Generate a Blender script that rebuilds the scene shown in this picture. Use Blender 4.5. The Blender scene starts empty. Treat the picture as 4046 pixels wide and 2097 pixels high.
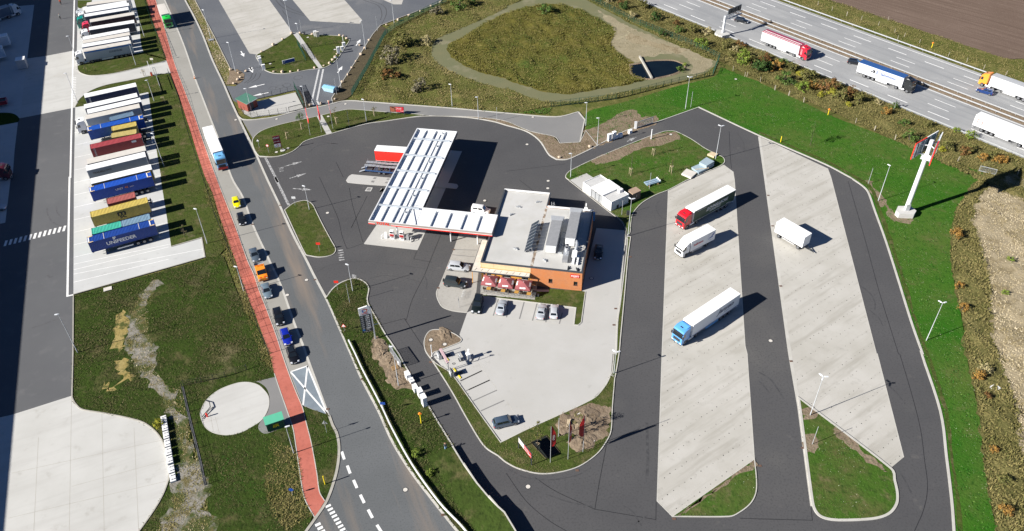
import bpy, bmesh, math, random
import numpy as np
from mathutils import Vector, Matrix
random.seed(7); RNG = np.random.default_rng(7)
SC = bpy.context.scene
COL = SC.collection
R = math.radians

# ------------------------------------------------------------------ camera, sky, sun, exposure
CAM_F, CAM_TH, CAM_ROLL, CAM_H, CAM_CY = 3215.3, 0.692943, -0.0189425, 110.95, 1017.27   # surveyed from the picture (pixels, radians, metres)
PW, PH = 4046.0, 2097.0
_r = Vector((1, 0, 0)); _F = Vector((0, math.cos(CAM_TH), -math.sin(CAM_TH))); _U = Vector((0, math.sin(CAM_TH), math.cos(CAM_TH)))
_c, _s = math.cos(CAM_ROLL), math.sin(CAM_ROLL)
CR = _c*_r + _s*_U; CU = -_s*_r + _c*_U
cd = bpy.data.cameras.new('camera'); cam = bpy.data.objects.new('camera', cd); COL.objects.link(cam)
cd.sensor_width = 36; cd.lens = CAM_F/PW*36; cd.shift_y = (CAM_CY-PH/2)/PW; cd.clip_start = 1; cd.clip_end = 6000
cam.matrix_world = Matrix(((CR.x, CU.x, -_F.x, 0), (CR.y, CU.y, -_F.y, 0), (CR.z, CU.z, -_F.z, CAM_H), (0, 0, 0, 1)))
SC.camera = cam

SUNV = Vector((1.66, 0.705))                     # shadow offset on the ground per metre of height
SUN_EL = math.atan(1/SUNV.length); SUN_AZ = math.atan2(SUNV.y, SUNV.x)
w = bpy.data.worlds.new('World'); SC.world = w; w.use_nodes = True
nt = w.node_tree; bg = nt.nodes['Background']; sky = nt.nodes.new('ShaderNodeTexSky')
sky.sky_type = 'NISHITA'; sky.sun_disc = False; sky.sun_elevation = SUN_EL
sky.sun_rotation = math.atan2(-SUNV.x, -SUNV.y)   # clockwise from +Y towards the sun
sky.air_density = 0.5; sky.dust_density = 0.1; sky.ozone_density = 6.0; sky.altitude = 100
nt.links.new(sky.outputs[0], bg.inputs[0]); bg.inputs[1].default_value = 0.05
sd = bpy.data.lights.new('sun', 'SUN'); sd.energy = 5.0; sd.angle = R(0.5); sd.color = (1.0, 0.955, 0.88)
sun = bpy.data.objects.new('sun', sd); COL.objects.link(sun)
sun.rotation_euler = Vector((SUNV.x, SUNV.y, -1)).to_track_quat('-Z', 'Y').to_euler()
vs = SC.view_settings; vs.view_transform = 'Standard'; vs.look = 'None'; vs.gamma = 1; vs.exposure = 1.1
SC.cycles.max_bounces = 5; SC.cycles.diffuse_bounces = 2; SC.cycles.transparent_max_bounces = 8

# ------------------------------------------------------------------ survey: photograph pixel -> point at a known height
ZT = {}
for _ri, _oy in (('a', 0), ('b', 700), ('c', 1397)):
    for _ci in range(4): ZT[_ri+str(_ci)] = (_ci*1000, _oy, 1000/1907)
for _k, (_x, _y, _w) in dict(U=(320,780,400), J=(2620,1120,400), S=(2640,720,400), B=(3040,840,300), N=(1440,800,600), R=(1920,740,480),
        F=(1860,960,500), K=(1440,480,500), V=(2180,480,700), G=(1380,1120,600), H=(3360,480,686), M=(940,300,600), X1=(2750,0,600), X2=(3350,170,696),
        P=(960,100,500), Q=(2000,1600,500), Y=(1380,1540,500), W=(700,1440,640), O=(800,0,400), D=(0,0,300), L1=(280,0,400), L2=(280,310,400), L3=(320,540,400)).items():
    ZT[_k] = (_x, _y, _w/1907)
ZT['C1'] = (880, 740, 400/1271); ZT['C2'] = (960, 1140, 400/1271); ZT['D2'] = (0, 340, 300/1112)
def at(k, x, y, z=0.0):
    ox, oy, s = ZT[k]; px, py = ox+x*s, oy+y*s
    d = CR*((px-PW/2)/CAM_F) - CU*((py-CAM_CY)/CAM_F) + _F
    t = (z-CAM_H)/d.z
    return Vector((d.x*t, d.y*t, z))
def pts(s, z=0.0):
    out = []; k = None
    for tok in s.split():
        if ',' in tok:
            x, y = tok.split(','); out.append(at(k, float(x), float(y), z))
        else: k = tok
    return out

# ------------------------------------------------------------------ materials
MATS = {}
def nodemat(name):
    m = bpy.data.materials.new(name); m.use_nodes = True
    return m, m.node_tree, m.node_tree.nodes['Principled BSDF']
def mixc(nt, fac, a, b):
    n = nt.nodes.new('ShaderNodeMix'); n.data_type = 'RGBA'
    nt.links.new(fac, n.inputs[0])
    for sock, v in ((n.inputs[6], a), (n.inputs[7], b)):
        if hasattr(v, 'default_value'): nt.links.new(v, sock)
        else: sock.default_value = (*v, 1)
    return n.outputs[2]
def noise(nt, vec, scale, detail=4, rough=.55, lo=.35, hi=.65):
    n = nt.nodes.new('ShaderNodeTexNoise'); n.inputs['Scale'].default_value = scale; n.inputs['Detail'].default_value = detail; n.inputs['Roughness'].default_value = rough
    nt.links.new(vec, n.inputs['Vector'])
    r = nt.nodes.new('ShaderNodeMapRange'); r.inputs[1].default_value = lo; r.inputs[2].default_value = hi
    nt.links.new(n.outputs['Fac'], r.inputs[0])
    return r.outputs[0]
def posvec(nt, rot=None, scale=None, obj=False):
    if obj: n = nt.nodes.new('ShaderNodeTexCoord'); o = n.outputs['Object']
    else: n = nt.nodes.new('ShaderNodeNewGeometry'); o = n.outputs['Position']
    if rot is not None or scale is not None:
        mp = nt.nodes.new('ShaderNodeMapping'); nt.links.new(o, mp.inputs[0])
        mp.vector_type = 'TEXTURE'      # rotate first, then stretch along the turned axes
        if rot is not None: mp.inputs['Rotation'].default_value = (0, 0, rot)
        if scale is not None: mp.inputs['Scale'].default_value = tuple(1/x for x in scale)
        o = mp.outputs[0]
    return o
def addbump(nt, b, vec, scale, strength, dist=.1, detail=3):
    n = nt.nodes.new('ShaderNodeTexNoise'); n.inputs['Scale'].default_value = scale; n.inputs['Detail'].default_value = detail
    nt.links.new(vec, n.inputs['Vector'])
    bp = nt.nodes.new('ShaderNodeBump'); bp.inputs['Strength'].default_value = strength; bp.inputs['Distance'].default_value = dist
    nt.links.new(n.outputs['Fac'], bp.inputs['Height']); nt.links.new(bp.outputs[0], b.inputs['Normal'])
def M_ground(name, layers, base, rough=.9, bump=(0, 0, 0), spec=.3, streak=None):
    """base colour, then noise layers (colour, scale, lo, hi[, detail])"""
    m, nt, b = nodemat(name); v = posvec(nt)
    c = base
    for L in layers:
        c = mixc(nt, noise(nt, v, L[1], L[4] if len(L) > 4 else 5, .6, L[2], L[3]), c, L[0])
    if streak:
        col, rot, sc, lo, hi = streak
        v2 = posvec(nt, rot, sc); c = mixc(nt, noise(nt, v2, 1.0, 4, .6, lo, hi), c, col)
    if hasattr(c, 'default_value'): nt.links.new(c, b.inputs['Base Color'])
    else: b.inputs['Base Color'].default_value = (*c, 1)
    b.inputs['Roughness'].default_value = rough; b.inputs['Specular IOR Level'].default_value = spec if rough < .99 else 0.0
    if bump[1]: addbump(nt, b, v, bump[0], bump[1], bump[2])
    MATS[name] = m; return m
def M_plain(name, col, rough=.5, metal=0.0, var=.12, scale=1.5, spec=.5, coat=0.0, emit=0):
    m, nt, b = nodemat(name); v = posvec(nt, obj=True)
    dark = tuple(x*(1-var) for x in col)
    nt.links.new(mixc(nt, noise(nt, v, scale, 5, .65, .3, .7), col, dark), b.inputs['Base Color'])
    b.inputs['Roughness'].default_value = rough; b.inputs['Metallic'].default_value = metal; b.inputs['Specular IOR Level'].default_value = spec
    b.inputs['Coat Weight'].default_value = coat; b.inputs['Coat Roughness'].default_value = .08
    MATS[name] = m; return m
def paint(col, rough=.32, coat=.6):
    k = 'paint_%02x%02x%02x' % tuple(int(min(1, max(0, x))*255) for x in col)
    return MATS.get(k) or M_plain(k, col, rough, 0, .08, 2.0, .5, coat)
def M_leaf(name, cols, scale=.25, island=.5):
    m, nt, b = nodemat(name); v = posvec(nt); g = nt.nodes.new('ShaderNodeNewGeometry')
    c = mixc(nt, noise(nt, v, scale, 4, .6, .35, .65), cols[0], cols[1])
    if len(cols) > 2:
        r = nt.nodes.new('ShaderNodeMapRange'); r.inputs[1].default_value = 1-island; r.inputs[2].default_value = 1.0
        nt.links.new(g.outputs['Random Per Island'], r.inputs[0]); c = mixc(nt, r.outputs[0], c, cols[2])
    nt.links.new(c, b.inputs['Base Color']); b.inputs['Roughness'].default_value = .85; b.inputs['Specular IOR Level'].default_value = 0.02
    MATS[name] = m; return m

M_ground('asphalt', [((.058,.058,.061), .06, .35, .7), ((.105,.102,.098), .03, .52, .75), ((.046,.046,.048), 3.0, .5, .8, 2), ((.125,.118,.109), .30, .64, .84)], (.075,.074,.076), .85, (6, .25, .03))
M_ground('asphalt_street', [((.092,.098,.101), .05, .35, .7), ((.071,.074,.078), 4.0, .5, .8, 2)], (.118,.124,.129), .85, (6, .2, .03), streak=((.201,.163,.132), R(-66.5), (.016,.16,1), .54, .72))
M_ground('asphalt_yard', [((.084,.086,.092), .05, .35, .7), ((.120,.120,.124), .3, .55, .8)], (.102,.104,.109), .85, (6, .2, .03))
M_ground('asphalt_park', [((.092,.099,.113), .05, .35, .65), ((.216,.211,.205), .035, .58, .75), ((.076,.081,.092), 2.0, .5, .8)], (.124,.130,.140), .85, (6, .2, .03))
M_ground('asphalt_lane', [((.170,.170,.170), .08, .35, .7), ((.246,.238,.225), .05, .6, .8)], (.200,.196,.191), .88, (6, .2, .03))
M_ground('patch_asphalt', [((.20,.24,.27), .4, .4, .7)], (.16,.19,.22), .85, (6, .2, .03))
M_ground('tar', [((.02,.02,.022), 1.0, .4, .6)], (.028,.028,.03), .6)
M_ground('concrete', [((.370,.355,.318), .12, .38, .68), ((.296,.285,.255), .5, .58, .82), ((.244,.229,.200), 1.7, .68, .85)], (.433,.418,.385), .85, (4, .12, .03), streak=((.30,.285,.25), R(35), (.06,.55,1), .50, .76))
M_ground('concrete_pale', [((.415,.411,.389), .1, .38, .68), ((.335,.322,.295), .4, .60, .82), ((.368,.335,.281), .05, .62, .8)], (.469,.465,.445), .85, (4, .1, .03), streak=((.389,.381,.362), R(24), (.05,.5,1), .5, .8))
M_ground('concrete_bay', [((.431,.435,.428), .15, .38, .68), ((.354,.354,.347), .6, .6, .82)], (.477,.482,.473), .85, (4, .1, .03))
M_ground('concrete_forecourt', [((.380,.372,.350), .1, .38, .68), ((.321,.314,.292), .5, .62, .82)], (.416,.409,.391), .85, (4, .1, .03))
M_ground('concrete_lane', [((.260,.251,.226), .12, .38, .68), ((.211,.198,.174), .6, .6, .82)], (.285,.276,.251), .88, (4, .15, .03))
M_ground('paver_red', [((.370,.106,.075), .3, .35, .7), ((.290,.088,.066), 1.5, .5, .8)], (.440,.136,.101), .85, (5, .2, .03))
M_ground('paver_grey', [((.317,.302,.277), .3, .35, .7), ((.274,.259,.230), 2, .5, .8)], (.360,.346,.317), .88, (5, .2, .03))
M_ground('kerbstone', [((.383,.370,.330), .5, .4, .7)], (.449,.436,.403), .85)
M_ground('kerb_dull', [((.288,.274,.238), .5, .4, .7)], (.360,.342,.302), .85)
M_ground('marking', [((.558,.558,.540), 1.2, .45, .75), ((.315,.315,.315), 3.0, .66, .8)], (.720,.720,.711), .7)
M_ground('marking_worn', [((.14,.14,.14), 2.0, .42, .58)], (.42,.42,.42), .8)
M_ground('autobahn', [((.235,.241,.247), .05, .35, .7), ((.368,.368,.363), .25, .6, .85)], (.308,.311,.311), .85, (5, .15, .03), streak=((.198,.204,.213), math.atan2(-.78298, .62205), (.012,.42,1), .48, .74))
M_ground('meadow', [((.104,.104,.034), .08, .38, .62), ((.189,.162,.065), .25, .50, .70), ((.050,.063,.018), .7, .52, .74), ((.216,.180,.089), .03, .58, .74)], (.083,.095,.026), 1, (1.8, .5, .25))
M_ground('lawn', [((.069,.110,.024), .07, .42, .66), ((.092,.109,.037), .28, .56, .74), ((.018,.057,.009), 1.0, .52, .75), ((.138,.115,.069), .12, .66, .78), ((.024,.101,.009), .05, .50, .66)], (.042,.112,.014), 1, (2.2, .5, .2))
M_ground('island_grass', [((.063,.072,.023), .2, .38, .64), ((.131,.106,.058), .3, .53, .73), ((.027,.047,.011), 1.0, .48, .72), ((.180,.149,.099), .12, .64, .76)], (.056,.079,.018), 1, (2.2, .5, .2))
M_ground('triangle_grass', [((.085,.090,.032), .18, .40, .66), ((.140,.115,.062), .4, .57, .75), ((.028,.058,.012), 1.0, .5, .74)], (.048,.100,.016), 1, (2.2, .5, .2))
M_ground('dark_grass', [((.034,.048,.013), .15, .38, .64), ((.104,.090,.044), .22, .54, .72), ((.016,.026,.008), 1.1, .5, .74), ((.152,.128,.072), .08, .62, .74)], (.037,.061,.013), 1, (1.8, .6, .3))
M_ground('dry_grass', [((.238,.198,.125), .10, .38, .66), ((.158,.125,.073), .4, .5, .74), ((.086,.079,.033), .12, .62, .78)], (.290,.244,.165), 1, (2.0, .6, .25))
M_ground('rough_olive', [((.095,.090,.033), .12, .38, .64), ((.190,.162,.067), .4, .5, .72), ((.048,.052,.017), 1.0, .5, .72)], (.119,.109,.043), 1, (1.6, .6, .3))
M_ground('swamp', [((.112,.101,.026), .06, .38, .62), ((.058,.090,.021), .035, .54, .68), ((.194,.162,.060), .35, .54, .74), ((.040,.045,.010), .8, .54, .75)], (.097,.088,.023), 1, (1.5, .6, .3))
M_ground('track', [((.155,.150,.085), .2, .35, .7), ((.24,.215,.15), .12, .55, .75)], (.135,.140,.080), 1, (2.5, .3, .1))
M_ground('sand', [((.225,.195,.128), .15, .35, .7), ((.375,.338,.225), .25, .58, .75), ((.150,.135,.075), .8, .55, .75)], (.270,.236,.161), 1, (2.0, .5, .15))
M_ground('soil', [((.158,.119,.083), .3, .35, .7), ((.259,.209,.151), .7, .55, .78), ((.094,.072,.047), 1.2, .56, .76)], (.216,.169,.122), 1, (2.2, .7, .2))
M_ground('mulch', [((.065,.055,.038), .5, .35, .7), ((.12,.10,.06), 1.5, .5, .75)], (.085,.070,.045), 1, (3, .6, .15))
M_ground('gravel', [((.199,.189,.166), .15, .35, .7), ((.146,.133,.110), .8, .5, .75), ((.066,.073,.033), .3, .6, .74), ((.060,.076,.026), .22, .46, .55), ((.12,.105,.05), .5, .52, .62)], (.246,.232,.206), 1, (3, .5, .1))
M_ground('sand_yellow', [((.257,.196,.067), .4, .4, .7), ((.184,.147,.055), 1.5, .5, .75), ((.075,.085,.028), .5, .50, .60)], (.318,.251,.104), 1, (3, .5, .1))
M_ground('plough', [((.132,.096,.076), .06, .35, .7), ((.198,.155,.125), .8, .55, .8)], (.162,.119,.096), 1, (2.5, .5, .15), streak=((.115,.083,.066), math.atan2(-.78298, .62205)+.12, (.03,.9,1), .42, .68))
M_ground('water', [((.003,.006,.009), .3, .4, .6)], (.004,.008,.011), .10, spec=.25)
M_leaf('tuft_meadow', ((.098,.104,.028), (.183,.157,.061), (.255,.212,.099)), .12, .4)
M_leaf('tuft_lawn', ((.041,.117,.013), (.072,.113,.025), (.378,.414,.288)), .10, .10)
M_leaf('tuft_weed', ((.020,.075,.010), (.035,.105,.014), (.10,.17,.04)), .3, .3)
M_leaf('tuft_island', ((.056,.088,.019), (.111,.100,.043), (.170,.140,.076)), .25, .3)
M_leaf('tuft_dark', ((.038,.062,.014), (.085,.078,.036), (.133,.111,.059)), .15, .3)
M_leaf('tuft_swamp', ((.133,.115,.030), (.076,.101,.024), (.230,.194,.075)), .045, .35)
M_leaf('tuft_dry', ((.42,.35,.23), (.26,.21,.11), (.52,.45,.32)), .2, .4)
M_leaf('tuft_olive', ((.132,.119,.042), (.221,.187,.077), (.072,.081,.025)), .15, .35)

# ------------------------------------------------------------------ mesh helpers
class MB:
    def __init__(s): s.v = []; s.f = []
    def quad(s, *p):
        n = len(s.v); s.v += [tuple(x) for x in p]; s.f.append(tuple(range(n, n+len(p)))); return s
    def box(s, x0, x1, y0, y1, z0, z1):
        n = len(s.v); s.v += [(x0,y0,z0),(x1,y0,z0),(x1,y1,z0),(x0,y1,z0),(x0,y0,z1),(x1,y0,z1),(x1,y1,z1),(x0,y1,z1)]
        s.f += [tuple(n+i for i in q) for q in ((3,2,1,0),(4,5,6,7),(0,1,5,4),(1,2,6,5),(2,3,7,6),(3,0,4,7))]; return s
    def cbox(s, x, y, z, a, b, c): return s.box(x-a/2, x+a/2, y-b/2, y+b/2, z, z+c)
    def bar(s, p, q, w, h=None, up=(0,0,1)):
        h = h or w; p = Vector(p); q = Vector(q); d = (q-p)
        if d.length < 1e-6: return s
        d.normalize(); up = Vector(up)
        if abs(d.dot(up)) > .99: up = Vector((1,0,0))
        x = d.cross(up).normalized()*(w/2); y = x.cross(d).normalized()*(h/2); n = len(s.v)
        for c in (p, q): s.v += [tuple(c-x-y), tuple(c+x-y), tuple(c+x+y), tuple(c-x+y)]
        s.f += [tuple(n+i for i in t) for t in ((0,1,2,3),(7,6,5,4),(0,4,5,1),(1,5,6,2),(2,6,7,3),(3,7,4,0))]; return s
    def tube(s, path, rad, n=8, caps=True):
        path = [Vector(p) for p in path]; rads = rad if isinstance(rad, (list, tuple)) else [rad]*len(path); base = len(s.v)
        for i, p in enumerate(path):
            d = (path[min(i+1, len(path)-1)]-path[max(i-1, 0)]).normalized()
            a = Vector((0,0,1)) if abs(d.z) < .9 else Vector((1,0,0))
            x = d.cross(a).normalized(); y = d.cross(x)
            for k in range(n):
                t = 2*math.pi*k/n; s.v.append(tuple(p+(x*math.cos(t)+y*math.sin(t))*rads[i]))
        for i in range(len(path)-1):
            for k in range(n):
                a = base+i*n+k; b = base+i*n+(k+1) % n; s.f.append((a, b, b+n, a+n))
        if caps:
            s.f.append(tuple(base+k for k in range(n))[::-1]); s.f.append(tuple(base+(len(path)-1)*n+k for k in range(n)))
        return s
    def cyl(s, x, y, z0, z1, r, n=12, r2=None): return s.tube([(x,y,z0),(x,y,z1)], [r, r if r2 is None else r2], n)
    def wheel(s, x, y, z, r, w, n=16): return s.tube([(x,y-w/2,z),(x,y+w/2,z)], r, n)
    def prism(s, poly, z0, z1):
        n = len(s.v); k = len(poly); s.v += [(p[0],p[1],z0) for p in poly]+[(p[0],p[1],z1) for p in poly]
        s.f.append(tuple(range(n+k-1, n-1, -1))); s.f.append(tuple(range(n+k, n+2*k)))
        for i in range(k): j = (i+1) % k; s.f.append((n+i, n+j, n+k+j, n+k+i))
        return s
    def loft(s, rings, closed=True, caps=True):
        n = len(s.v); k = len(rings[0])
        for r_ in rings: s.v += [tuple(p) for p in r_]
        for i in range(len(rings)-1):
            for j in range(k if closed else k-1):
                a = n+i*k+j; b = n+i*k+(j+1) % k; s.f.append((a, b, b+k, a+k))
        if caps: s.f.append(tuple(range(n+k-1, n-1, -1))); s.f.append(tuple(range(n+(len(rings)-1)*k, n+len(rings)*k)))
        return s
    def blob(s, c, r, seg=8, rings=5, jit=.15, flat=1.0):
        rr = []; 
        for i in range(rings+1):
            ph = math.pi*i/rings; ring = []
            for j in range(seg):
                t = 2*math.pi*j/seg; q = r*(1+random.uniform(-jit, jit))
                ring.append((c[0]+q*math.sin(ph)*math.cos(t), c[1]+q*math.sin(ph)*math.sin(t), c[2]-q*math.cos(ph)*flat))
            rr.append(ring)
        return s.loft(rr)
    def mesh(s, name, mat, smooth=False):
        me = bpy.data.meshes.new(name); me.from_pydata(s.v, [], s.f)
        bm = bmesh.new(); bm.from_mesh(me); bmesh.ops.recalc_face_normals(bm, faces=bm.faces); bm.to_mesh(me); bm.free()
        me.materials.append(MATS[mat] if isinstance(mat, str) else mat)
        if smooth:
            for p in me.polygons: p.use_smooth = True
            try: me.set_sharp_from_angle(angle=R(smooth if smooth is not True else 40))
            except Exception: pass
        return me
    def build(s, name, mat, parent=None, smooth=False, **kw): return link(name, s.mesh(name, mat, smooth), parent, **kw)
def link(name, me, parent=None, label=None, cat=None, group=None, kind=None, loc=None, rz=None):
    o = bpy.data.objects.new(name, me); COL.objects.link(o)
    if parent: o.parent = parent
    return tag(o, label, cat, group, kind, loc, rz)
def tag(o, label=None, cat=None, group=None, kind=None, loc=None, rz=None):
    if label: o['label'] = label
    if cat: o['category'] = cat
    if group: o['group'] = group
    if kind: o['kind'] = kind
    if loc is not None: o.location = loc
    if rz is not None: o.rotation_euler = (0, 0, rz)
    return o
def thing(name, label, cat, loc=(0,0,0), rz=0, group=None): return tag(link(name, None), label, cat, group, None, loc, rz)
def copy_tree(o, parent=None):
    c = o.copy(); COL.objects.link(c); c.parent = parent
    for ch in o.children: copy_tree(ch, c)
    return c
def smooth_closed(P, lim=48, sub=5, closed=True):
    n = len(P); out = []
    def corner(i):
        if not closed and (i == 0 or i == n-1): return True
        a = P[i]-P[i-1]; b = P[(i+1) % n]-P[i]
        if a.length < 1e-5 or b.length < 1e-5: return True
        return a.to_2d().angle(b.to_2d(), 0) > R(lim)
    cor = [corner(i) for i in range(n)]
    for i in range(n if closed else n-1):
        j = (i+1) % n; p0, p1 = P[i], P[j]
        t0 = (p1-P[i-1])*.5 if not cor[i] else (p1-p0); t1 = (P[(j+1) % n]-p0)*.5 if not cor[j] else (p1-p0)
        L = (p1-p0).length
        if t0.length > L*1.2: t0 = t0.normalized()*L*1.2
        if t1.length > L*1.2: t1 = t1.normalized()*L*1.2
        ns = 1 if (cor[i] and cor[j]) else sub
        for k in range(ns):
            t = k/ns; out.append(p0*(2*t**3-3*t**2+1)+t0*(t**3-2*t**2+t)+p1*(-2*t**3+3*t**2)+t1*(t**3-t**2))
    if not closed: out.append(P[-1])
    return out
def ragged(P, amp=.5, step=.7, seed=3):
    """break a smooth outline into a worn, uneven edge"""
    rng = random.Random(seed); out = []; n = len(P); w_ = 0
    for i in range(n):
        a, b = P[i], P[(i+1) % n]; L = (b-a).length; k = max(1, int(L/step))
        for j in range(k):
            t = j/k; p = a.lerp(b, t); d = (b-a).normalized() if L > 1e-6 else Vector((1,0,0)); w_ = w_*.55+rng.uniform(-1, 1)*amp*.7; out.append(Vector((p.x-d.y*w_, p.y+d.x*w_, 0)))
    return out
RAG = dict(gravel_path=1.5, sand_patch=1.1, soil_patch=.6, basin_track=.35, swamp=.5, sand_bank=.8, sand_heap=.7, rough_grass_strip=.6, dry_field=1.0, worn_verge=.16, green_patch=1.0, boulder_bed=.3, ploughed_field=.4, motorway_verge=.0)
def sheet(name, s, z, mat, smooth=True, kind='structure', parent=None):
    P = pts(s) if isinstance(s, str) else s
    if smooth: P = smooth_closed(P)
    if name in RAG: P = ragged(P, RAG[name], seed=int(P[0].x*10) % 97)
    me = bpy.data.meshes.new(name); me.from_pydata([(p.x, p.y, z) for p in P], [], [tuple(range(len(P)))])
    bm = bmesh.new(); bm.from_mesh(me); bmesh.ops.triangulate(bm, faces=bm.faces)
    for f in bm.faces:
        if f.normal.z < 0: f.normal_flip()
    bm.to_mesh(me); bm.free(); me.materials.append(MATS[mat])
    return link(name, me, parent, kind=None if parent else kind)
def offset_line(P, d, closed):
    out = []; n = len(P)
    for i in range(n):
        a = P[i]-P[i-1] if (closed or i > 0) else P[1]-P[0]
        b = P[(i+1) % n]-P[i] if (closed or i < n-1) else P[-1]-P[-2]
        a = a.to_2d().normalized() if a.length > 1e-6 else b.to_2d().normalized(); b = b.to_2d().normalized() if b.length > 1e-6 else a
        t = (a+b); t = t.normalized() if t.length > 1e-6 else a
        nrm = Vector((-t.y, t.x)); k = 1/max(.5, nrm.dot(Vector((-a.y, a.x))))
        out.append(Vector((P[i].x+nrm.x*d*k, P[i].y+nrm.y*d*k, 0)))
    return out
def strip(name, s, w, z0, z1, mat, closed=False, side=0, smooth=True, parent=None, kind='structure', **kw):
    """a raised strip (kerb, line) along a line; side 0 = centred, 1 = to the left of travel, -1 = right"""
    P = pts(s) if isinstance(s, str) else s
    if smooth: P = smooth_closed(P, closed=closed)
    A = offset_line(P, w/2 if side == 0 else (w if side > 0 else 0), closed); B = offset_line(P, -w/2 if side == 0 else (0 if side > 0 else -w), closed)
    mb = MB(); n = len(P)
    if z1-z0 < 1e-4:
        for i in range(n if closed else n-1):
            j = (i+1) % n; mb.quad((A[i].x,A[i].y,z1),(B[i].x,B[i].y,z1),(B[j].x,B[j].y,z1),(A[j].x,A[j].y,z1))
    else:
        rings = [[(A[i].x,A[i].y,z0),(B[i].x,B[i].y,z0),(B[i].x,B[i].y,z1),(A[i].x,A[i].y,z1)] for i in range(n)]
        if closed: rings.append(rings[0])
        mb.loft(rings, caps=not closed)
    return mb.build(name, mat, parent, kind=None if parent else kind, **kw)
def inside(P, X, Y):
    r = np.zeros(len(X), bool); n = len(P)
    for i in range(n):
        a, b = P[i], P[i-1]
        if a.y == b.y: continue
        c = ((a.y > Y) != (b.y > Y)) & (X < (b.x-a.x)*(Y-a.y)/(b.y-a.y)+a.x); r ^= c
    return r
def scatter(poly, dens, holes=()):
    P = pts(poly) if isinstance(poly, str) else poly
    xs = [p.x for p in P]; ys = [p.y for p in P]; A = (max(xs)-min(xs))*(max(ys)-min(ys)); n = int(A*dens)
    X = RNG.uniform(min(xs), max(xs), n); Y = RNG.uniform(min(ys), max(ys), n); k = inside(P, X, Y)
    for h in holes: k &= ~inside(pts(h) if isinstance(h, str) else h, X, Y)
    return X[k], Y[k]
WV = [(random.uniform(0, 6.283), 2*math.pi/(1.8*1.28**i), random.uniform(0, 6.283), 1.16**i) for i in range(9)]
def hump(X, Y):
    """gentle uneven mounding, about 0 to 1"""
    z = sum(a*np.sin(k*(X*math.cos(t)+Y*math.sin(t))+p+.6*np.sin(.21*X+.33*Y+i)) for i, (t, k, p, a) in enumerate(WV))/sum(a for *_, a in WV)
    return np.clip(z*1.7+.25, 0, 1.2)
def rolling(name, poly, step, amp, mat, z, holes=()):
    """ground that swells in hummocks, as a real mesh"""
    P = pts(poly) if isinstance(poly, str) else poly; xs = [p.x for p in P]; ys = [p.y for p in P]
    gx = np.arange(min(xs), max(xs), step); gy = np.arange(min(ys), max(ys), step); X, Y = np.meshgrid(gx, gy); Xf, Yf = X.ravel(), Y.ravel(); k = inside(P, Xf, Yf)
    for h in holes: k &= ~inside(pts(h) if isinstance(h, str) else h, Xf, Yf)
    H = hump(Xf, Yf)*amp; k2 = k.reshape(X.shape); nx = len(gx); er = k2.copy(); er[1:] &= k2[:-1]; er[:-1] &= k2[1:]; er[:, 1:] &= k2[:, :-1]; er[:, :-1] &= k2[:, 1:]
    H = np.where(er.ravel(), H, 0); Z_ = z-.03+H; idx = np.arange(len(Xf)).reshape(X.shape)
    q = k2[:-1, :-1] & k2[1:, :-1] & k2[:-1, 1:] & k2[1:, 1:]
    F_ = np.stack([idx[:-1, :-1][q], idx[:-1, 1:][q], idx[1:, 1:][q], idx[1:, :-1][q]], 1); use, inv = np.unique(F_, return_inverse=True); inv = inv.reshape(F_.shape)
    me = bpy.data.meshes.new(name); me.from_pydata(np.stack([Xf, Yf, Z_], 1)[use].tolist(), [], inv.tolist()); me.materials.append(MATS[mat])
    for p in me.polygons: p.use_smooth = True
    return link(name, me, kind='structure')
def tufts(name, poly, dens, size, height, mat, z=0.0, holes=(), clump=.12, parent=None, amp=0.0):
    """grass: many small leaning blades over an area, one mesh"""
    X, Y = scatter(poly, dens, holes); n = len(X)
    if n == 0: return
    ph = np.sin(X*clump*3.1+Y*clump*1.7)*np.cos(Y*clump*2.3-X*clump*1.1)
    keep = RNG.uniform(-1, 1, n) < ph+.8; X = X[keep]; Y = Y[keep]; ph = ph[keep]; n = len(X)
    verts = np.zeros((n, 9, 3), np.float32); H = height*RNG.uniform(.4, 1.1, n)*(1+.3*ph); S = size*RNG.uniform(.6, 1.3, n); A = RNG.uniform(0, 6.283, n); zb = z-.03+(hump(X, Y)*amp*.9 if amp else 0)+np.zeros(n)
    for k in range(3):
        a = A+k*2.1; cx = X+np.cos(a)*S*.3; cy = Y+np.sin(a)*S*.3; dx = -np.sin(a)*S*.5; dy = np.cos(a)*S*.5
        verts[:, k*3, :] = np.stack([cx-dx, cy-dy, zb], 1); verts[:, k*3+1, :] = np.stack([cx+dx, cy+dy, zb], 1)
        lean = RNG.uniform(.5, 1.7, n)*H+S*.3
        verts[:, k*3+2, :] = np.stack([cx+np.cos(a)*lean, cy+np.sin(a)*lean, zb+H*RNG.uniform(.5, 1, n)], 1)
    tri = np.arange(n*9).reshape(-1, 3)
    me = bpy.data.meshes.new(name); me.vertices.add(n*9); me.vertices.foreach_set('co', verts.reshape(-1))
    me.loops.add(n*9); me.loops.foreach_set('vertex_index', tri.reshape(-1).astype(np.int32)); me.polygons.add(n*3)
    me.polygons.foreach_set('loop_start', np.arange(0, n*9, 3, dtype=np.int32)); me.update(calc_edges=True); me.materials.append(MATS[mat])
    return link(name, me, parent, kind='stuff')

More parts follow.
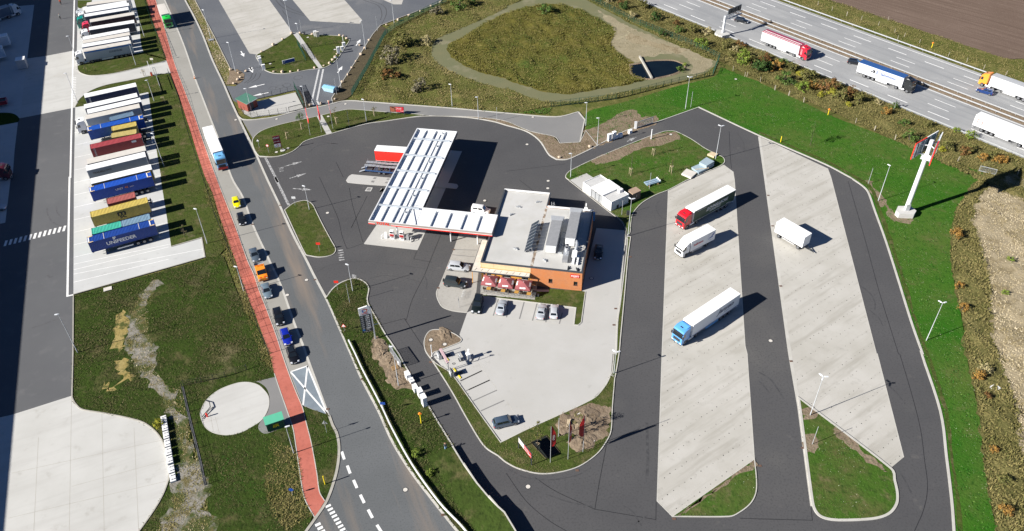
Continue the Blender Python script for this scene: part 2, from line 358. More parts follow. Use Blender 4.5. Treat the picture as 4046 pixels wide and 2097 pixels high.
# ------------------------------------------------------------------ terrain and grassland
HC = Vector((84.68, 220.79, 0)); HD = Vector((.62205, -.78298, 0)); HN = Vector((.78298, .62205, 0))      # the motorway: origin, direction, across
def hw(s, o, z=0.0): p = HC+HD*s+HN*o; return Vector((p.x, p.y, z))
ground = link('ground', MB().quad((-1500,-600,-.12),(1500,-600,-.12),(1500,2400,-.12),(-1500,2400,-.12)).mesh('ground', 'meadow'), kind='structure')
S_ = {}
def reg(key, s): S_[key] = s; return s
reg('lawn', 'a2 560,1075 600,985 592,880 640,830 900,765 1300,645 1560,580 1620,505 1750,560 1907,615 a3 0,622 350,780 560,880 860,995 1160,1112 1330,1172 1500,1232 1640,1275 1720,1335 b3 1650,20 1560,130 1480,260 1450,480 1440,600 1480,850 1530,1100 1560,1335 c3 1610,250 1660,480 1690,800 1740,1100 1790,1375 1480,1375 1460,1110 1420,780 1372,430 1300,200 1230,0 b3 1240,1335 1150,1080 1050,760 960,480 880,260 830,120 790,70 690,0 a3 690,1335 500,1235 0,1018 a2 1455,806 1100,930 900,985 760,1070')
sheet('lawn', S_['lawn'], .02, 'lawn')
reg('rough', 'b3 1907,-60 1750,30 1650,20 1560,130 1480,260 1450,480 1440,600 1480,850 1530,1100 1560,1335 c3 1610,250 1660,480 1690,800 1740,1100 1790,1375 2100,1375 2000,800 1960,500 1900,300 1790,0 b3 1760,1200 1740,900 1700,650 1620,350 1640,180 1720,80')
sheet('rough_grass_strip', S_['rough'], .024, 'rough_olive')
reg('dry', 'b3 1740,60 1640,180 1620,350 1700,650 1740,900 1760,1200 c3 1790,0 1900,300 1960,500 2000,800 2100,1375 2600,1375 2600,0 b3 2500,-60 2100,-80')
sheet('dry_field', S_['dry'], .028, 'dry_grass')
vergeN = [hw(-90,-.5), hw(150,-.5), hw(150,-22), hw(62,-18), hw(30,-16), hw(0,-16.5), hw(-18,-15), hw(-40,-13), hw(-90,-12)]
sheet('motorway_verge', vergeN, .012, 'rough_olive', False)
vergeF = [hw(-140,36.5), hw(150,36.5), hw(150,75), hw(60,58), hw(38,50), hw(-20,48.6), hw(-140,48)]
sheet('far_verge', vergeF, .012, 'meadow', False)
fieldP = [hw(-140,48), hw(-20,48.6), hw(38,49.5), hw(44,56), hw(50,260), hw(-140,260)]
sheet('ploughed_field', fieldP, .018, 'plough', False)
reg('basin', 'a1 740,735 760,690 860,520 960,330 1000,260 1100,190 1460,10 1560,-60 a2 400,-90 640,0 960,170 1350,325 1605,440 1560,565 1300,620 830,742 340,800 0,845 a1 1500,812 1000,775 780,755')
sheet('basin_grass', S_['basin'], .004, 'meadow')
reg('track', 'a1 1907,62 1650,180 1400,285 1345,340 1345,420 1400,480 1500,540 1700,620 1907,670 a2 0,660 170,725 300,765 480,765 700,728 900,690 1120,648 1320,610 1480,560 1570,500 1590,460 1440,420 1340,370 1150,275 960,190 780,90 640,20 560,-20 380,-45 240,-30 100,10 0,45')
sheet('basin_track', S_['track'], .012, 'track')
reg('swamp', 'a2 0,98 120,60 280,35 400,30 520,60 640,110 740,170 830,240 790,320 850,400 930,450 960,480 945,520 960,560 1060,600 900,640 700,670 480,705 330,695 200,665 0,600 a1 1907,590 1700,540 1540,460 1470,390 1480,330 1600,270 1750,170')
sheet('swamp', S_['swamp'], .018, 'swamp')
reg('sand', 'a2 690,75 800,130 900,185 1080,265 1240,320 1380,380 1560,455 1540,510 1440,560 1370,560 1395,500 1370,440 1290,400 1050,430 1000,470 930,455 850,400 790,320 830,240')
sheet('sand_bank', S_['sand'], .022, 'sand')
sheet('soil_patch', 'a2 575,990 640,960 760,900 900,840 990,830 1010,880 1140,870 1160,900 1110,935 980,980 870,1030 770,1075 690,1100 640,1125 600,1100', .026, 'soil')
sheet('soil_patch', 'a2 1490,230 1560,260 1580,320 1480,290', .02, 'soil'); sheet('soil_patch', 'b3 760,15 850,30 870,90 960,190 940,225 900,240 860,130', .026, 'soil')
sheet('soil_patch', 'b3 960,200 1040,290 1150,310 1140,350 1010,335 970,280', .027, 'soil')
sheet('sand_heap', 'a2 930,250 1080,300 1240,350 1370,385 1290,405 1120,355 960,320 900,290', .028, 'dry_grass')
# pond: a dug hollow with a water sheet at the bottom
pondP = smooth_closed(pts('a2 945,490 1010,480 1060,465 1150,458 1260,460 1330,485 1335,510 1270,550 1150,580 1080,590 1000,582 955,555'))
bank = MB(); rim = offset_line(pondP, .9, True); bank.loft([[(p.x,p.y,.03) for p in rim], [(p.x,p.y,.22) for p in offset_line(pondP, .45, True)], [(p.x,p.y,.035) for p in pondP]], caps=False)
bank.build('pond_bank', 'soil', kind='structure')
sheet('pond_water', pondP, .04, 'water', False)
# left meadow
sheet('meadow_strip', 'b0 557,890 1545,615 1600,560 1680,600 1740,750 1800,900 1870,1050 b1 30,1130 110,1330 c1 150,170 0,220 c0 1907,110 1700,180 1380,240 1540,1335 1050,1335 1240,1030 1280,880 1230,640 1100,540 980,490 780,450 620,420 570,385 545,320 550,0', .002, 'dark_grass')
reg('gravel', 'b0 1130,790 1180,810 1150,900 1110,1100 1160,1335 c0 1180,130 1260,250 1370,270 1400,450 1440,640 1480,800 1530,950 1600,1380 1150,1380 1260,1160 1330,1010 1370,850 1330,560 1200,320 1080,200 980,50 b0 950,1300 960,1150 1020,950')
sheet('gravel_path', S_['gravel'], .008, 'gravel')
sheet('sand_patch', 'b0 920,1000 960,990 945,1110 930,1250 910,1300 850,1290 870,1150', .01, 'sand_yellow'); sheet('sand_patch', 'c0 885,30 965,22 960,130 990,200 930,205 880,280 810,240 765,235 885,200 890,120', .01, 'sand_yellow')
sheet('fenced_lawn', 'c0 1385,235 1600,200 1907,110 c1 150,120 165,175 100,210 120,300 110,400 70,470 300,540 330,850 380,1100 440,1230 380,1345 0,1345 c0 1600,1345', .006, 'dark_grass')
for nm, s in (('upper', 'a0 582,495 700,468 1080,392 1240,440 1250,455 1010,520 830,558 690,570 620,555 585,530'), ('upper_verge', 'a0 1000,-40 1045,130 1082,392 1240,445 1190,265 1148,150 1100,-10 1090,-40'),
              ('middle', 'a0 570,790 600,745 680,685 800,640 1000,600 1190,560 1280,552 1320,660 1395,870 1440,1010 1500,1200 1545,1335 b0 1600,130 1640,290 1690,430 1700,520 1640,600 1545,605 1520,457 1290,523 1270,380 1240,190 1210,0 a0 1215,1335 1180,1130 1130,780 1118,693 640,795 570,806'), ('north', 'L1 130,0 400,0 365,90 230,130 190,160 135,140')):
    S_['g_'+nm] = s; sheet('verge_grass', s, .05, 'island_grass')

# ------------------------------------------------------------------ the yard on the left
sheet('yard_road', 'a0 -900,-60 592,-60 582,540 566,808 b0 557,0 552,885 c0 543,318 105,455 0,480 -900,700', 0, 'asphalt_yard', False)
sheet('yard_slab', 'a0 555,380 350,420 205,440 150,890 535,815 567,808 585,740 582,540 578,440', .004, 'concrete_pale', False)
sheet('yard_slab', 'a0 -900,130 258,35 205,440 150,890 60,850 0,850 -900,950', .004, 'concrete_bay', False)
sheet('yard_slab', 'a0 -900,1050 0,945 135,920 110,1130 95,1335 b0 80,10 40,342 0,350 -900,470', .004, 'concrete_bay', False)
sheet('yard_grass', 'a0 -900,900 0,848 100,855 145,890 138,918 0,943 -900,1040', .008, 'dark_grass')
sheet('bay_concrete', 'a0 588,-50 1000,-40 1045,130 1082,392 590,495 578,440', .012, 'concrete_bay', False)
sheet('driveway', 'a0 578,440 590,495 585,530 620,555 690,570 830,558 1010,520 1255,457 1288,550 1190,560 1000,600 800,640 680,685 600,745 567,808', .008, 'concrete_pale')
sheet('bay_concrete', 'a0 567,808 640,795 1118,693 1130,780 1180,1130 1215,1335 b0 1240,190 1270,380 1290,523 1520,457 1545,605 553,882 557,0', .012, 'concrete_bay', False)
apron = 'c0 543,316 550,345 575,385 625,422 780,448 980,488 1100,530 1200,620 1255,740 1278,880 1250,1010 1180,1150 1050,1335 1000,1380 -900,1500 -900,700 0,480 105,455'
sheet('yard_apron', apron, .006, 'concrete_pale')
for s in ('c0 290,630 255,1335', 'c0 540,320 522,1335', 'c0 768,455 785,1335', 'c0 1010,560 1045,1335', 'c0 90,900 1270,640', 'c0 60,1240 1255,960', 'c0 540,1000 1270,800'):
    strip('joint', s, .06, .009, .009, 'kerb_dull', smooth=False)
strip('yard_line', 'a0 560,0 530,1335 b0 524,0 508,895 553,885', .42, .016, .016, 'marking', smooth=False)
for i in range(13):
    a = at('b0', 43+36.8*i, 497-9.3*i); mb = MB(); d = (at('b0', 38+36.8*i, 515-9.3*i)-at('b0', 50+36.8*i, 478-9.3*i)).normalized()
    mb.bar(a-d*1.05+Vector((0,0,.010)), a+d*1.05+Vector((0,0,.010)), .52, .012); mb.build('crossing_stripe', 'marking', kind='structure')
for i in range(15):
    p = at('a0', 558-.4*i, 588+12.5*i); q = at('a0', 540-.4*i, 588+12.5*i); r2 = at('a0', 574-.4*i, 584+12.5*i)
    mb = MB(); mb.bar(q+Vector((0,0,.012)), r2+Vector((0,0,.012)), .35, .012); mb.build('hatch_stripe', 'marking', kind='structure')
bayL = [('a0', 566+0*k, y0, 1130, y0-0.0) for k, y0 in enumerate(())]
def bayline(s): strip('bay_line', s, .14, .016, .016, 'marking', smooth=False)
for k in range(15):   # white bay lines on the slab, lower block
    t = k/14; y0 = 905+t*(1335+885-905); 
    if y0 > 1335+820: continue
    x0 = 563-10*t
    bayline('a0 %.0f,%.0f %.0f,%.0f' % (x0, y0, min(1120+.24*(y0-760), 1270), y0-(min(1120+.24*(y0-760), 1270)-x0)*(.215+.03*t)))
for y0 in (60, 130, 200, 270, 340, 410): bayline('a0 585,%d 1060,%d' % (y0+40, y0-58))
bayline('b0 556,655 1300,500'); bayline('b0 555,730 1530,540')
strip('slab_kerb', 'b0 1292,523 1520,457 1545,603 553,884', .22, .0, .14, 'kerb_dull', smooth=False)
strip('island_kerb', 'a0 1255,457 1010,520 830,558 690,570 620,555 588,530 582,495', .2, 0, .12, 'kerbstone'); strip('island_kerb', 'a0 1288,550 1190,560 1000,600 800,640 680,685 600,745 568,800', .2, 0, .12, 'kerbstone')
strip('yard_kerb', 'b0 553,888 550,1335 c0 543,316 550,345 575,385 625,422 780,448 980,488 1100,530 1200,620 1255,740 1278,880 1250,1010 1180,1150 1050,1335 1000,1380', .2, 0, .1, 'kerb_dull')

# ------------------------------------------------------------------ the street with its red footway and parking lane
pathL = 'a0 1085,-60 1148,150 1190,265 1255,455 1290,560 1350,720 1400,880 1440,1000 1475,1120 1505,1215 1545,1335 b0 1600,115 1645,262 1690,400 1735,530 1780,640 1830,810 1875,925 b1 5,1000 55,1140 125,1330 c1 160,150 200,270 260,440 300,560 320,680 345,850 375,1040 400,1120 465,1235'
pathR = 'a0 1155,-60 1235,190 1305,440 1345,555 1415,740 1470,880 1510,1000 1545,1100 1580,1200 1630,1335 b0 1672,110 1735,270 1785,400 1830,530 1870,640 b1 0,720 45,850 100,990 170,1180 220,1335 c1 270,150 320,280 370,400 400,520 440,680 480,900 500,1040 540,1110'
laneR = 'a0 1215,-60 1335,215 1400,380 1470,590 1520,720 1570,850 1620,980 1670,1110 1745,1335 b0 1830,150 b1 0,362 120,620 210,815 300,1070 380,1275 c1 405,20 570,470'
roadR = 'a0 1370,-60 1395,0 1460,120 1530,270 1600,450 1680,620 1740,760 1800,890 a1 0,1110 b1 100,0 200,210 300,430 400,620 470,760 560,930 640,1110 740,1335 c1 820,190 950,440 1050,660 1200,900 1400,1160 1540,1335 1620,1430'
LP, RP, LR, RR = (pts(x) for x in (pathL, pathR, laneR, roadR))
sheet('footway', LP+RP[::-1], .030, 'paver_red', False)
laneEnd = pts('c1 375,390 280,135')
sheet('parking_lane', RP[:-7]+pts('c1 270,150 320,280 375,392')+[LR[-1]]+LR[:-1][::-1], .004, 'concrete_lane', False)
sheet('street', LR+pts('c1 600,540 630,600 648,700 640,830 610,960 555,1110 470,1240 395,1345 340,1430')+RR[::-1], 0, 'asphalt_street', False)
strip('gutter', laneR, .42, .002, .016, 'kerbstone'); strip('street_kerb', roadR, .48, 0, .05, 'kerbstone')
strip('footway_kerb', pathR, .14, 0, .06, 'kerbstone'); strip('footway_edge', 'c1 160,150 200,270 260,440 300,560 320,680 345,850 375,1040 400,1120 465,1235', .14, 0, .06, 'kerbstone')
strip('street_kerb', 'c1 575,470 600,540 630,600 648,700 640,830 610,960 555,1110 470,1240 395,1345 340,1430', .45, 0, .08, 'kerb_dull')
sheet('island_lawn', 'c1 378,402 575,470 600,540 625,600 640,700 632,830 602,960 548,1100 505,1035 485,900 445,680 405,520', .06, 'dark_grass')
sheet('hatched_bay', 'c1 282,137 408,92 568,465 376,388', .012, 'patch_asphalt', False)
for s in ('c1 282,137 410,92', 'c1 410,92 558,455', 'c1 410,92 377,386', 'c1 283,138 560,455'): strip('bay_cross', s, .30, .018, .018, 'marking', smooth=False)
sheet('shelter_pavement', 'c1 0,215 165,175 200,270 268,440 290,530 110,600 60,590 40,540 110,440 125,340 100,260 40,215', .010, 'asphalt_lane')
padP = smooth_closed(pts('W 275,600 285,530 330,440 400,365 500,295 620,245 740,212 860,212 960,245 1030,310 1075,380 1080,480 1045,580 980,665 880,730 770,790 640,825 520,825 400,790 320,720'))
sheet('round_pad', padP, .035, 'concrete_pale', False); strip('pad_rim', padP, .12, .0, .045, 'kerbstone', True, smooth=False)
# joints of the red slabs: each slab row is a thin groove line
PL2 = smooth_closed(LP, closed=False, sub=6); PR2 = smooth_closed(RP, closed=False, sub=6)
def arc(P):
    L = [0]
    for i in range(1, len(P)): L.append(L[-1]+(P[i]-P[i-1]).length)
    return L
def along(P, L, s):
    for i in range(1, len(P)):
        if L[i] >= s: t = (s-L[i-1])/max(1e-6, L[i]-L[i-1]); return P[i-1].lerp(P[i], t)
    return P[-1]
AL, AR = arc(PL2), arc(PR2)
# footway laid in slabs: separate raised flags with open joints between them
fl = bpy.data.objects['footway']; ROWS = 86; flag_mats = []
for q in range(4):
    k = .78+.07*q; flag_mats.append(M_ground('flag_%d' % q, [((.40*k,.115*k,.082*k), .6, .35, .7), ((.32*k,.10*k,.075*k), 2.5, .5, .8)], (.50*k,.155*k,.115*k), .85, (5, .2, .03)).name)
SEND = .80
for i in range(ROWS):
    s0, s1 = SEND*i/ROWS, SEND*(i+1)/ROWS
    for c in range(3):
        if i*3+c >= 258: continue
        g = .03; q = []
        for s, e in ((s0, g), (s1, -g)):
            A = along(PL2, AL, s*AL[-1]); B = along(PR2, AR, s*AR[-1])
            q.append((A, B, e))
        P4 = []
        for (A, B, e), order in ((q[0], (0, 1)), (q[1], (1, 0))):
            d = (along(PL2, AL, s1*AL[-1])-along(PL2, AL, s0*AL[-1])).normalized()*e
            for o in order: P4.append(A.lerp(B, (c+o)/3+(.012 if o == 0 else -.012))+d)
        MB().prism(P4, .031, .055+random.uniform(-.004,.004)).build('flagstone', flag_mats[random.randrange(4)], fl)

# ------------------------------------------------------------------ filling station: asphalt, slabs, islands
stationP = 'a1 50,1182 150,1182 220,1172 290,1145 340,1110 400,1060 600,1004 850,935 1000,913 1300,875 1600,885 1800,915 a2 0,945 150,990 250,1060 320,1165 380,1203 460,1203 540,1170 640,1122 900,985 1100,930 1455,806 a3 0,1018 500,1235 690,1335 b3 690,0 790,70 830,120 880,260 960,480 1050,760 1150,1080 1240,1335 c3 1230,0 1372,430 1420,780 1460,1110 1480,1375 c2 100,1400 0,1232 c1 1860,1190 1700,1000 1500,690 1300,360 1150,100 b1 1060,1280 1000,1190 920,1050 862,940 600,860 550,905 470,760 400,620 300,430 200,210 100,0 a1 0,1105'
S_['station'] = stationP
sheet('station_asphalt', stationP, .006, 'asphalt', True)
strip('outer_kerb', 'a2 1455,806 a3 0,1018 500,1235 690,1335 b3 690,0 790,70 830,120 880,260 960,480 1050,760 1150,1080 1240,1335 c3 1230,0 1372,430 1420,780 1460,1110 1480,1375', .40, 0, .10, 'kerbstone', side=-1)
strip('outer_kerb', 'a1 50,1182 150,1182 220,1172 290,1145 340,1110 400,1060 600,1004 850,935 1000,913 1300,875 1600,885 1800,915 a2 0,945 150,990 250,1060 320,1165 380,1203 460,1203 540,1170 640,1122 900,985 1100,930 1455,806', .22, 0, .11, 'kerbstone')
strip('outer_kerb', 'b1 1100,1335 c1 1150,100 1300,360 1500,690 1700,1000 1860,1190 c2 0,1232 100,1400', .25, 0, .12, 'kerbstone')
sheet('access_lane', 'M 40,530 160,552 270,543 480,512 700,452 900,407 1100,372 1360,312 a1 900,770 1100,785 1500,815 1907,852 a2 375,880 545,843 592,900 555,1072 405,1080 360,1030 180,990 0,915 a1 1750,890 1600,880 1300,868 1200,860 1000,845 760,825 680,830 490,875 350,905 200,940 90,975 30,1010 0,1045', .012, 'asphalt_lane', False)
strip('lane_kerb', 'M 0,500 60,545 160,552 270,543 480,512 700,452 900,407 1100,372 1360,312 a1 900,770 1100,785 1500,815 1907,852 a2 375,880 545,843', .35, 0, .12, 'kerbstone'); strip('lane_kerb', 'a2 545,843 592,900 555,1072 405,1080 360,1030 180,990 0,915', .3, 0, .1, 'kerbstone', smooth=False)
def island(key, s, mat='island_grass', kerb=.17, kmat='kerbstone', z=.10):
    P = smooth_closed(pts(s)); sheet('island', P, z, mat, False); S_[key] = P
    strip('island_kerb', P, kerb, 0, z+.03, kmat, True, smooth=False); return P
island('isC', 'a1 -5,1060 30,1010 90,975 200,940 350,905 490,875 680,830 760,825 1000,845 1200,858 1290,868 1000,912 850,934 600,1003 400,1060 340,1110 290,1145 220,1170 150,1182 45,1177 12,1130')
island('isD', 'a1 1330,872 1600,879 1750,889 a2 0,915 180,990 360,1030 405,1080 555,1072 600,985 690,1098 640,1120 540,1168 460,1200 380,1200 322,1163 252,1058 150,988 0,943 a1 1800,912 1600,883', 'soil')
island('isA', 'b1 238,248 300,200 360,180 410,180 450,210 480,270 530,370 590,480 622,540 610,575 570,595 500,603 440,595 395,580')
bankP = 'b1 552,905 600,842 660,797 740,768 800,770 850,800 872,842 862,940 920,1050 1000,1190 1030,1232 1100,1335 c1 1150,100 1300,360 1500,690 1700,1000 1860,1190 c2 0,1232 100,1400 c1 1640,1430 1545,1330 1405,1155 1205,895 1055,655 955,435 825,185 735,-10 b1 645,1110 565,930'
S_['bank'] = smooth_closed(pts(bankP)); sheet('bank', S_['bank'], .09, 'dark_grass', False)
strip('island_kerb', 'b1 552,905 600,842 660,797 740,768 800,770 850,800 872,842 862,940 920,1050 1000,1190 1030,1232 1100,1335', .24, 0, .13, 'kerbstone')
island('isV', 'V 150,600 165,560 210,525 400,430 700,300 1000,180 1200,110 1270,102 1340,110 1500,190 1650,290 1780,355 1840,385 1860,420 1850,450 1790,490 1500,610 1260,735 1120,790 980,870 900,950 865,1010 850,1100 840,1200 800,1230 800,1180 785,1130 740,1060 640,985 190,635', 'triangle_grass')
sheet('soil_patch', 'V 420,430 700,305 1000,185 1200,115 1340,118 1380,190 1150,250 900,330 700,420 480,470', .106, 'soil')
island('isM', 'b2 905,450 915,470 890,700 860,950 840,1090 830,1335 c2 812,0 803,100 795,160 820,180 850,0 b2 862,1200 890,900 917,600 937,450', 'island_grass', .2)
southP = 'c1 1340,40 1385,80 1480,140 1535,205 1700,440 1865,670 c2 0,650 155,573 640,350 740,253 790,160 818,180 800,400 790,580 750,670 680,760 550,850 400,895 250,905 100,870 0,820 c1 1845,770 1760,715 1700,640 1600,470 1500,290 1400,130'
island('isS', southP, 'island_grass')
sheet('soil_patch', 'Q 800,210 920,150 1000,60 1150,20 1400,0 1580,20 1560,300 1540,450 1300,540 1240,640 1120,650 1020,560 1000,440 830,460 760,470', .106, 'soil')
island('isE', 'G 940,760 950,690 980,630 1030,590 1120,582 1240,602 1330,640 1400,690 1410,715 1380,745 1110,850 1060,870 1020,940 960,850', 'soil')
sheet('wash_bay_edge', 'G 1110,852 1240,1060 1340,1160 1430,1310 1380,1335 1300,1200 1060,920 1050,870', .035, 'concrete_pale', False)
island('isT1', 'c2 1870,797 1885,950 1880,1050 1840,1130 1760,1195 1680,1228 1255,1228', 'triangle_grass')
island('isT2', 'c3 298,335 990,865 1020,960 1040,1060 1030,1140 970,1210 850,1245 600,1255 480,1235 420,1180 395,1080', 'triangle_grass', .4)
sheet('lorry_bay', 'b2 1222,95 1320,48 a2 1640,1240 1710,1292 b2 1720,20 1800,1270 c2 1815,0 1870,793 1252,1225 1138,1110 1175,0', .016, 'concrete', False)
sheet('lorry_bay', 'a3 0,1028 515,1268 b3 540,0 885,1335 c3 890,0 1088,780 990,862 295,330 230,0 b3 45,0', .016, 'concrete', False)
strip('bay_edge', 'b2 1222,95 c2 1175,0 1138,1110 1252,1225', .18, .006, .022, 'kerbstone', smooth=False)
strip('bay_edge', 'a3 0,1028 b3 45,0 c3 230,0 300,400 400,1150', .62, .006, .022, 'kerbstone', smooth=False)
strip('bay_edge', 'a3 515,1268 b3 540,0 885,1335 c3 890,0 1088,780', .15, .006, .022, 'kerbstone', smooth=False); strip('bay_edge', 'a2 1710,1292 b2 1720,20 1800,1270 c2 1815,0 1870,793', .15, .006, .022, 'kerbstone', smooth=False)
# canopy slab, diesel island, forecourt
sheet('pump_slab', 'N 0,522 665,597 840,200 K 1100,1290 1470,448 970,400 b1 835,500', .012, 'concrete_forecourt', False)
sheet('shop_apron', 'N 1185,400 1120,590 925,1075 905,1130 915,1200 960,1290 b1 1450,990 1520,1010 1610,1020 1680,880 1700,700 1760,440 1600,425', .02, 'paver_grey', False)
forecourt = 'G 1480,368 1385,640 1412,715 1380,745 1110,852 1240,1060 1330,1160 1450,1335 c1 1535,205 1700,440 1865,670 c2 0,650 155,573 640,350 740,253 790,150 803,0 b2 828,1335 842,1090 862,900 887,600 903,450 890,400 680,383 600,700 570,860 400,850 0,840 b1 1690,880 1660,1000 1610,1020'
sheet('forecourt', forecourt, .024, 'concrete_forecourt', False)
strip('apron_kerb', 'N 925,1075 905,1130 915,1200 960,1290 b1 1450,990 1520,1010 1610,1020', .2, 0, .05, 'kerbstone')
sheet('service_apron', 'V 190,635 375,560 445,605 640,985', .115, 'concrete_forecourt', False); strip('service_kerb', 'V 190,635 640,985 740,1060 785,1130 800,1180 795,1330', .3, 0, .13, 'kerbstone')
sheet('terrace_lawn', 'F 80,783 150,780 960,855 990,735 1180,735 1180,690 1665,722 1722,735 1660,1200 1620,1235 1560,1230 1585,975 1030,905 300,815', .06, 'island_grass', False)
strip('terrace_kerb', 'F 80,785 300,817 1030,908 1585,977 1555,1235 1620,1240 1665,1200 1727,735', .16, 0, .12, 'kerbstone', smooth=False)
for s in ('F 415,845 340,1095', 'F 560,1000 540,1120', 'F 805,890 735,1145', 'F 1000,910 930,1170', 'F 1150,1080 1130,1200', 'F 1380,1050 1335,1220', 'F 190,950 160,1070'): strip('bay_line', s, .24, .028, .028, 'asphalt_lane', smooth=False)
for s in ('c1 1725,128 1560,205', 'c1 1783,198 1605,280', 'c1 1838,275 1660,355', 'c1 1893,352 1715,432', 'G 1770,1212 1500,1335', 'G 1670,1095 1400,1225'): strip('bay_line', s, .24, .028, .028, 'asphalt_lane', smooth=False)
for s in ('N 1125,590 1412,598', 'N 1100,655 1385,682', 'N 1030,850 1310,880'): strip('bay_line', s, .22, .024, .024, 'asphalt_lane', smooth=False)
strip('paving_seam', 'F 0,1068 1545,1245', .1, .029, .029, 'kerbstone', smooth=False); strip('paving_seam', 'G 1380,745 1500,860 1620,1010 1860,1335', .1, .029, .029, 'kerbstone', smooth=False); strip('paving_seam', 'c2 0,358 150,572', .1, .029, .029, 'kerbstone', smooth=False)
# tar seams in the asphalt
for s in ('b1 500,0 560,130 640,310 670,440 708,540', 'b1 725,80 745,190 790,360 828,490', 'b1 1420,420 1330,640 1290,740 1200,920 1155,1075', 'b1 975,1108 1140,1065 1290,1290', 'b1 1155,1075 1140,1065', 'b1 708,540 828,500', 'b1 1240,545 1210,615 1350,640', 'c2 755,690 700,980 668,1172 1128,1250 1130,1110', 'c2 0,900 150,1110 320,1255 460,1340', 'c2 220,935 380,1040 668,1172', 'c3 1058,0 1150,310 1215,570 1245,800 1268,1000 1240,1170 1170,1335', 'b3 670,30 800,480 900,850 1050,1335', 'c3 0,1245 400,1255 390,1160', 'c2 1760,1240 1907,1245', 'a2 1680,990 1690,1200 1700,1270', 'a1 625,1220 680,1335', 'b1 860,140 740,380 780,300', 'a2 0,1290 440,1235', 'b2 100,20 240,130'):
    strip('tar_seam', s, .11, .011, .011, 'tar')
# worn arrows and dashes
def dash(p, q, w, z=.02, mat='marking', name='road_dash'): MB().bar(Vector((p.x,p.y,z)), Vector((q.x,q.y,z)), w, .006).build(name, mat, kind='structure')
def arrow(s, w=.35, mat='marking', z=.022, head=2.4):
    a, b = pts(s); d = (b-a); L = d.length; d.normalize(); n = Vector((-d.y, d.x, 0)); m = a+d*(L-head if L > head*1.3 else L*.5)
    mb = MB(); mb.quad(*[(p.x,p.y,z) for p in (a-n*w/2, m-n*w/2, m+n*w/2, a+n*w/2)]); mb.quad(*[(p.x,p.y,z) for p in (m-n*w*1.9, b, m+n*w*1.9)]); mb.build('arrow_marking', mat, kind='structure')
for s in ('O 725,962 785,1068', 'O 885,1250 940,1335', 'M 335,102 130,150', 'M 385,207 185,250', 'P 1705,305 1772,208', 'P 1425,715 1500,612', 'P 100,620 150,715'): arrow(s)
for s in ('M 585,1135 810,1073', 'M 650,1285 860,1222', 'b1 300,85 445,95', 'V 810,215 915,165'): arrow(s, .3, 'marking_worn')
for i, (x, y) in enumerate(((1915,300),(1905,310))): pass
for a, b in (('M 15,535 38,567', 0), ('M 42,590 65,628', 0), ('M 68,652 92,688', 0), ('M 95,710 118,747', 0), ('M 125,772 150,810', 0)): p, q = pts(a); dash(p, q, .45)
for s in ('c1 668,738 688,797', 'c1 710,843 732,903', 'c1 757,952 783,1012', 'c1 808,1063 838,1125', 'c1 867,1175 900,1238', 'c1 933,1290 968,1345'): p, q = pts(s); dash(p, q, .46)
for i in range(9): a = at('c1', 563+15.5*i, 1140+25.5*i); b = at('c1', 570+15.5*i, 1155+25.5*i); dash(a, b, .85)
for i in range(3): a = at('c1', 485+17*i, 1278+27*i); b = at('c1', 493+17*i, 1296+27*i); dash(a, b, .85)
for s in ('M 345,1025 505,1335', 'b1 165,0 270,212'): strip('station_line', s, .6, .018, .018, 'marking_worn', smooth=False)
for i in range(5): a = at('b1', 640+2*i, 553+18*i); b = at('b1', 678+3*i, 548+18*i); dash(a, b, .35, .02, 'marking_worn')
for i in range(4): a = at('b1', 745, 735+9*i); b = at('b1', 778, 740+5*i); dash(a, b, .2, .02, 'marking_worn')
for i in range(4): a = at('M', 512+4*i, 1155+15*i); b = at('M', 575, 1145+15*i); dash(a, b, .2, .02, 'marking_worn')

# ------------------------------------------------------------------ upper lorry park
sheet('lorry_park', 'a0 1455,-60 1500,60 1610,270 1700,450 1740,520 1790,520 1840,560 1830,610 1770,650 1705,645 1760,760 a1 -70,790 0,752 310,680 345,675 425,805 605,775 592,740 670,620 780,450 900,260 960,190 1400,20 1480,-60', .004, 'asphalt_park', False)
for s in ('O 285,-40 885,1003 1035,1028 1650,650 1690,610 1630,510 1235,-40', 'a1 270,-35 430,157 805,178 822,150 660,-35', 'a1 900,-35 985,0 1060,32 1120,32 1140,-35'): sheet('lorry_park_slab', s, .010, 'concrete', False)
island('isP', 'P 215,440 470,300 720,140 745,112 830,115 1000,140 1250,150 1450,160 1560,185 1600,210 1595,250 1540,330 1470,440 1400,530 1310,600 1200,645 1000,670 750,715 600,730 450,720 340,680 300,640 250,560 200,480', 'island_grass', .2)
sheet('footpath', 'P 740,112 830,117 1205,645 1145,655', .112, 'concrete_forecourt', False)
sheet('footpath', 'M 990,508 1055,490 1182,720 1112,735', .112, 'concrete_forecourt', False)
sheet('boulder_bed', 'a0 1705,635 1720,600 1735,525 1785,522 1838,560 1828,610 1775,640', .05, 'soil')
sheet('pump_yard', 'M 195,328 722,205 832,420 640,462 250,512 170,522 80,475 45,430 100,425', .02, 'concrete_forecourt', False)
sheet('mulch_bed', 'M 722,182 778,178 905,408 838,418', .03, 'mulch', False); sheet('mulch_bed', 'a1 605,775 592,740 670,620 780,450 900,260 960,190 1010,230 960,320 860,510 760,690 700,745', .03, 'mulch')
strip('park_kerb', 'a1 600,775 592,740 670,620 780,450 900,260 960,190 1400,20 1460,-40', .25, 0, .12, 'kerb_dull', smooth=False); strip('park_kerb', 'a0 1470,0 1610,265 1740,525', .22, 0, .12, 'kerb_dull', smooth=False)
for s, n in (('P 1145,665 1040,1130', 30), ('P 1210,660 1115,1130', 30), ('P 1042,1135 1075,1215', 5), ('P 1117,1135 1152,1205', 5)):
    a, b = pts(s)
    for i in range(n): dash(a.lerp(b, (i+.12)/n), a.lerp(b, (i+.72)/n), .5, .016, 'marking', 'crossing_block')
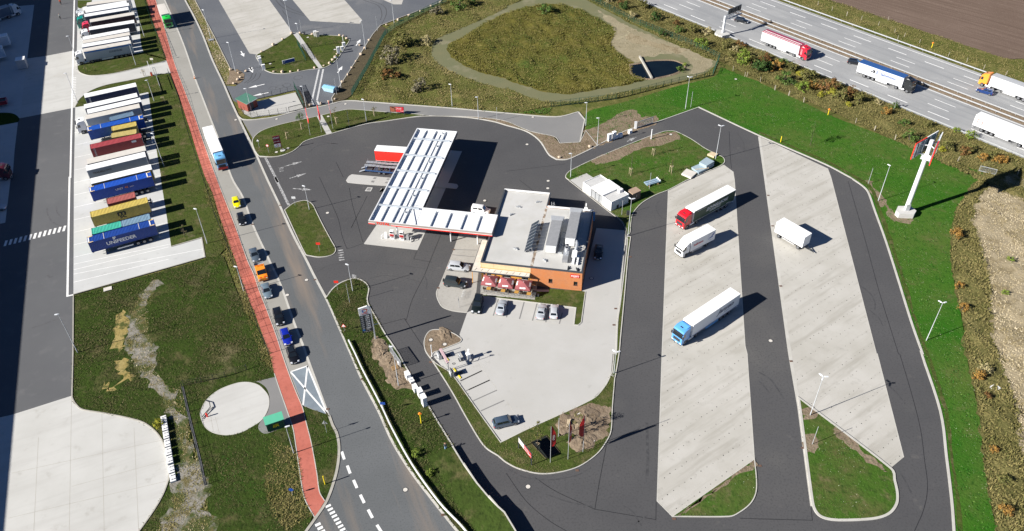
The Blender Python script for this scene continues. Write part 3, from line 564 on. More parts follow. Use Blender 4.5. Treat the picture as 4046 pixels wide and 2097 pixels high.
sheet('new_tar', 'P 910,1000 990,985 1050,1140 975,1180', .012, 'tar', False)

# ------------------------------------------------------------------ motorway
def hstrip(name, o0, o1, z, mat, s0=-150, s1=150): return sheet(name, [hw(s0,o0), hw(s1,o0), hw(s1,o1), hw(s0,o1)], z, mat, False)
hstrip('motorway', -.2, 15.6, .02, 'autobahn'); hstrip('motorway', 19.6, 35.2, .02, 'autobahn'); hstrip('median', 15.6, 19.6, .016, 'soil')
for o in (.5, 15.1, 20.0, 33.8): hstrip('edge_line', o-.13, o+.13, .026, 'marking')
for o, per, ph in ((3.65, 11.9, -19.6), (7.6, 17.9, 1.8), (11.2, 17.9, 1.8), (23.3, 17.75, -18.5), (26.5, 17.75, -18.5), (30.1, 11.9, -23.6)):
    k0 = int((-75-ph)/per)-1
    for k in range(k0, k0+16):
        s = ph+k*per
        if -80 < s < 90: dash(hw(s, o), hw(s+6, o), .22 if per > 13 else .28, .028, 'marking', 'lane_dash')

# small dark drain studs set in diagonal rows in the lorry bays
for nm, s in (('west', 'b2 1240,110 1700,30 c2 1860,780 1258,1205 1150,1100'), ('east', 'a3 20,1050 510,1275 c3 1075,775 990,850 300,325')):
    P = pts(s); st = MB(); a = R(35); ux, uy = Vector((math.cos(a), math.sin(a))), Vector((-math.sin(a), math.cos(a))); X = [p.x for p in P]; Y = [p.y for p in P]; c = Vector(((min(X)+max(X))/2, (min(Y)+max(Y))/2)); G_ = []
    for i in range(-60, 61):
        for j in range(-36, 37): q = c+ux*(i*1.25+(j % 2)*.6)+uy*(j*2.6); G_.append((q.x+random.uniform(-.1,.1), q.y+random.uniform(-.1,.1)))
    G_ = np.array(G_); k = inside(P, G_[:, 0], G_[:, 1])
    for x, y in G_[k]: r = random.uniform(.05, .11); st.quad((x-r,y-r*.4,.021),(x+r*.3,y-r,.021),(x+r,y+r*.4,.021),(x-r*.3,y+r,.021))
    o = st.build('drain_studs', 'tar', kind='stuff'); tag(o, 'small dark drain studs in the %s lorry bay' % nm, 'drain studs')

M_ground('tyre_rubber', [((.07,.07,.072), 1.5, .4, .65)], (.045,.045,.048), .8); M_ground('tyre_rubber_yard', [((.10,.10,.105), 1.5, .4, .65)], (.075,.075,.08), .8)
for s, w in (('b0 355,230 360,280 390,330 440,360 510,368', .3), ('b0 425,220 430,260 450,290 480,310', .3), ('b0 240,1135 320,1110 400,1080 440,1068', .3), ('b0 360,735 375,755 400,745', .4)): strip('tyre_mark', s, w, .004, .004, 'tyre_rubber_yard')
for s, w in (('b1 470,720 560,670 700,640 850,635 1000,650 1160,670 1300,690', .16), ('b1 880,760 1000,740 1150,760 1290,800', .16), ('b1 1290,735 1310,790 1305,840', .2), ('c2 1060,520 1062,650 1068,800 1060,920', .45), ('c2 20,870 150,935 330,950 520,920 640,860', .22), ('c2 300,1060 480,1120 650,1150', .2), ('c2 870,1140 950,1190 1020,1300', .22), ('c2 960,1290 1060,1220', .2), ('c3 0,140 80,190 140,270 185,340', .3), ('c3 0,210 40,250 80,300', .25), ('c3 960,230 1040,300 1100,380', .2), ('c3 1050,880 1100,960 1150,1060', .25), ('b3 750,810 830,870 870,940 870,1000', .25), ('b3 830,1000 900,1060 930,1120', .2), ('V 1120,900 1130,960 1170,1020 1230,1060', .2), ('V 1125,890 1160,850', .2), ('K 560,180 600,150', .3), ('M 890,960 990,880 1130,848 1260,850', .22), ('M 690,1150 720,1230 780,1335', .1), ('a2 1740,1000 1790,1080 1790,1150', .12), ('a1 420,1075 520,1070 640,1085', .15)): strip('tyre_mark', s, w, .0125, .0125, 'tyre_rubber')
for s, w in (('O 1380,0 1480,110 1640,210 1907,290', .25), ('O 1460,0 1560,100 1700,180 1907,255', .22), ('O 1505,195 1580,290 1670,340', .2), ('P 20,870 110,800 150,700', .2), ('P 60,870 160,800 200,720', .2), ('P 130,860 230,800 270,720', .2), ('a1 830,0 940,40 970,100 960,150', .2), ('a1 880,0 980,40 1005,100 960,200', .2)): strip('tyre_mark', s, w, .0075, .0075, 'tyre_rubber')
for s in ('P 760,790 800,760 880,760 905,785 850,815 780,812', 'P 490,930 540,900 600,900 620,930 560,950', 'P 590,900 650,870 720,880 720,910 640,935', 'P 380,960 430,920 500,930 490,965'): strip('tyre_mark', s, .10, .0075, .0075, 'tyre_rubber', True)

# worn margins, sand round the lamp feet, greener part of the fenced lawn, dark edging beside the gravel
wv = pts('a3 0,1005 500,1222 690,1322 b3 705,-5 800,60 845,115 895,260 975,480 1065,760 1165,1080 1255,1335 c3 1250,0 1392,430 1440,780 1482,1110 1502,1375 1530,1375 1508,1110 1466,780 1418,425 1275,0 b3 1278,1330 1190,1080 1090,755 1000,475 925,250 870,105 820,45 a3 740,1330 690,1305 500,1205 0,990')
sheet('worn_verge', wv, .03, 'island_grass')
for s in ('c3 320,420 390,400 440,450 420,500 340,500 322,460', 'c3 345,620 400,610 450,660 430,730 370,745 350,690', 'c3 560,560 620,600 800,750 940,860 960,900 780,790 640,680 570,600', 'c2 1780,860 1868,800 1870,850 1700,960 1500,1090 1320,1215 1290,1215 1500,1060'): sheet('soil_patch', s, .108, 'soil')
sheet('green_patch', 'c1 0,600 60,640 130,740 150,900 200,1100 260,1345 0,1345 c0 1650,1345 1640,1100 1660,900 1680,720', .012, 'dark_grass')
strip('edging', 'W 62,262 130,560 200,850 270,1130 330,1420', .35, 0, .08, 'asphalt_yard')

# ------------------------------------------------------------------ vehicle materials and builders
M_plain('rubber', (.018,.018,.02), .8); M_plain('rim', (.30,.31,.33), .4, .6); M_plain('steel_dark', (.05,.055,.06), .55, .3); M_plain('plastic_dark', (.03,.032,.036), .6)
M_plain('galvanised', (.52,.54,.56), .45, .5, .2, 2); M_plain('steel_white', (.74,.75,.76), .4, .1); M_plain('aluminium', (.62,.63,.65), .35, .6)
M_plain('glass_dark', (.012,.016,.020), .06, 0, .1, 1, .6, 1.0); M_plain('lamp_clear', (.8,.82,.85), .1, .3); M_plain('lamp_red', (.45,.01,.01), .25)
M_plain('white', (.80,.80,.79), .45, 0, .06); M_plain('cream', (.60,.565,.51), .6, 0, .15, .8); M_plain('grey_tarp', (.40,.41,.42), .55, 0, .12, .8)
M_plain('black', (.012,.012,.014), .4); M_plain('red', (.55,.02,.022), .4); M_plain('red_bright', (.75,.035,.02), .45); M_plain('orange', (.80,.22,.02), .5); M_plain('yellow', (.80,.62,.02), .5); M_plain('blue', (.02,.10,.42), .45); M_plain('wood', (.42,.27,.13), .7, 0, .3, 4); M_plain('wood_pale', (.62,.50,.33), .7, 0, .3, 4)
WH = {}
def wheel_mesh(r, wd):
    k = (r, wd)
    if k not in WH:
        t = MB().tube([(0,-wd/2,0),(0,-wd/2+.03,0),(0,wd/2-.03,0),(0,wd/2,0)], [r-.04, r, r, r-.04], 18).mesh('tyre', 'rubber', True)
        rm = MB().tube([(0,-wd/2-.012,0),(0,wd/2+.012,0)], r*.58, 12).mesh('rim', 'rim', True); hb = MB().tube([(0,-wd/2-.03,0),(0,wd/2+.03,0)], r*.2, 8).mesh('hub', 'steel_dark')
        WH[k] = (t, rm, hb)
    return WH[k]
def wheel(parent, x, y, r=.32, wd=.21):
    t, rm, hb = wheel_mesh(r, wd); o = link('wheel', t, parent, loc=(x, y, r)); link('rim', rm, o); link('hub', hb, o); return o
TEXTS = []
def lettering(txt, size, parent, loc, rot, mat, shear=0.0, name='lettering', bold=0.0, sx=1.0, label=None):
    o = bpy.data.objects.new(name, bpy.data.meshes.new(name)); COL.objects.link(o); o.parent = parent; o.location = loc; o.rotation_euler = rot; o.scale = (sx, 1, 1)
    if label: o['label'] = label
    TEXTS.append((o, txt, size, shear, bold, mat)); return o
def set_lettering():
    """turn all pending lettering into meshes in one go; like texts share one mesh"""
    tmp = {}
    for o, txt, size, shear, bold, mat in TEXTS:
        key = (txt, size, shear, bold)
        if key in tmp: continue
        cu = bpy.data.curves.new('t', 'FONT'); cu.body = txt; cu.size = size; cu.extrude = .004; cu.offset = bold; cu.shear = shear; cu.align_x = 'CENTER'; cu.align_y = 'CENTER'; cu.resolution_u = 2
        tmp[key] = bpy.data.objects.new('t', cu); COL.objects.link(tmp[key])
    bpy.context.view_layer.update(); dg = bpy.context.evaluated_depsgraph_get(); done = {}
    for o, txt, size, shear, bold, mat in TEXTS:
        key = (txt, size, shear, bold); mk = mat if isinstance(mat, str) else mat.name
        if (key, mk) not in done:
            me = bpy.data.meshes.new_from_object(tmp[key].evaluated_get(dg)); me.materials.clear(); me.materials.append(MATS[mk]); done[(key, mk)] = me
        old = o.data; o.data = done[(key, mk)]; bpy.data.meshes.remove(old)
    for t in tmp.values(): bpy.data.objects.remove(t)
SIDE_R = (R(90), 0, 0); SIDE_L = (R(90), 0, R(180))

def car(label, pos, rz, paintcol, kind='hatch', L=4.2, W=1.78, H=1.48, group=None, name=None, cat='car', glassroof=False):
    names = dict(hatch='hatchback_car', wagon='estate_car', suv='off_road_car', sedan='saloon_car', van='small_van')
    root = thing(name or names[kind], label, cat, (pos.x, pos.y, .012), rz, group); pm = paint(paintcol); h = L/2; w = W/2; belt = .93 if kind not in ('suv', 'van') else 1.05
    hood = belt-.06; lift = .18 if kind != 'suv' else .26
    st = [(-h, .80, .38, belt-.22), (-h+.10, .92, .30, belt-.06), (-h+.5, .99, lift+.02, belt), (-h*.35, 1, lift, belt), (h*.2, 1, lift, belt-.01), (h-1.15, .99, lift, hood), (h-.45, .96, lift+.03, hood-.12), (h-.12, .88, .28, hood-.26), (h, .74, .36, hood-.36)]
    if kind == 'van': st[-4] = (h-.95, .99, lift, hood)
    rings = []
    for x, ww, zb, zt in st:
        a = w*ww; rings.append([(x,-a*.86,zb),(x,-a,zb+.14),(x,-a,(zb+zt)/2+.04),(x,-a*.95,zt-.07),(x,-a*.80,zt),(x,0,zt+.025),(x,a*.80,zt),(x,a*.95,zt-.07),(x,a,(zb+zt)/2+.04),(x,a,zb+.14),(x,a*.86,zb)])
    MB().loft(rings).build('body', pm, root, 35)
    xb0, xr0, xr1, xb1 = {'hatch': (-h+.10, -h+.62, .25, h-1.18), 'wagon': (-h+.10, -h+.45, .35, h-1.35), 'suv': (-h+.08, -h+.30, .30, h-1.35), 'sedan': (-h+.85, -h+1.45, .20, h-1.35), 'van': (-h+.05, -h+.15, .55, h-.95)}[kind]
    z0, z1 = belt-.02, H; wb, wr = w*.90, w*(.70 if kind not in ('suv', 'van') else .78)
    def gr(t):
        a = xb0+(xr0-xb0)*t; b = xb1+(xr1-xb1)*t; y = wb+(wr-wb)*t; z = z0+(z1-.05-z0)*t
        return [(a,-y,z),(b,-y,z),(b,y,z),(a,y,z)]
    top = [(xr0+.10,-wr+.10,z1),(xr1-.15,-wr+.10,z1),(xr1-.15,wr-.10,z1),(xr0+.10,wr-.10,z1)]
    cabin = MB().loft([gr(0), gr(.5), gr(1.0), top]).build('cabin', pm, root, 30)
    def face(i, j, u0, u1, v0, v1, name, parent=root):
        def P(u, v):
            g = gr(v); A = Vector(g[i]); B = Vector(g[j]); return A.lerp(B, u)
        q = [P(u0,v0), P(u1,v0), P(u1,v1), P(u0,v1)]; n = (q[1]-q[0]).cross(q[3]-q[0]).normalized()*.012
        c = Vector(((xb0+xb1)/2, 0, (z0+z1)/2))
        if (q[0]-c).dot(n) < 0: n = -n
        MB().loft([[p-n*.5 for p in q], [p+n for p in q]]).build(name, 'glass_dark', parent)
    face(1, 2, .07, .93, .10, .93, 'windscreen'); face(3, 0, .10, .90, .30, .90, 'rear_window')
    for i, j, sgn in ((0, 1, 1), (3, 2, 1)):
        if kind == 'van' : face(i, j, .58, .90, .30, .88, 'side_window'); face(i, j, .14, .52, .40, .85, 'side_window')
        else: face(i, j, .52, .90, .24, .88, 'side_window'); face(i, j, .14, .49, .24, .88, 'side_window')
    if glassroof: MB().box(xr0+.25, xr1-.25, -wr+.2, wr-.2, z1, z1+.008).build('glass_roof', 'glass_dark', root)
    r = .33 if kind not in ('suv',) else .38
    for x in (-h+.78, h-.82):
        for s in (-1, 1): wheel(root, x, s*(w-.10), r, .22)
    for s in (-1, 1):
        MB().loft([[(h-.30,s*w*.93,hood-.30),(h-.30,s*w*.55,hood-.30),(h-.30,s*w*.55,hood-.15),(h-.30,s*w*.93,hood-.17)], [(h-.05,s*w*.86,hood-.34),(h+.005,s*w*.50,hood-.36),(h-.06,s*w*.50,hood-.23),(h-.12,s*w*.85,hood-.22)]]).build('headlight', 'lamp_clear', root)
        MB().loft([[(-h-.005,s*w*.80,belt-.36),(-h-.005,s*w*.52,belt-.36),(-h+.03,s*w*.52,belt-.18),(-h+.04,s*w*.84,belt-.18)], [(-h+.14,s*w*.95,belt-.36),(-h+.14,s*w*.55,belt-.36),(-h+.14,s*w*.55,belt-.12),(-h+.14,s*w*.93,belt-.12)]]).build('tail_light', 'lamp_red', root)
        MB().box(xb1-.42, xb1-.24, s*(w+.02)-.09, s*(w+.02)+.09, belt+.02, belt+.16).build('mirror', pm, root)
    MB().box(h-.06, h+.012, -w*.42, w*.42, .36, hood-.40).build('grille', 'plastic_dark', root); MB().box(h-.02, h+.022, -.26, .26, .40, .51).build('number_plate', 'white', root); MB().box(-h-.022, -h+.02, -.26, .26, .52, .63).build('number_plate', 'white', root)
    MB().box(-h+.12, h-.12, -w*.84, w*.84, .17, lift+.05).build('underbody', 'plastic_dark', root)
    if kind == 'suv':
        for s in (-1, 1): MB().bar((xr0+.2,s*(wr-.05),z1+.04),(xr1-.2,s*(wr-.05),z1+.04),.04).build('roof_rail', 'steel_dark', root)
    return root

def cab(root, x0, col, H=3.75, Lc=2.25, W=2.48, deflector=True, topcol=None):
    """a cab-over lorry cab standing from x0 (back) forwards"""
    pm = paint(col); x1 = x0+Lc; zb = 1.02
    prof = [(x0, zb), (x0, H-.22), (x0+.12, H), (x0+Lc*.55, H), (x1-.35, H-.32), (x1-.20, H-.62), (x1-.02, 1.95), (x1+.05, 1.55), (x1+.05, .50), (x1-.55, .42), (x1-.62, .80), (x1-.80, 1.06), (x1-1.15, 1.12), (x1-1.5, 1.02)]
    cx = x0+Lc/2
    def ring(y, k): return [(cx+(x-cx)*k, y, 2+(z-2)*(1-(1-k)*.5)) for x, z in prof]
    mb = MB(); mb.loft([ring(-W/2, .94), ring(-W/2+.10, 1), ring(W/2-.10, 1), ring(W/2, .94)]); c = mb.build('cab', pm, root, 30)
    ws = [(x1-.185, -W/2+.12, H-.66), (x1-.185, W/2-.12, H-.66), (x1-.01, W/2-.10, 2.0), (x1-.01, -W/2+.10, 2.0)]
    n = Vector((.02, 0, .003)); MB().loft([[Vector(p)-n for p in ws], [Vector(p)+n for p in ws]]).build('windscreen', 'glass_dark', c)
    for s in (-1, 1):
        y = s*(W/2-.02); q = [(x1-.95,y,2.0),(x1-.22,y,2.05),(x1-.38,y,2.85),(x1-.95,y,2.85)]
        MB().loft([[(a,b-s*.03,d) for a,b,d in q], [(a,b+s*.025,d) for a,b,d in q]]).build('side_window', 'glass_dark', c)
        MB().box(x1-.10, x1+.08, s*(W/2+.12)-.11, s*(W/2+.12)+.11, 2.0, 2.62).build('mirror', 'plastic_dark', c)
        MB().box(x1+.0, x1+.075, s*(W/2-.30)-.20, s*(W/2-.30)+.20, .62, .86).build('headlight', 'lamp_clear', c)
        MB().box(x1-1.45, x1-1.02, s*(W/2-.12)-.08, s*(W/2-.12)+.10, .45, 1.0).build('step', 'plastic_dark', c)
    MB().box(x1-.02, x1+.07, -W*.33, W*.33, 1.02, 1.72).build('grille', 'plastic_dark', c); MB().box(x1-.1, x1+.085, -W/2+.06, W/2-.06, .40, .56).build('bumper', 'plastic_dark', c)
    MB().box(x1-.30, x1+.10, -W/2+.1, W/2-.1, H-.72, H-.60).build('sun_visor', 'plastic_dark', c); MB().box(x0+.85, x0+1.35, -.3, .3, H-.01, H+.03).build('roof_hatch', 'plastic_dark', c)
    MB().box(x1+.06, x1+.09, -.26, .26, .58, .70).build('number_plate', 'white', c)
    if topcol: MB().loft([[(x0+.05,-W/2+.12,H-.02),(x0+Lc*.55,-W/2+.25,H-.02),(x0+Lc*.55,W/2-.25,H-.02),(x0+.05,W/2-.12,H-.02)], [(x0+.05,-W/2+.15,H+.28),(x0+.35,-W/2+.35,H+.28),(x0+.35,W/2-.35,H+.28),(x0+.05,W/2-.15,H+.28)]]).build('roof_spoiler', paint(topcol), c)
    return c
def tractor(root, front, col, **kw):
    """tractor whose cab back stands at x = front+.55; chassis reaches under the trailer"""
    x0 = front+.55; cab(root, x0, col, **kw); fr = MB()
    for s in (-1, 1): fr.box(x0-3.4, x0+1.6, s*.42-.06, s*.42+.06, .62, .88)
    fr.box(x0-3.3, x0-1.6, -.5, .5, .88, 1.0); fr.build('tractor_frame', 'steel_dark', root)
    for s in (-1, 1):
        wheel(root, x0-2.0, s*.98, .50, .55); wheel(root, x0+1.15, s*1.05, .50, .32)
        MB().tube([(x0-1.15,s*.95,.62),(x0+.25,s*.95,.62)], .31, 12).build('fuel_tank', 'aluminium', root, True); MB().box(x0-2.6, x0-1.4, s*.98-.30, s*.98+.30, 1.03, 1.06).build('mudguard', 'plastic_dark', root)
def trailer_parts(root, L=13.6, side='grey_tarp', roof='cream', rear='white', W=2.55, H=4.0, floor=1.12, axles=(2.5, 3.8, 5.1), guard=True, tarp=True, frontcol=None):
    w = W/2
    sm = side if not isinstance(side, tuple) else paint(side, .5, .1); rm = roof if not isinstance(roof, tuple) else paint(roof, .5, .1)
    MB().box(.06, L-.06, -w+.01, w-.01, floor, H-.05).build('trailer_body', sm, root)
    # roof with cant rails, slightly sagging tarpaulin bows
    mb = MB(); n = 12
    rings = []
    for i in range(n+1):
        x = L*i/n; sag = -.02 if 0 < i < n and tarp else 0
        rings.append([(x,-w,H-.12),(x,-w,H-.01),(x,-w+.14,H),(x,0,H+sag+.02),(x,w-.14,H),(x,w,H-.01),(x,w,H-.12)])
    mb.loft(rings); mb.build('roof', rm, root, 30)
    for i in (0, 1):
        x = .0 if i == 0 else L-.07
        MB().box(x, x+.07, -w, w, floor-.05, H-.10).build('rear_door' if i == 0 else 'front_wall', rear if i == 0 or not frontcol else paint(frontcol, .5, .1), root)
    for s in (-1, 1):
        MB().box(0, L, s*(w-.03)-.03, s*(w-.03)+.04, floor-.10, floor+.02).build('side_rail', 'grey_tarp', root)
        if tarp and False: pass
        MB().box(-.03, .02, s*(w-.35)-.14, s*(w-.35)+.14, .88, 1.0).build('tail_light', 'lamp_red', root)
        if guard: MB().box(axles[-1]+.9, L-4.2, s*(w-.05)-.03, s*(w-.05)+.03, .48, .95).build('side_guard', 'steel_white', root)
        MB().box(L-3.6, L-3.45, s*.75-.06, s*.75+.06, .05, floor-.05).build('landing_leg', 'steel_dark', root)
        for x in axles: wheel(root, x, s*1.02, .50, .42)
    fr = MB()
    for s in (-1, 1): fr.box(.2, L-.2, s*.5-.08, s*.5+.08, .82, floor-.02)
    fr.build('chassis', 'steel_dark', root); MB().box(.02, .14, -w+.1, w-.1, .52, .66).build('underrun_bar', 'steel_white', root)
def frame_from_edge(k, rear, front, z, side, L=13.6, W=2.55, anchor='mid'):
    a = at(k, *rear, z); b = at(k, *front, z); d = (b-a); d.z = 0; d.normalize(); n = Vector((-d.y, d.x, 0))        # n = vehicle's left
    mid = (a+b)/2 if anchor == 'mid' else (a+d*L/2 if anchor == 'rear' else b-d*L/2)
    o = mid-d*L/2-n*side*W/2; return Vector((o.x, o.y, .016)), math.atan2(d.y, d.x)
def lorry(label, k, rear, front, side, roof='cream', body='grey_tarp', cabcol=None, rear_mat='white', L=13.6, H=4.0, anchor='mid', group=None, name=None, guard=True, topcol=None, cabH=3.75, cat=None, **kw):
    o, rz = frame_from_edge(k, rear, front, H, side, L, anchor=anchor)
    root = thing(name or ('articulated_lorry' if cabcol else 'semi_trailer'), label, cat or ('lorry' if cabcol else 'trailer'), o, rz, group)
    trailer_parts(root, L, body, roof, rear_mat, H=H, guard=guard, **kw)
    if cabcol: tractor(root, L, cabcol, H=cabH, topcol=topcol)
    return root
CONT = {}
def container_mesh(L, col, wear=0.0):
    W, H = 2.44, 2.6; key = (L, col)
    if key in CONT: return CONT[key]
    nm = 'container_%02x%02x%02x' % tuple(int(c*255) for c in col); m, nt, b = nodemat(nm); v = posvec(nt, obj=True)
    c = mixc(nt, noise(nt, v, .9, 5, .65, .35, .75), col, tuple(x*.80 for x in col)); c = mixc(nt, noise(nt, v, 1.6, 6, .7, .64-.06*wear, .72), c, (.16,.085,.045) if wear else tuple(x*.7 for x in col))
    nt.links.new(c, b.inputs['Base Color']); b.inputs['Roughness'].default_value = .55; MATS[nm] = m
    pitch = .29; n = int((L-.4)/pitch); x0 = (L-n*pitch)/2; d = .04
    def prof():
        out = []
        for i in range(n): x = x0+i*pitch; out += [(x, 0), (x+.09, 0), (x+.14, d), (x+.24, d)]
        return [(.1, 0)]+out+[(L-.1, 0)]
    P = prof(); walls = [MB(), MB()]; roof = MB()
    for s in (-1, 1):
        for (xa, da), (xb, db) in zip(P, P[1:]): walls[s > 0].quad((xa,s*(W/2-.02-da),.12),(xb,s*(W/2-.02-db),.12),(xb,s*(W/2-.02-db),H-.1),(xa,s*(W/2-.02-da),H-.1))
    for (xa, da), (xb, db) in zip(P, P[1:]): roof.quad((xa,-W/2+.06,H-.02-da*.8),(xb,-W/2+.06,H-.02-db*.8),(xb,W/2-.06,H-.02-db*.8),(xa,W/2-.06,H-.02-da*.8))
    fr = MB()
    for s in (-1, 1):
        fr.box(0, L, s*(W/2-.04)-.04, s*(W/2-.04)+.04, 0, .14); fr.box(.0, L, s*(W/2-.04)-.04, s*(W/2-.04)+.04, H-.12, H)
        for x in (0, L-.1): fr.box(x, x+.1, s*(W/2-.06)-.06, s*(W/2-.06)+.06, .0, H)
    for x in (0, L-.12): fr.box(x, x+.12, -W/2, W/2, 0, .14); fr.box(x, x+.12, -W/2, W/2, H-.14, H-.003)
    door = MB().box(.03, .09, -W/2+.1, W/2-.1, .12, H-.12); endw = MB()
    for i in range(9): endw.box(L-.10, L-.05-(.03 if i % 2 else 0), -W/2+.1+i*.249, -W/2+.1+(i+1)*.249, .12, H-.12)
    lock = MB()
    for y in (-.75, -.3, .3, .75): lock.cyl(.02, y, .15, H-.15, .02, 6)
    CONT[key] = [('side_wall', walls[0].mesh('side_wall', m)), ('side_wall', walls[1].mesh('side_wall', m)), ('roof', roof.mesh('roof', m)), ('frame', fr.mesh('frame', m)), ('doors', door.mesh('doors', m)), ('end_wall', endw.mesh('end_wall', m)), ('lock_bars', lock.mesh('lock_bars', 'galvanised'))]
    return CONT[key]
CAST = None
def container(label, k, rear, front, L, col, top=4.05, side=1, group='containers in the bays', wear=0, castcol=None):
    global CAST
    o, rz = frame_from_edge(k, rear, front, top, side, L, 2.44)
    root = thing('shipping_container', label, 'container', (o.x, o.y, top-2.6), rz, group)
    for nm, me in container_mesh(L, col, wear): link(nm, me, root)
    if CAST is None: CAST = MB().box(0, .18, -.09, .09, 0, .12).mesh('corner_casting', 'steel_dark')
    ins = .76 if L > 13 else 0
    for x in (ins, L-.18-ins):
        for s in (-1, 1): c = link('corner_casting', CAST, root, loc=(x, s*1.14, 2.495))
    if L > 13:
        ym = M_plain('casting_yellow', (.75,.55,.25), .5) if 'casting_yellow' not in MATS else MATS['casting_yellow']
        for x in (.1, L-1.05):
            for s in (-1, 1): MB().box(x, x+.95, s*1.05-.14, s*1.05+.14, 2.585, 2.612).build('reinforcing_plate', ym if castcol is None else castcol, root)
            MB().box(x+.72, x+.95, -.85, .85, 2.585, 2.608).build('end_plate', 'white', root)
        for x in (3.2, L-3.3): MB().box(x, x+.10, -1.15, 1.15, 2.58, 2.606).build('roof_band', 'cream', root)
    return root, o, rz
def chassis(label, o, rz, L=12.4, group='container chassis in the bays', bed=1.40):
    root = thing('container_chassis', label, 'trailer', (o.x, o.y, .016), rz, group); fr = MB()
    for s in (-1, 1): fr.box(.1, L, s*.5-.08, s*.5+.08, 1.02, bed-.01)
    for x in (.2, 3.2, 6.2, 9.2, L-.4): fr.box(x, x+.2, -1.2, 1.2, bed-.2, bed-.005)
    fr.build('frame', 'steel_dark', root); MB().box(.0, .12, -1.15, 1.15, .5, .64).build('underrun_bar', 'steel_white', root)
    for s in (-1, 1):
        for x in (2.0, 3.3, 4.6): wheel(root, x, s*1.0, .50, .42)
        MB().box(5.6, 8.9, s*1.2-.02, s*1.2+.02, .45, .75).build('side_guard', 'steel_white', root); MB().box(L-3.2, L-3.05, s*.75-.06, s*.75+.06, .05, 1.05).build('landing_leg', 'steel_dark', root)
    return root
RX = lambda t, s, p, x, z, m, **kw: lettering(t, s, p, (x, -1.292, z), SIDE_R, m, **kw)
LX = lambda t, s, p, x, z, m, **kw: lettering(t, s, p, (x, 1.292, z), SIDE_L, m, **kw)

# ------------------------------------------------------------------ parked lorries and trailers, upper block of the yard
GU = 'lorries parked in the upper bays'; GL = 'trailers parked in the lower bays'
lorry('grey topped trailer, topmost of the row, cut by the picture edge', 'L1', (1035,5), (365,90), 1, 'cream', 'grey_tarp', group=GU)
lorry('white topped trailer with silver tractor in the upper bays', 'L1', (1055,58), (235,195), 1, 'white', 'grey_tarp', (.42,.44,.46), group=GU)
lorry('white topped trailer with white cab behind the teal one', 'L1', (1078,105), (300,235), 1, 'white', (.50,.56,.66), (.75,.76,.77), group=GU)
t = lorry('lorry with teal green cab and dark grey curtain trailer', 'L1', (1060,185), (285,312), 1, 'white', (.10,.125,.16), (.0,.22,.17), group=GU); LX('KLOOSTERBOER', .55, t, 4.6, 3.2, 'black')
lorry('lorry with crimson cab and dark maroon trailer under beige roof', 'L1', (1180,275), (380,415), 1, 'cream', (.045,.02,.03), (.62,.03,.07), group=GU)
lorry('lorry with white cab and near black navy trailer', 'L1', (1172,430), (365,562), 1, 'white', (.012,.02,.04), (.78,.79,.80), group=GU)
lorry('pale roofed trailer without tractor below the navy trailer', 'L1', (1087,588), (250,745), 1, 'white', 'grey_tarp', group=GU)
lorry('beige roofed trailer between two pale trailers, upper bays', 'L1', (1107,660), (240,815), 1, 'cream', (.10,.14,.20), group=GU)
lorry('white roofed trailer just behind the lettered grey curtain trailer', 'L1', (1082,742), (232,888), 1, 'white', (.10,.20,.38), group=GU)
t = lorry('white cab lorry with lettered grey curtain trailer and blue band', 'L1', (1110,820), (262,972), 1, 'cream', (.44,.47,.50), (.80,.80,.80), group=GU)
MB().box(.2, 13.4, 1.266, 1.284, 3.42, 3.86).build('blue_band', paint((.02,.16,.48)), t); LX('SÜDERELBE', .75, t, 4.9, 2.55, paint((.03,.05,.10)), bold=.012)
# lower block
t = lorry('navy curtain trailer with white roof, topmost of lower bays', 'L2', (1225,150), (277,358), 1, 'white', (.008,.022,.085), group=GL)
lettering('VIKING', .62, t, (12.5, 1.292, 2.6), (R(90), R(-90), R(180)), 'white', bold=.01)
lorry('white roofed trailer directly below the navy curtain trailer', 'L2', (1245,345), (277,562), 1, 'white', (.008,.022,.085), group=GL)
lorry('white roofed trailer directly above the beige roofed lorry', 'L2', (1307,438), (338,658), 1, 'white', (.03,.06,.14), group=GL)
lorry('white cab lorry with long pale grey trailer under beige roof', 'L2', (1287,550), (298,765), 1, 'cream', (.42,.47,.52), (.80,.80,.80), group=GL)
BLUE = (.006,.075,.40)
def boxed(label, clabel, k, rear, front, L, col, top=4.05, **kw):
    c, o, rz = container(label, k, rear, front, L, col, top, **kw); d = Vector((math.cos(rz), math.sin(rz), 0)); bed = top-2.6
    chassis(clabel, o-d*(.1 if L > 7 else (3.0 if kw.get('mid', 1) else .1)), rz, L+.1 if L > 7 else 12.4, bed=bed); return c
boxed('long bright blue ribbed container without lettering, upper half of the bays', 'chassis under the unlettered bright blue container', 'L2', (1345,760), (335,985), 13.72, BLUE)
def boxed20(label, clabel, k, rear, front, col, top=3.95, back=3.0, wear=0):
    c, o, rz = container(label, k, rear, front, 6.06, col, top, wear=wear); d = Vector((math.cos(rz), math.sin(rz), 0)); chassis(clabel, o-d*back, rz, 12.4, bed=top-2.6); return c
YEL = (.52,.40,.10)
boxed20('small slate blue container beside the pale grey trailer', 'chassis under the small slate blue container', 'L2', (1187,690), (745,800), (.12,.19,.27))
boxed20('upper of two short yellow containers', 'chassis under the upper short yellow container', 'L2', (1235,888), (775,985), YEL, wear=.3)
boxed20('lower of two short yellow containers', 'chassis under the lower short yellow container', 'L2', (1222,1035), (768,1115), (.50,.40,.14), wear=.6)
c = boxed('long brick red container with white side lettering', 'chassis under the long brick red container', 'L2', (1320,1113), (380,1325), 12.19, (.34,.05,.055), 3.95)
lettering('CRONOS', .62, c, (11.3, 1.232, 1.3), (R(90), R(-90), R(180)), 'white'); MB().box(1.5, 2.6, 1.222, 1.232, 1.75, 2.3).build('side_badge', 'white', c)
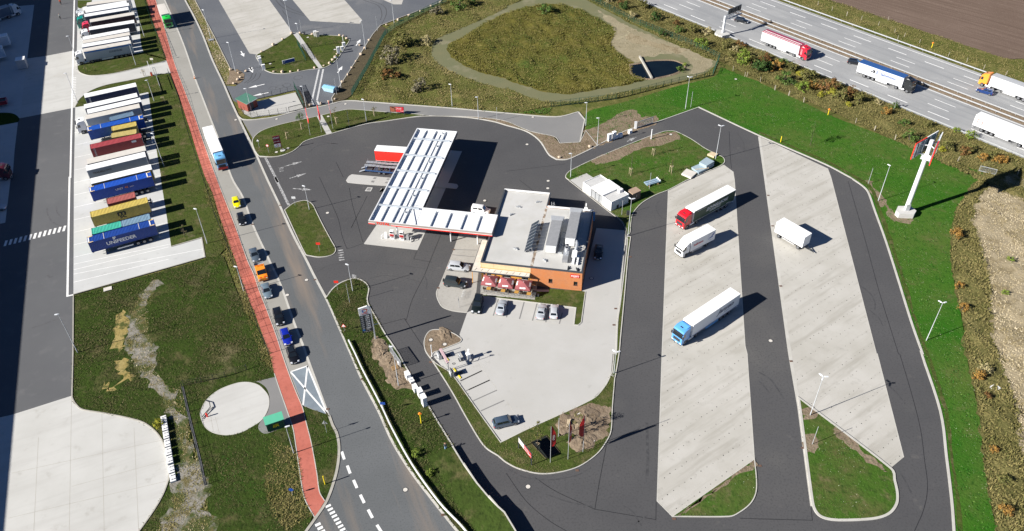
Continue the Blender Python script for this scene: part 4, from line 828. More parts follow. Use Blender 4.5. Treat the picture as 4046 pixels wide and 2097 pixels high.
lorry('beige roofed trailer below the long brick red container', 'L3', (1217,260), (128,515), 1, 'cream', (.05,.06,.09), group=GL)
t = lorry('lettered grey blue curtain trailer without tractor, lower bays', 'L3', (1217,375), (113,640), 1, 'white', (.20,.25,.31), group=GL); LX('TRAILERLLOYD', .62, t, 10.4, 2.9, 'black', bold=.01)
lorry('cream roofed trailer with mustard yellow sides', 'L3', (1328,615), (198,887), 1, 'white', (.40,.28,.06), group=GL)
c = boxed('bright blue container lettered in white with orange figures', 'chassis under the blue container with orange figures', 'L3', (1320,750), (180,1040), 13.72, (.006,.07,.42))
lettering('UNIT', .72, c, (7.6, 1.232, 1.5), SIDE_L, 'white', bold=.015); lettering('45', .72, c, (6.0, 1.232, 1.5), SIDE_L, 'orange', bold=.015); lettering('.com', .5, c, (4.9, 1.232, 1.45), SIDE_L, 'white')
boxed20('short brick red container above the big yellow one', 'chassis under the short brick red container', 'L3', (1020,1140), (505,1270), (.36,.10,.085))
c = boxed('long rusty yellow container with big black letters', 'chassis under the rusty yellow container', 'U', (1255,95), (195,375), 12.19, (.52,.40,.09), 3.95, wear=1)
lettering('m', 1.9, c, (6.0, 1.232, 1.75), SIDE_L, 'black', bold=.05, sx=1.3); lettering('SC', .95, c, (5.9, 1.232, .72), SIDE_L, 'black', bold=.03, sx=1.3)
c, o, rz = container('short turquoise green container beside a blue grey one', 'U', (755,555), (215,695), 6.06, (.05,.40,.29), 3.8); d = Vector((math.cos(rz), math.sin(rz), 0))
chassis('chassis carrying the turquoise and the blue grey container', o-d*6.3, rz, 12.6, bed=1.2)
container('short blue grey container behind the turquoise one', 'U', (1300,410), (780,550), 6.06, (.17,.27,.36), 3.8, wear=.3)
c = boxed('long deep blue container with white lettering, lowest in the bays', 'chassis under the lowest deep blue container', 'U', (1390,515), (135,860), 13.72, (.004,.045,.26))
lettering('UNIFEEDER', 1.2, c, (7.4, 1.232, 1.15), SIDE_L, 'white', bold=.03); lettering('IF', .85, c, (8.6, 1.232, 2.1), SIDE_L, 'white', bold=.05, name='emblem')
# vehicles standing in the shade at the left edge
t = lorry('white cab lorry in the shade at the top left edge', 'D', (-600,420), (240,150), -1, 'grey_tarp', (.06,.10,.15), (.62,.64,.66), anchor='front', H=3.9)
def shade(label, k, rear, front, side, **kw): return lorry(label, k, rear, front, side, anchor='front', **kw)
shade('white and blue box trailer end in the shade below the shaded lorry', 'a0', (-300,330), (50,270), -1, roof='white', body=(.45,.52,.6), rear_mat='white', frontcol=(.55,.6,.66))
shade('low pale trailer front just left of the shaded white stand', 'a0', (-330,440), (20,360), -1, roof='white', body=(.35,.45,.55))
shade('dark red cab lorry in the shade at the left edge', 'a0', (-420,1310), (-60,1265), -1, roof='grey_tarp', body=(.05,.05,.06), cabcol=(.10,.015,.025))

# ------------------------------------------------------------------ vehicles on the street, the station and the motorway
def car_px(label, k, rear, front, col, kind='hatch', z=.7, **kw):
    a = at(k, *rear, z); b = at(k, *front, z); d = b-a; m = (a+b)/2
    return car(label, m, math.atan2(d.y, d.x), col, kind, **kw)
GS = 'cars parked along the street'
car_px('bright yellow hatchback, topmost car parked on the street', 'C1', (150,110), (190,258), (.80,.72,.0), 'hatch', L=3.9, W=1.68, group=GS)
car_px('black hatchback parked just below the yellow one', 'C1', (213,315), (256,465), (.008,.009,.011), 'hatch', L=4.3, group=GS)
car_px('slate grey saloon car parked above the orange tipper', 'C1', (372,768), (425,915), (.075,.10,.13), 'sedan', L=4.5, group=GS)
car_px('blue grey saloon car parked below the orange tipper', 'C2', (270,-60), (322,100), (.13,.18,.22), 'sedan', L=4.5, group=GS)
car_px('black estate car parked third from the hatched bay', 'C2', (420,252), (476,452), (.008,.008,.010), 'suv', L=4.5, W=1.82, H=1.6, group=GS)
car_px('royal blue hatchback parked between two black cars', 'C2', (512,498), (575,695), (.006,.018,.30), 'hatch', L=4.4, W=1.78, group=GS)
car_px('black hatchback parked nearest the hatched bay', 'C2', (590,725), (655,925), (.006,.006,.008), 'hatch', L=4.4, W=1.8, group=GS, glassroof=True)
def tipper(label, k, rear, front):
    a = at(k, *rear, .8); b = at(k, *front, .8); d = b-a; L = 5.4; m = (a+b)/2; rz = math.atan2(d.y, d.x); o = m-d.normalized()*L/2
    root = thing('tipper_van', label, 'van', (o.x, o.y, .012), rz, GS); pm = paint((.85,.27,.02))
    prof = [(2.05,.55),(2.05,2.05),(2.2,2.15),(3.75,2.15),(4.35,1.35),(5.25,1.12),(5.38,.85),(5.38,.40),(2.3,.40)]
    def ring(y, k): return [(3.6+(x-3.6)*k, y, 1+(z-1)*k) for x, z in prof]
    c = MB().loft([ring(-.98,.95), ring(-.9,1), ring(.9,1), ring(.98,.95)]).build('cab', pm, root, 30)
    q = [(3.80,-.82,2.08),(3.80,.82,2.08),(4.36,.86,1.38),(4.36,-.86,1.38)]; n = Vector((.012,0,.014)); MB().loft([[Vector(p)-n for p in q],[Vector(p)+n for p in q]]).build('windscreen','glass_dark',c)
    for s in (-1, 1):
        q = [(2.3,s*.955,1.3),(4.15,s*.955,1.3),(3.75,s*.955,1.95),(2.3,s*.955,1.98)]; MB().loft([[(a_,b_-s*.02,c_) for a_,b_,c_ in q],[(a_,b_+s*.03,c_) for a_,b_,c_ in q]]).build('side_window','glass_dark',c)
        MB().box(4.0,4.15,s*1.08-.09,s*1.08+.09,1.25,1.5).build('mirror','plastic_dark',c); MB().box(5.2,5.40,s*.75-.14,s*.75+.14,.78,.98).build('headlight','lamp_clear',c); MB().box(4.7,5.2,s*.45-.22,s*.45+.22,1.17,1.20).build('warning_stripe','red_bright',c)
        wheel(root,4.5,s*.82,.34,.22); wheel(root,1.0,s*.82,.34,.22); MB().box(0,2.0,s*.98-.03,s*.98+.03,.88,1.3).build('drop_side','galvanised',root)
    bed = MB().box(0,2.0,-.98,.98,.80,.88); bed.build('bed','galvanised',root); MB().box(-.03,.03,-.95,.95,.88,1.3).build('tailboard','galvanised',root); MB().box(1.97,2.03,-.98,.98,.88,2.15).build('bulkhead',pm,root)
    MB().box(2.35,2.6,-.5,.5,2.15,2.27).build('light_bar','orange',root); MB().box(.1,4.9,-.4,.4,.45,.7).build('frame','steel_dark',root)
tipper('orange double cab tipper with open bed parked on the street', 'C1', (448,950), (515,1165))
lorry('lorry with white trailer and light blue cab driving down the street', 'a0', (1525,965), (1598,1145), -1, 'white', (.66,.68,.70), (.16,.42,.70), topcol=(.16,.42,.70))
_b = MB().box(16.3,16.52,-1.2,1.2,.42,1.05); _b.build('red_bumper', 'red', [o for o in bpy.data.objects if o.get('label','').startswith('lorry with white trailer and light')][0])
lorry('lorry with bright green cab and grey box at the street top', 'L1', (1605,65), (1712,302), -1, 'cream', (.35,.36,.37), (.02,.52,.06), L=9.2, axles=(2.0,3.3))
# lorry bays
t = lorry('red cab lorry with dark green lettered trailer in the lorry bay', 'S', (1278,140), (495,555), 1, 'white', (.012,.050,.030), (.55,.01,.02), topcol=(.55,.01,.02), guard=False)
LX('SCHNELLECKE', 1.05, t, 6.0, 2.75, 'white', shear=.3, bold=.02); LX('LOGISTICS', .72, t, 6.6, 1.9, 'white', shear=.3, bold=.01); LX('Schnellecke Logistics', .34, t, 11.0, 3.6, 'white'); LX('Schnellecke', .3, t, 2.0, 1.4, 'white'); MB().box(8.6,9.6,1.28,1.288,2.25,2.35).build('logo_dash','white',t)
t = lorry('light blue cab lorry with long white refrigerated trailer', 'J', (1468,190), (570,795), 1, 'white', 'white', (.09,.30,.66), topcol=(.09,.30,.66), guard=False, tarp=False)
MB().box(.1,13.5,1.27,1.284,1.02,1.22).build('blue_stripe', paint((.02,.07,.25)), t); MB().box(5.9,9.6,1.2,1.27,.45,1.0).build('side_skirt', paint((.10,.34,.66)), t); MB().box(13.6,14.0,-.95,.95,2.3,3.85).build('refrigeration_unit','white',t)
LX('Jansen', 1.5, t, 4.2, 2.8, paint((.04,.05,.10)), shear=.45, sx=1.2, bold=.02); LX('transport', .4, t, 3.7, 1.95, paint((.2,.25,.35)), shear=.3)
def box_lorry():
    o, rz = frame_from_edge('S', (905,890), (440,1130), 3.7, 1, 7.3); root = thing('box_lorry', 'white box lorry with red lettering and blue bird emblem', 'lorry', o, rz)
    MB().box(.05,7.25,-1.26,1.26,1.02,3.64).build('box_body','white',root,30); MB().box(0,7.3,-1.275,1.275,3.64,3.7).build('roof','white',root); MB().box(-.03,.05,-1.26,1.26,1.0,3.64).build('rear_door','white',root)
    cab(root, 7.45, (.80,.80,.79), H=2.75, Lc=1.95, W=2.35)
    MB().loft([[(7.5,-1.1,2.7),(8.8,-1.0,2.72),(8.8,1.0,2.72),(7.5,1.1,2.7)],[(7.45,-1.15,3.6),(7.7,-1.05,3.6),(7.7,1.05,3.6),(7.45,1.15,3.6)]]).build('wind_deflector','white',root,30)
    fr = MB()
    for s in (-1,1): fr.box(.2,9.0,s*.42-.06,s*.42+.06,.70,1.0); wheel(root,2.1,s*.92,.44,.45); wheel(root,8.7,s*1.0,.44,.28); MB().box(3.4,6.6,s*1.18-.02,s*1.18+.02,.5,.85).build('side_guard','aluminium',root)
    fr.build('chassis','steel_dark',root); MB().box(.0,.12,-1.1,1.1,.5,.62).build('underrun_bar','steel_white',root)
    LX('hellmann', .78, root, 5.0, 2.4, paint((.45,.02,.06)), bold=.03)
    em = MB()   # the bird emblem, wings up, with the ring line round it
    for poly in ([(0,0),(.35,.25),(.55,.75),(.42,.95),(.25,.55),(.0,.30)], [(.0,0),(-.4,.05),(-.75,-.15),(-.5,-.2),(-.1,-.15)], [(.1,.1),(.5,.2),(.95,.75),(.8,1.0),(.6,.6),(.2,.3)], [(-.2,0),(.3,.1),(.45,-.2),(.2,-.35),(-.1,-.25)], [(-.75,-.3),(-.2,-.3),(.1,-.2),(-.3,-.45)]):
        em.quad(*[(1.15-x, 1.288, 2.35+y*.85) for x, y in poly])
    em.build('bird_emblem', paint((.02,.10,.42)), root); ring = MB()
    for i in range(18):
        a = R(60+i*13); b = R(60+(i+1)*13); ring.quad((1.15-1.05*math.cos(a),1.286,2.5+1.02*math.sin(a)),(1.15-1.05*math.cos(b),1.286,2.5+1.02*math.sin(b)),(1.15-1.0*math.cos(b),1.286,2.5+.97*math.sin(b)),(1.15-1.0*math.cos(a),1.286,2.5+.97*math.sin(a)))
    ring.build('emblem_ring', paint((.02,.10,.42)), root)
box_lorry()
def drawbar_trailer():
    o, rz = frame_from_edge('B', (195,240), (870,628), 3.7, -1, 7.2); root = thing('drawbar_trailer', 'plain white box trailer with drawbar standing alone', 'trailer', o, rz)
    MB().box(0,7.2,-1.26,1.26,1.05,3.66).build('box_body','white',root); MB().box(-.02,7.22,-1.275,1.275,3.66,3.72).build('roof','white',root); fr = MB()
    for s in (-1,1):
        fr.box(.2,7.0,s*.5-.07,s*.5+.07,.8,1.04); MB().box(2.0,5.2,s*1.2-.02,s*1.2+.02,.5,.8).build('side_guard','aluminium',root)
        for x in (1.2,6.2): wheel(root,x,s*1.02,.46,.40)
    fr.build('chassis','steel_dark',root); MB().bar((7.0,-.5,.85),(9.0,0,.55),.12).bar((7.0,.5,.85),(9.0,0,.55),.12).bar((7.9,-.28,.72),(7.9,.28,.72),.1).bar((9.0,0,.55),(9.4,0,.5),.12).build('drawbar','steel_dark',root)
    for s in (-1,1): MB().box(-.04,0,s*.9-.15,s*.9+.15,.85,.98).build('tail_light','lamp_red',root)
drawbar_trailer()
# station
lorry('bright red curtain trailer with white roof under the canopy', 'K', (147,435), (605,465), -1, 'white', (.80,.03,.02), (.75,.05,.04), anchor='rear', rear_mat='red_bright')
def car_transporter():
    a = at('K', 20, 740, .8); rz = R(-11.2); root = thing('car_transporter', 'empty blue and grey car transporter trailer beside the fuel island', 'trailer', (a.x, a.y+1.2, .012), rz); navy = paint((.02,.06,.16)); fr = MB()
    for s in (-1,1): fr.box(0,9.4,s*1.18-.06,s*1.18+.06,.75,1.1)
    for x in (0,2.3,4.6,7,9.3): fr.box(x,x+.12,-1.2,1.2,.75,.9)
    fr.build('lower_frame',navy,root); up = MB()
    for s in (-1,1):
        for x in (.3,3.2,6.4,9.0): up.box(x,x+.12,s*1.18-.05,s*1.18+.05,1.1,2.15)
    up.build('posts',navy,root)
    for s in (-1,1):
        for x in range(0, 10): MB().box(x*.96, x*.96+.90, s*.70-.38, s*.70+.38, 2.15+.04*math.sin(x), 2.22+.04*math.sin(x)).build('deck_plate', 'galvanised', root)
        for x in (3.6,4.8): wheel(root,x,s*1.0,.40,.35)
        MB().bar((0,s*.8,.8),(-1.6,s*.8,.12),.5,.06).build('ramp','galvanised',root)
        for x in (0.2,2.4,4.6): MB().cyl(x,s*1.22,2.2,2.75,.03,6).build('rail_post','galvanised',root)
    MB().box(9.0,9.4,-1.2,1.2,.9,2.6).build('headboard',navy,root)
car_transporter()
GP = 'cars parked at the shop'
car_px('white delivery van with side windows beside the shop wall', 'N', (1350,70), (1572,98), (.80,.80,.80), 'van', z=.9, L=4.3, W=1.8, H=1.82, group=GP)
car_px('silver estate car parked beside the dark off-road car', 'N', (1050,785), (1325,812), (.42,.44,.47), 'wagon', L=4.75, W=1.86, H=1.62, group=GP)
t = car_px('dark green off-road car with spare wheel on its back', 'N', (1012,985), (1272,1020), (.022,.030,.034), 'suv', z=.8, L=4.7, W=1.86, H=1.88, group=GP)
sp = MB().tube([(-2.42,0,1.0),(-2.62,0,1.0)], .36, 14).build('spare_wheel','rubber',t,True); MB().tube([(-2.6,0,1.0),(-2.64,0,1.0)], .2, 10).build('rim','rim',sp)
car_px('black off-road car facing out at the terrace corner', 'F', (130,800), (72,1030), (.006,.010,.009), 'suv', z=.8, L=4.75, W=1.9, H=1.72, group=GP, glassroof=True)
car_px('silver saloon parked nose in next to the black off-road car', 'F', (430,1062), (500,850), (.36,.39,.43), 'sedan', L=4.3, W=1.72, H=1.42, group=GP)
car_px('silver saloon left of the pair by the lawn', 'F', (1040,1130), (1098,912), (.36,.38,.41), 'sedan', L=4.4, W=1.74, H=1.42, group=GP)
car_px('silver hatchback right of the pair by the lawn', 'F', (1245,1125), (1268,915), (.42,.44,.47), 'hatch', L=4.0, W=1.72, H=1.48, group=GP)
car_px('black car standing in the shade east of the shop', 'b2', (702,505), (690,612), (.006,.007,.010), 'sedan', L=4.6, group=GP)
car_px('dark blue grey estate car alone in the long bay', 'c1', (1782,535), (2025,478), (.05,.075,.11), 'wagon', L=4.6, W=1.82, H=1.55, group=GP)
# motorway
t = lorry('red cab lorry with white trailer and red striped roof on the motorway', 'X1', (830,390), (1310,578), -1, paint((.33,.03,.06)), (.45,.47,.49), (.62,.02,.04), topcol=(.62,.02,.04))
MB().box(.2,13.4,-.12,.12,4.005,4.03).build('roof_stripe','white',t); MB().box(.2,13.4,-1.0,-.8,4.0,4.02).build('roof_stripe','white',t)
for i in range(4): lettering('C7', .45, t, (14.45, -1.262, 1.75+i*.42), SIDE_R, 'white')
t = lorry('black cab lorry with white lettered trailer and blue roof', 'X2', (125,205), (605,375), -1, paint((.03,.09,.26)), (.54,.56,.60), (.012,.014,.016), topcol=(.012,.014,.016))
RX('E. Salomons', 1.2, t, 8.6, 2.75, paint((.05,.09,.26)), bold=.03); RX('Beesd Holland', .4, t, 7.8, 1.95, paint((.25,.32,.48)), bold=.01)
MB().quad((3.9,-1.29,2.35),(4.3,-1.29,2.35),(5.2,-1.29,3.2),(4.8,-1.29,3.2)).quad((4.7,-1.291,2.35),(5.3,-1.291,2.35),(5.35,-1.291,3.2),(5.0,-1.291,3.1)).build('road_emblem','black',t)
MB().box(.9,13.2,-1.288,-1.276,1.45,1.55).build('blue_stripe',paint((.10,.20,.50)),t); MB().bar((.9,-1.284,1.5),(.35,-1.284,3.8),.02,.10).build('blue_stripe',paint((.10,.20,.50)),t)
def hw_lorry(label, k, px, H, dirv, side, anchor, **kw):
    a = at(k, *px, H); d = dirv; L = kw.pop('L', 13.6); n = Vector((-d.y, d.x, 0)); o = (a if anchor == 'rear' else a-d*L)-n*side*1.275
    root = thing('articulated_lorry', label, 'lorry', (o.x, o.y, .03), math.atan2(d.y, d.x)); c = kw.pop('cabcol'); trailer_parts(root, L, kw.get('body'), kw.get('roof'), 'white', H=H); tractor(root, L, c, topcol=c); return root
hw_lorry('orange cab lorry with silver trailer cut by the right edge', 'X2', (1560,352), 4.0, -HD, 1, 'front', body=(.52,.53,.55), roof='grey_tarp', cabcol=(.85,.28,.03))
t = hw_lorry('white refrigerated trailer with faint lettering cut by the right edge', 'X2', (1390,775), 4.0, HD, -1, 'rear', body='white', roof='white', cabcol=(.75,.76,.78))
RX('Noch mehr Auswahl:', .8, t, 6.6, 3.2, paint((.42,.47,.58)), bold=.02); RX('lidl-shop.de', 1.05, t, 5.2, 2.3, paint((.36,.42,.55)), bold=.03); fr_ = MB()
for a_, b_ in (((.9,3.1),(2.2,3.1)),((.9,2.0),(2.2,2.0)),((.9,2.0),(.9,3.1)),((2.2,2.0),(2.2,3.1)),((.9,2.55),(2.2,2.55))): fr_.bar((a_[0],-1.286,a_[1]),(b_[0],-1.286,b_[1]),.02,.16)
fr_.build('red_emblem','red_bright',t)
GM = 'cars on the motorway'
car_px('black estate car on the motorway under the gantry', 'X1', (500,235), (650,265), (.008,.010,.014), 'wagon', L=4.6, group=GM)
car_px('black estate car close behind the blue roofed trailer', 'X2', (10,190), (160,215), (.008,.009,.012), 'wagon', L=4.6, group=GM)
car_px('dark blue car beside the orange cab lorry', 'X2', (1572,540), (1400,492), (.006,.03,.13), 'wagon', L=4.5, group=GM)
# remaining things in the shade at the left edge
def low_red():
    a = at('D2', -60, 260, .6); rz = R(23); root = thing('flatbed_trailer', 'dark red low loader end in the shade at the left edge', 'trailer', (a.x-4, a.y-2.0, .02), rz); pm = paint((.28,.01,.02)); MB().box(0,7.4,-1.2,1.2,.7,1.15).build('bed',pm,root)
    for s in (-1,1):
        MB().box(0,7.4,s*1.2-.06,s*1.2+.06,.6,1.6).build('side_board',pm,root)
        for x in (1.5,2.8): wheel(root,x,s*1.0,.46,.4)
    MB().box(7.3,7.45,-1.2,1.2,.6,1.7).build('headboard',pm,root); MB().box(.3,7.0,-1.1,1.1,1.15,1.35).build('load','steel_dark',root)
low_red()
car_px('pale car end in the shade at the far left edge', 'b0', (-75,235), (8,222), (.40,.42,.45), 'hatch', L=4.3)

# ------------------------------------------------------------------ filling station building (local frame: x east along the front, y back)
ST = Vector((13.95, 122.57, 0)); STR = R(-11.1); e1 = Vector((math.cos(STR), math.sin(STR), 0)); e2 = Vector((-math.sin(STR), math.cos(STR), 0))
M_ground('roof_membrane', [((.40,.395,.375), .15, .38, .68), ((.43,.42,.39), .8, .5, .8)], (.475,.47,.455), .8)
M_ground('gravel_roof', [((.50,.47,.41), .8, .35, .7), ((.36,.33,.27), 2.5, .55, .8)], (.60,.57,.51), .9)
def brick_mat():
    m, nt, b = nodemat('brick_wall'); v = posvec(nt, obj=True); mp = nt.nodes.new('ShaderNodeMapping'); nt.links.new(v, mp.inputs[0]); mp.inputs['Rotation'].default_value = (R(90), 0, 0)
    sep = nt.nodes.new('ShaderNodeSeparateXYZ'); nt.links.new(v, sep.inputs[0]); ad = nt.nodes.new('ShaderNodeMath'); nt.links.new(sep.outputs[0], ad.inputs[0]); nt.links.new(sep.outputs[1], ad.inputs[1]); cb = nt.nodes.new('ShaderNodeCombineXYZ'); nt.links.new(ad.outputs[0], cb.inputs[0]); nt.links.new(sep.outputs[2], cb.inputs[1])
    br = nt.nodes.new('ShaderNodeTexBrick'); nt.links.new(cb.outputs[0], br.inputs[0]); br.inputs['Scale'].default_value = 1; br.inputs['Brick Width'].default_value = .25; br.inputs['Row Height'].default_value = .083; br.inputs['Mortar Size'].default_value = .008
    br.inputs['Color1'].default_value = (.50,.175,.055,1); br.inputs['Color2'].default_value = (.36,.11,.035,1); br.inputs['Mortar'].default_value = (.38,.25,.16,1)
    nt.links.new(mixc(nt, noise(nt, v, .7, 5, .6, .35, .7), br.outputs[0], (.46,.16,.05)), b.inputs['Base Color']); b.inputs['Roughness'].default_value = .9; MATS['brick_wall'] = m
brick_mat(); M_plain('anthracite', (.055,.062,.072), .45); M_plain('panel_cream', (.66,.47,.28), .6, 0, .12, 1); M_plain('panel_amber', (.62,.30,.06), .55, 0, .2, 2)
shop = thing('station_shop', 'flat roofed brick shop building with rooftop plant', 'building', ST, STR); ZH = 4.75
def walls():
    mb = MB()   # right block brick walls with two window openings in the front
    X0, X1, Y1 = -10.4, 0, 21.2; wins = [(-6.75,-5.95,1.35,2.35), (-1.65,-.85,1.35,2.35)]; xs = [X0]+[x for w_ in wins for x in w_[:2]]+[X1]
    for a, b in zip(xs[::2], xs[1::2]): mb.quad((a,0,0),(b,0,0),(b,0,ZH),(a,0,ZH))
    for a, b, c, d in wins:
        mb.quad((a,0,0),(b,0,0),(b,0,c),(a,0,c)); mb.quad((a,0,d),(b,0,d),(b,0,ZH),(a,0,ZH)); D = .22
        mb.quad((a,0,c),(a,D,c),(a,D,d),(a,0,d)); mb.quad((b,0,c),(b,0,d),(b,D,d),(b,D,c)); mb.quad((a,0,c),(b,0,c),(b,D,c),(a,D,c)); mb.quad((a,0,d),(a,D,d),(b,D,d),(b,0,d))
    mb.quad((X1,0,0),(X1,Y1,0),(X1,Y1,ZH),(X1,0,ZH)); mb.quad((X1,Y1,0),(X0,Y1,0),(X0,Y1,ZH),(X1,Y1,ZH)); mb.quad((X0,Y1,0),(X0,26.1,0),(X0,26.1,ZH),(X0,Y1,ZH)); mb.quad((X0,26.1,0),(-20.7,26.1,0),(-20.7,26.1,ZH),(X0,26.1,ZH))
    mb.build('brick_walls','brick_wall',shop)
    for a, b, c, d in wins:
        f = MB(); f.box(a,b,.16,.20,c,c+.06).box(a,b,.16,.20,d-.06,d).box(a,a+.06,.16,.20,c+.06,d-.06).box(b-.06,b,.16,.20,c+.06,d-.06); wn = f.build('window','anthracite',shop); MB().quad((a,.20,c),(b,.20,c),(b,.20,d),(a,.20,d)).build('pane','glass_dark',wn); MB().box(a-.05,b+.05,-.06,.12,c-.06,c).build('sill','anthracite',wn)
walls()
MB().box(-20.7,-20.55,0,26.1,0,ZH).build('west_wall','panel_amber',shop); MB().box(-20.55,-10.4,.0,.15,0,ZH).build('front_wall','panel_amber',shop)
# pale facade boards above the lean-to, each board a piece
for i in range(4): MB().box(-20.6+i*2.55,-20.6+i*2.55+2.52,-.05,-.004,3.55,ZH-.05).build('facade_panel','panel_cream',shop)
for i in range(5): MB().box(-20.3+i*2.0,-18.7+i*2.0,-.05,-.004,.25,2.75).build('shopfront_pane' if i % 2 == 0 else 'facade_panel', 'glass_dark' if i % 2 == 0 else 'panel_amber', shop)
for i in range(9): MB().box(-20.755,-20.704,3.6+i*2.3,5.3+i*2.3,.3,2.9).build('shopfront_pane','glass_dark',shop)
rf = MB(); rf.quad((-20.5,.25,4.62),(-10.4,.25,4.62),(-10.4,25.9,4.62),(-20.5,25.9,4.62)); rf.quad((-10.4,.25,4.62),(-.25,.25,4.62),(-.25,20.95,4.62),(-10.4,20.95,4.62)); roofo = rf.build('roof','roof_membrane',shop)
pp = MB(); par = [(-20.7,0),(0,0),(0,21.2),(-10.4,21.2),(-10.4,26.1),(-20.7,26.1)]
for (xa,ya),(xb,yb) in zip(par, par[1:]+par[:1]):
    pass
pp.box(-20.75,.05,-.05,.27,ZH-.02,5.0).box(-.27,.052,.27,20.93,ZH-.02,5.001).box(-20.752,-20.43,.27,25.83,ZH-.02,5.002).build('parapet','anthracite',shop)
MB().box(-10.13,.053,20.93,21.25,ZH-.02,5.0).box(-20.753,-10.40,25.83,26.15,ZH-.02,5.0).build('parapet','white',shop); MB().box(-10.40,-10.12,21.25,26.152,ZH-.02,5.001).build('parapet','anthracite',shop)
# expansion strip: stained band between the two roof halves
M_ground('stain', [((.10,.07,.05), 1.2, .45, .6), ((.5,.47,.42), .9, .5, .62)], (.25,.19,.14), .9); MB().quad((-10.62,.4,4.628),(-10.1,.4,4.628),(-10.1,20.6,4.628),(-10.62,20.6,4.628)).build('roof_stain','stain',roofo)
# lean-to along the front and west side
lean = MB(); lean.box(-22.5,-10.45,-1.35,-.06,3.18,3.36); lean.box(-22.5,-20.76,-.06,9.0,3.18,3.361); lean.build('lean_to','anthracite',shop); ln = [o for o in shop.children if o.name.startswith('lean_to')][0]
MB().box(-22.38,-10.55,-1.23,-.065,3.362,3.40).build('lean_to_gravel','gravel_roof',ln); MB().box(-22.38,-20.8,-.06,8.9,3.362,3.40).build('lean_to_gravel','gravel_roof',ln)
for x in (-22.3,-19.4,-16.4,-13.4,-10.6): MB().cbox(x,-1.2,.0,.12,.12,3.18).build('post','panel_amber',shop)
for i in range(9): MB().bar((-21.8+i*1.3,-1.1,3.41),(-21.5+i*1.3,-.3,3.45),.03).build('cable_stay','steel_dark',ln)
sgn = MB().box(-2.35,-.55,-.09,-.002,3.45,4.25).build('shop_sign','red',shop); sgn['label'] = 'red sign with white lettering'
lettering("ROSI'S", .56, sgn, (-1.45,-.096,3.85), SIDE_R, 'white', bold=.012, shear=.15); lettering('BRATEN', .16, sgn, (-1.45,-.096,3.55), SIDE_R, 'white')
MB().box(-.2,.052+.35,20.9,21.6,2.2,4.2).build('blue_awning',paint((.05,.25,.55)),shop)
# rooftop plant
plant = thing('ventilation_unit', 'long grey ventilation housing next to the solar panels', 'air unit', ST+e1*-7.15+e2*10.0+Vector((0,0,4.63)), STR, 'ventilation units on the shop roof')
def vent_unit(root, L, W, H, cap):
    MB().box(-W/2,W/2,-L/2,L/2,.35,H).build('housing','galvanised',root); MB().box(-W/2-.03,W/2+.03,-L/2-.03,L/2+.03,H,H+.05).build('lid',M_plain('lid_grey',(.27,.275,.285),.6,0,.2) if 'lid_grey' not in MATS else 'lid_grey',root)
    n = int(L/1.6)
    for i in range(n): MB().box(W/2,W/2+.03,-L/2+.1+i*L/n,-L/2+(i+1)*L/n-.1,.5,H-.15).build('service_panel','galvanised',root)
    for y in (-L/2+.3,0,L/2-.3): MB().box(-W/2,W/2,y-.06,y+.06,0,.35).build('skid','steel_dark',root)
    if cap: MB().loft([[(-W/2-.1,L/2,.9),(W/2+.1,L/2,.9),(W/2+.1,L/2,H),(-W/2-.1,L/2,H)],[(-W/2-.35,L/2+1.2,.7),(W/2+.35,L/2+1.2,.7),(W/2+.35,L/2+1.2,H+.35),(-W/2-.35,L/2+1.2,H+.35)]]).build('intake_hood','galvanised',root); MB().box(-W/2+.1,W/2-.1,-L/2-.6,-L/2-.03,.4,H-.2).build('outlet_box','white',root)
vent_unit(plant, 8.6, 2.2, 1.75, True)
p2_ = thing('ventilation_unit', 'second grey ventilation housing nearer the east parapet', 'air unit', ST+e1*-3.55+e2*13.0+Vector((0,0,4.63)), STR, 'ventilation units on the shop roof'); vent_unit(p2_, 9.0, 2.1, 2.0, True)
ex = thing('exhaust_stack', 'twin round chrome exhaust stacks on a roof box', 'exhaust', ST+e1*-3.9+e2*5.6+Vector((0,0,4.63)), STR); MB().box(-.55,.55,-1.6,1.2,.3,1.0).build('duct_box','galvanised',ex); MB().box(-.55,.55,-3.0,-1.6,.3,.9).build('plenum','lid_grey',ex)
for y in (.1,.9):
    c_ = MB().cyl(0,y,1.0,1.75,.36,16).build('stack','aluminium',ex,True); MB().cyl(0,y,1.75,1.78,.26,16).build('opening','black',c_)
for x in (-.5,.5):
    for y in (-2.8,-.2,1.0): MB().cbox(x,y,0,.08,.08,.3).build('foot','galvanised',ex)
ex2 = thing('elbow_duct', 'bent pale air duct rising from a white roof box', 'duct', ST+e1*-2.2+e2*5.6+Vector((0,0,4.63)), STR); MB().tube([(0,2.8,1.4),(.25,1.8,1.5),(.25,.9,1.4),(.1,.3,1.0)], .34, 12).build('elbow','galvanised',ex2,True); MB().box(-.5,.5,-1.3,.4,.2,1.0).build('fan_box','white',ex2); MB().box(-.25,.25,-3.3,-1.3,.3,.65).build('pipe_box','white',ex2)
for y in (-3.0,-2.2,-1.2): MB().cbox(0,y,0,.6,.1,.3).build('foot','galvanised',ex2)
for i in range(4): MB().box(.6,1.0,-3.2+i*.75,-2.7+i*.75,.1,.45).build('condenser','white',ex2)
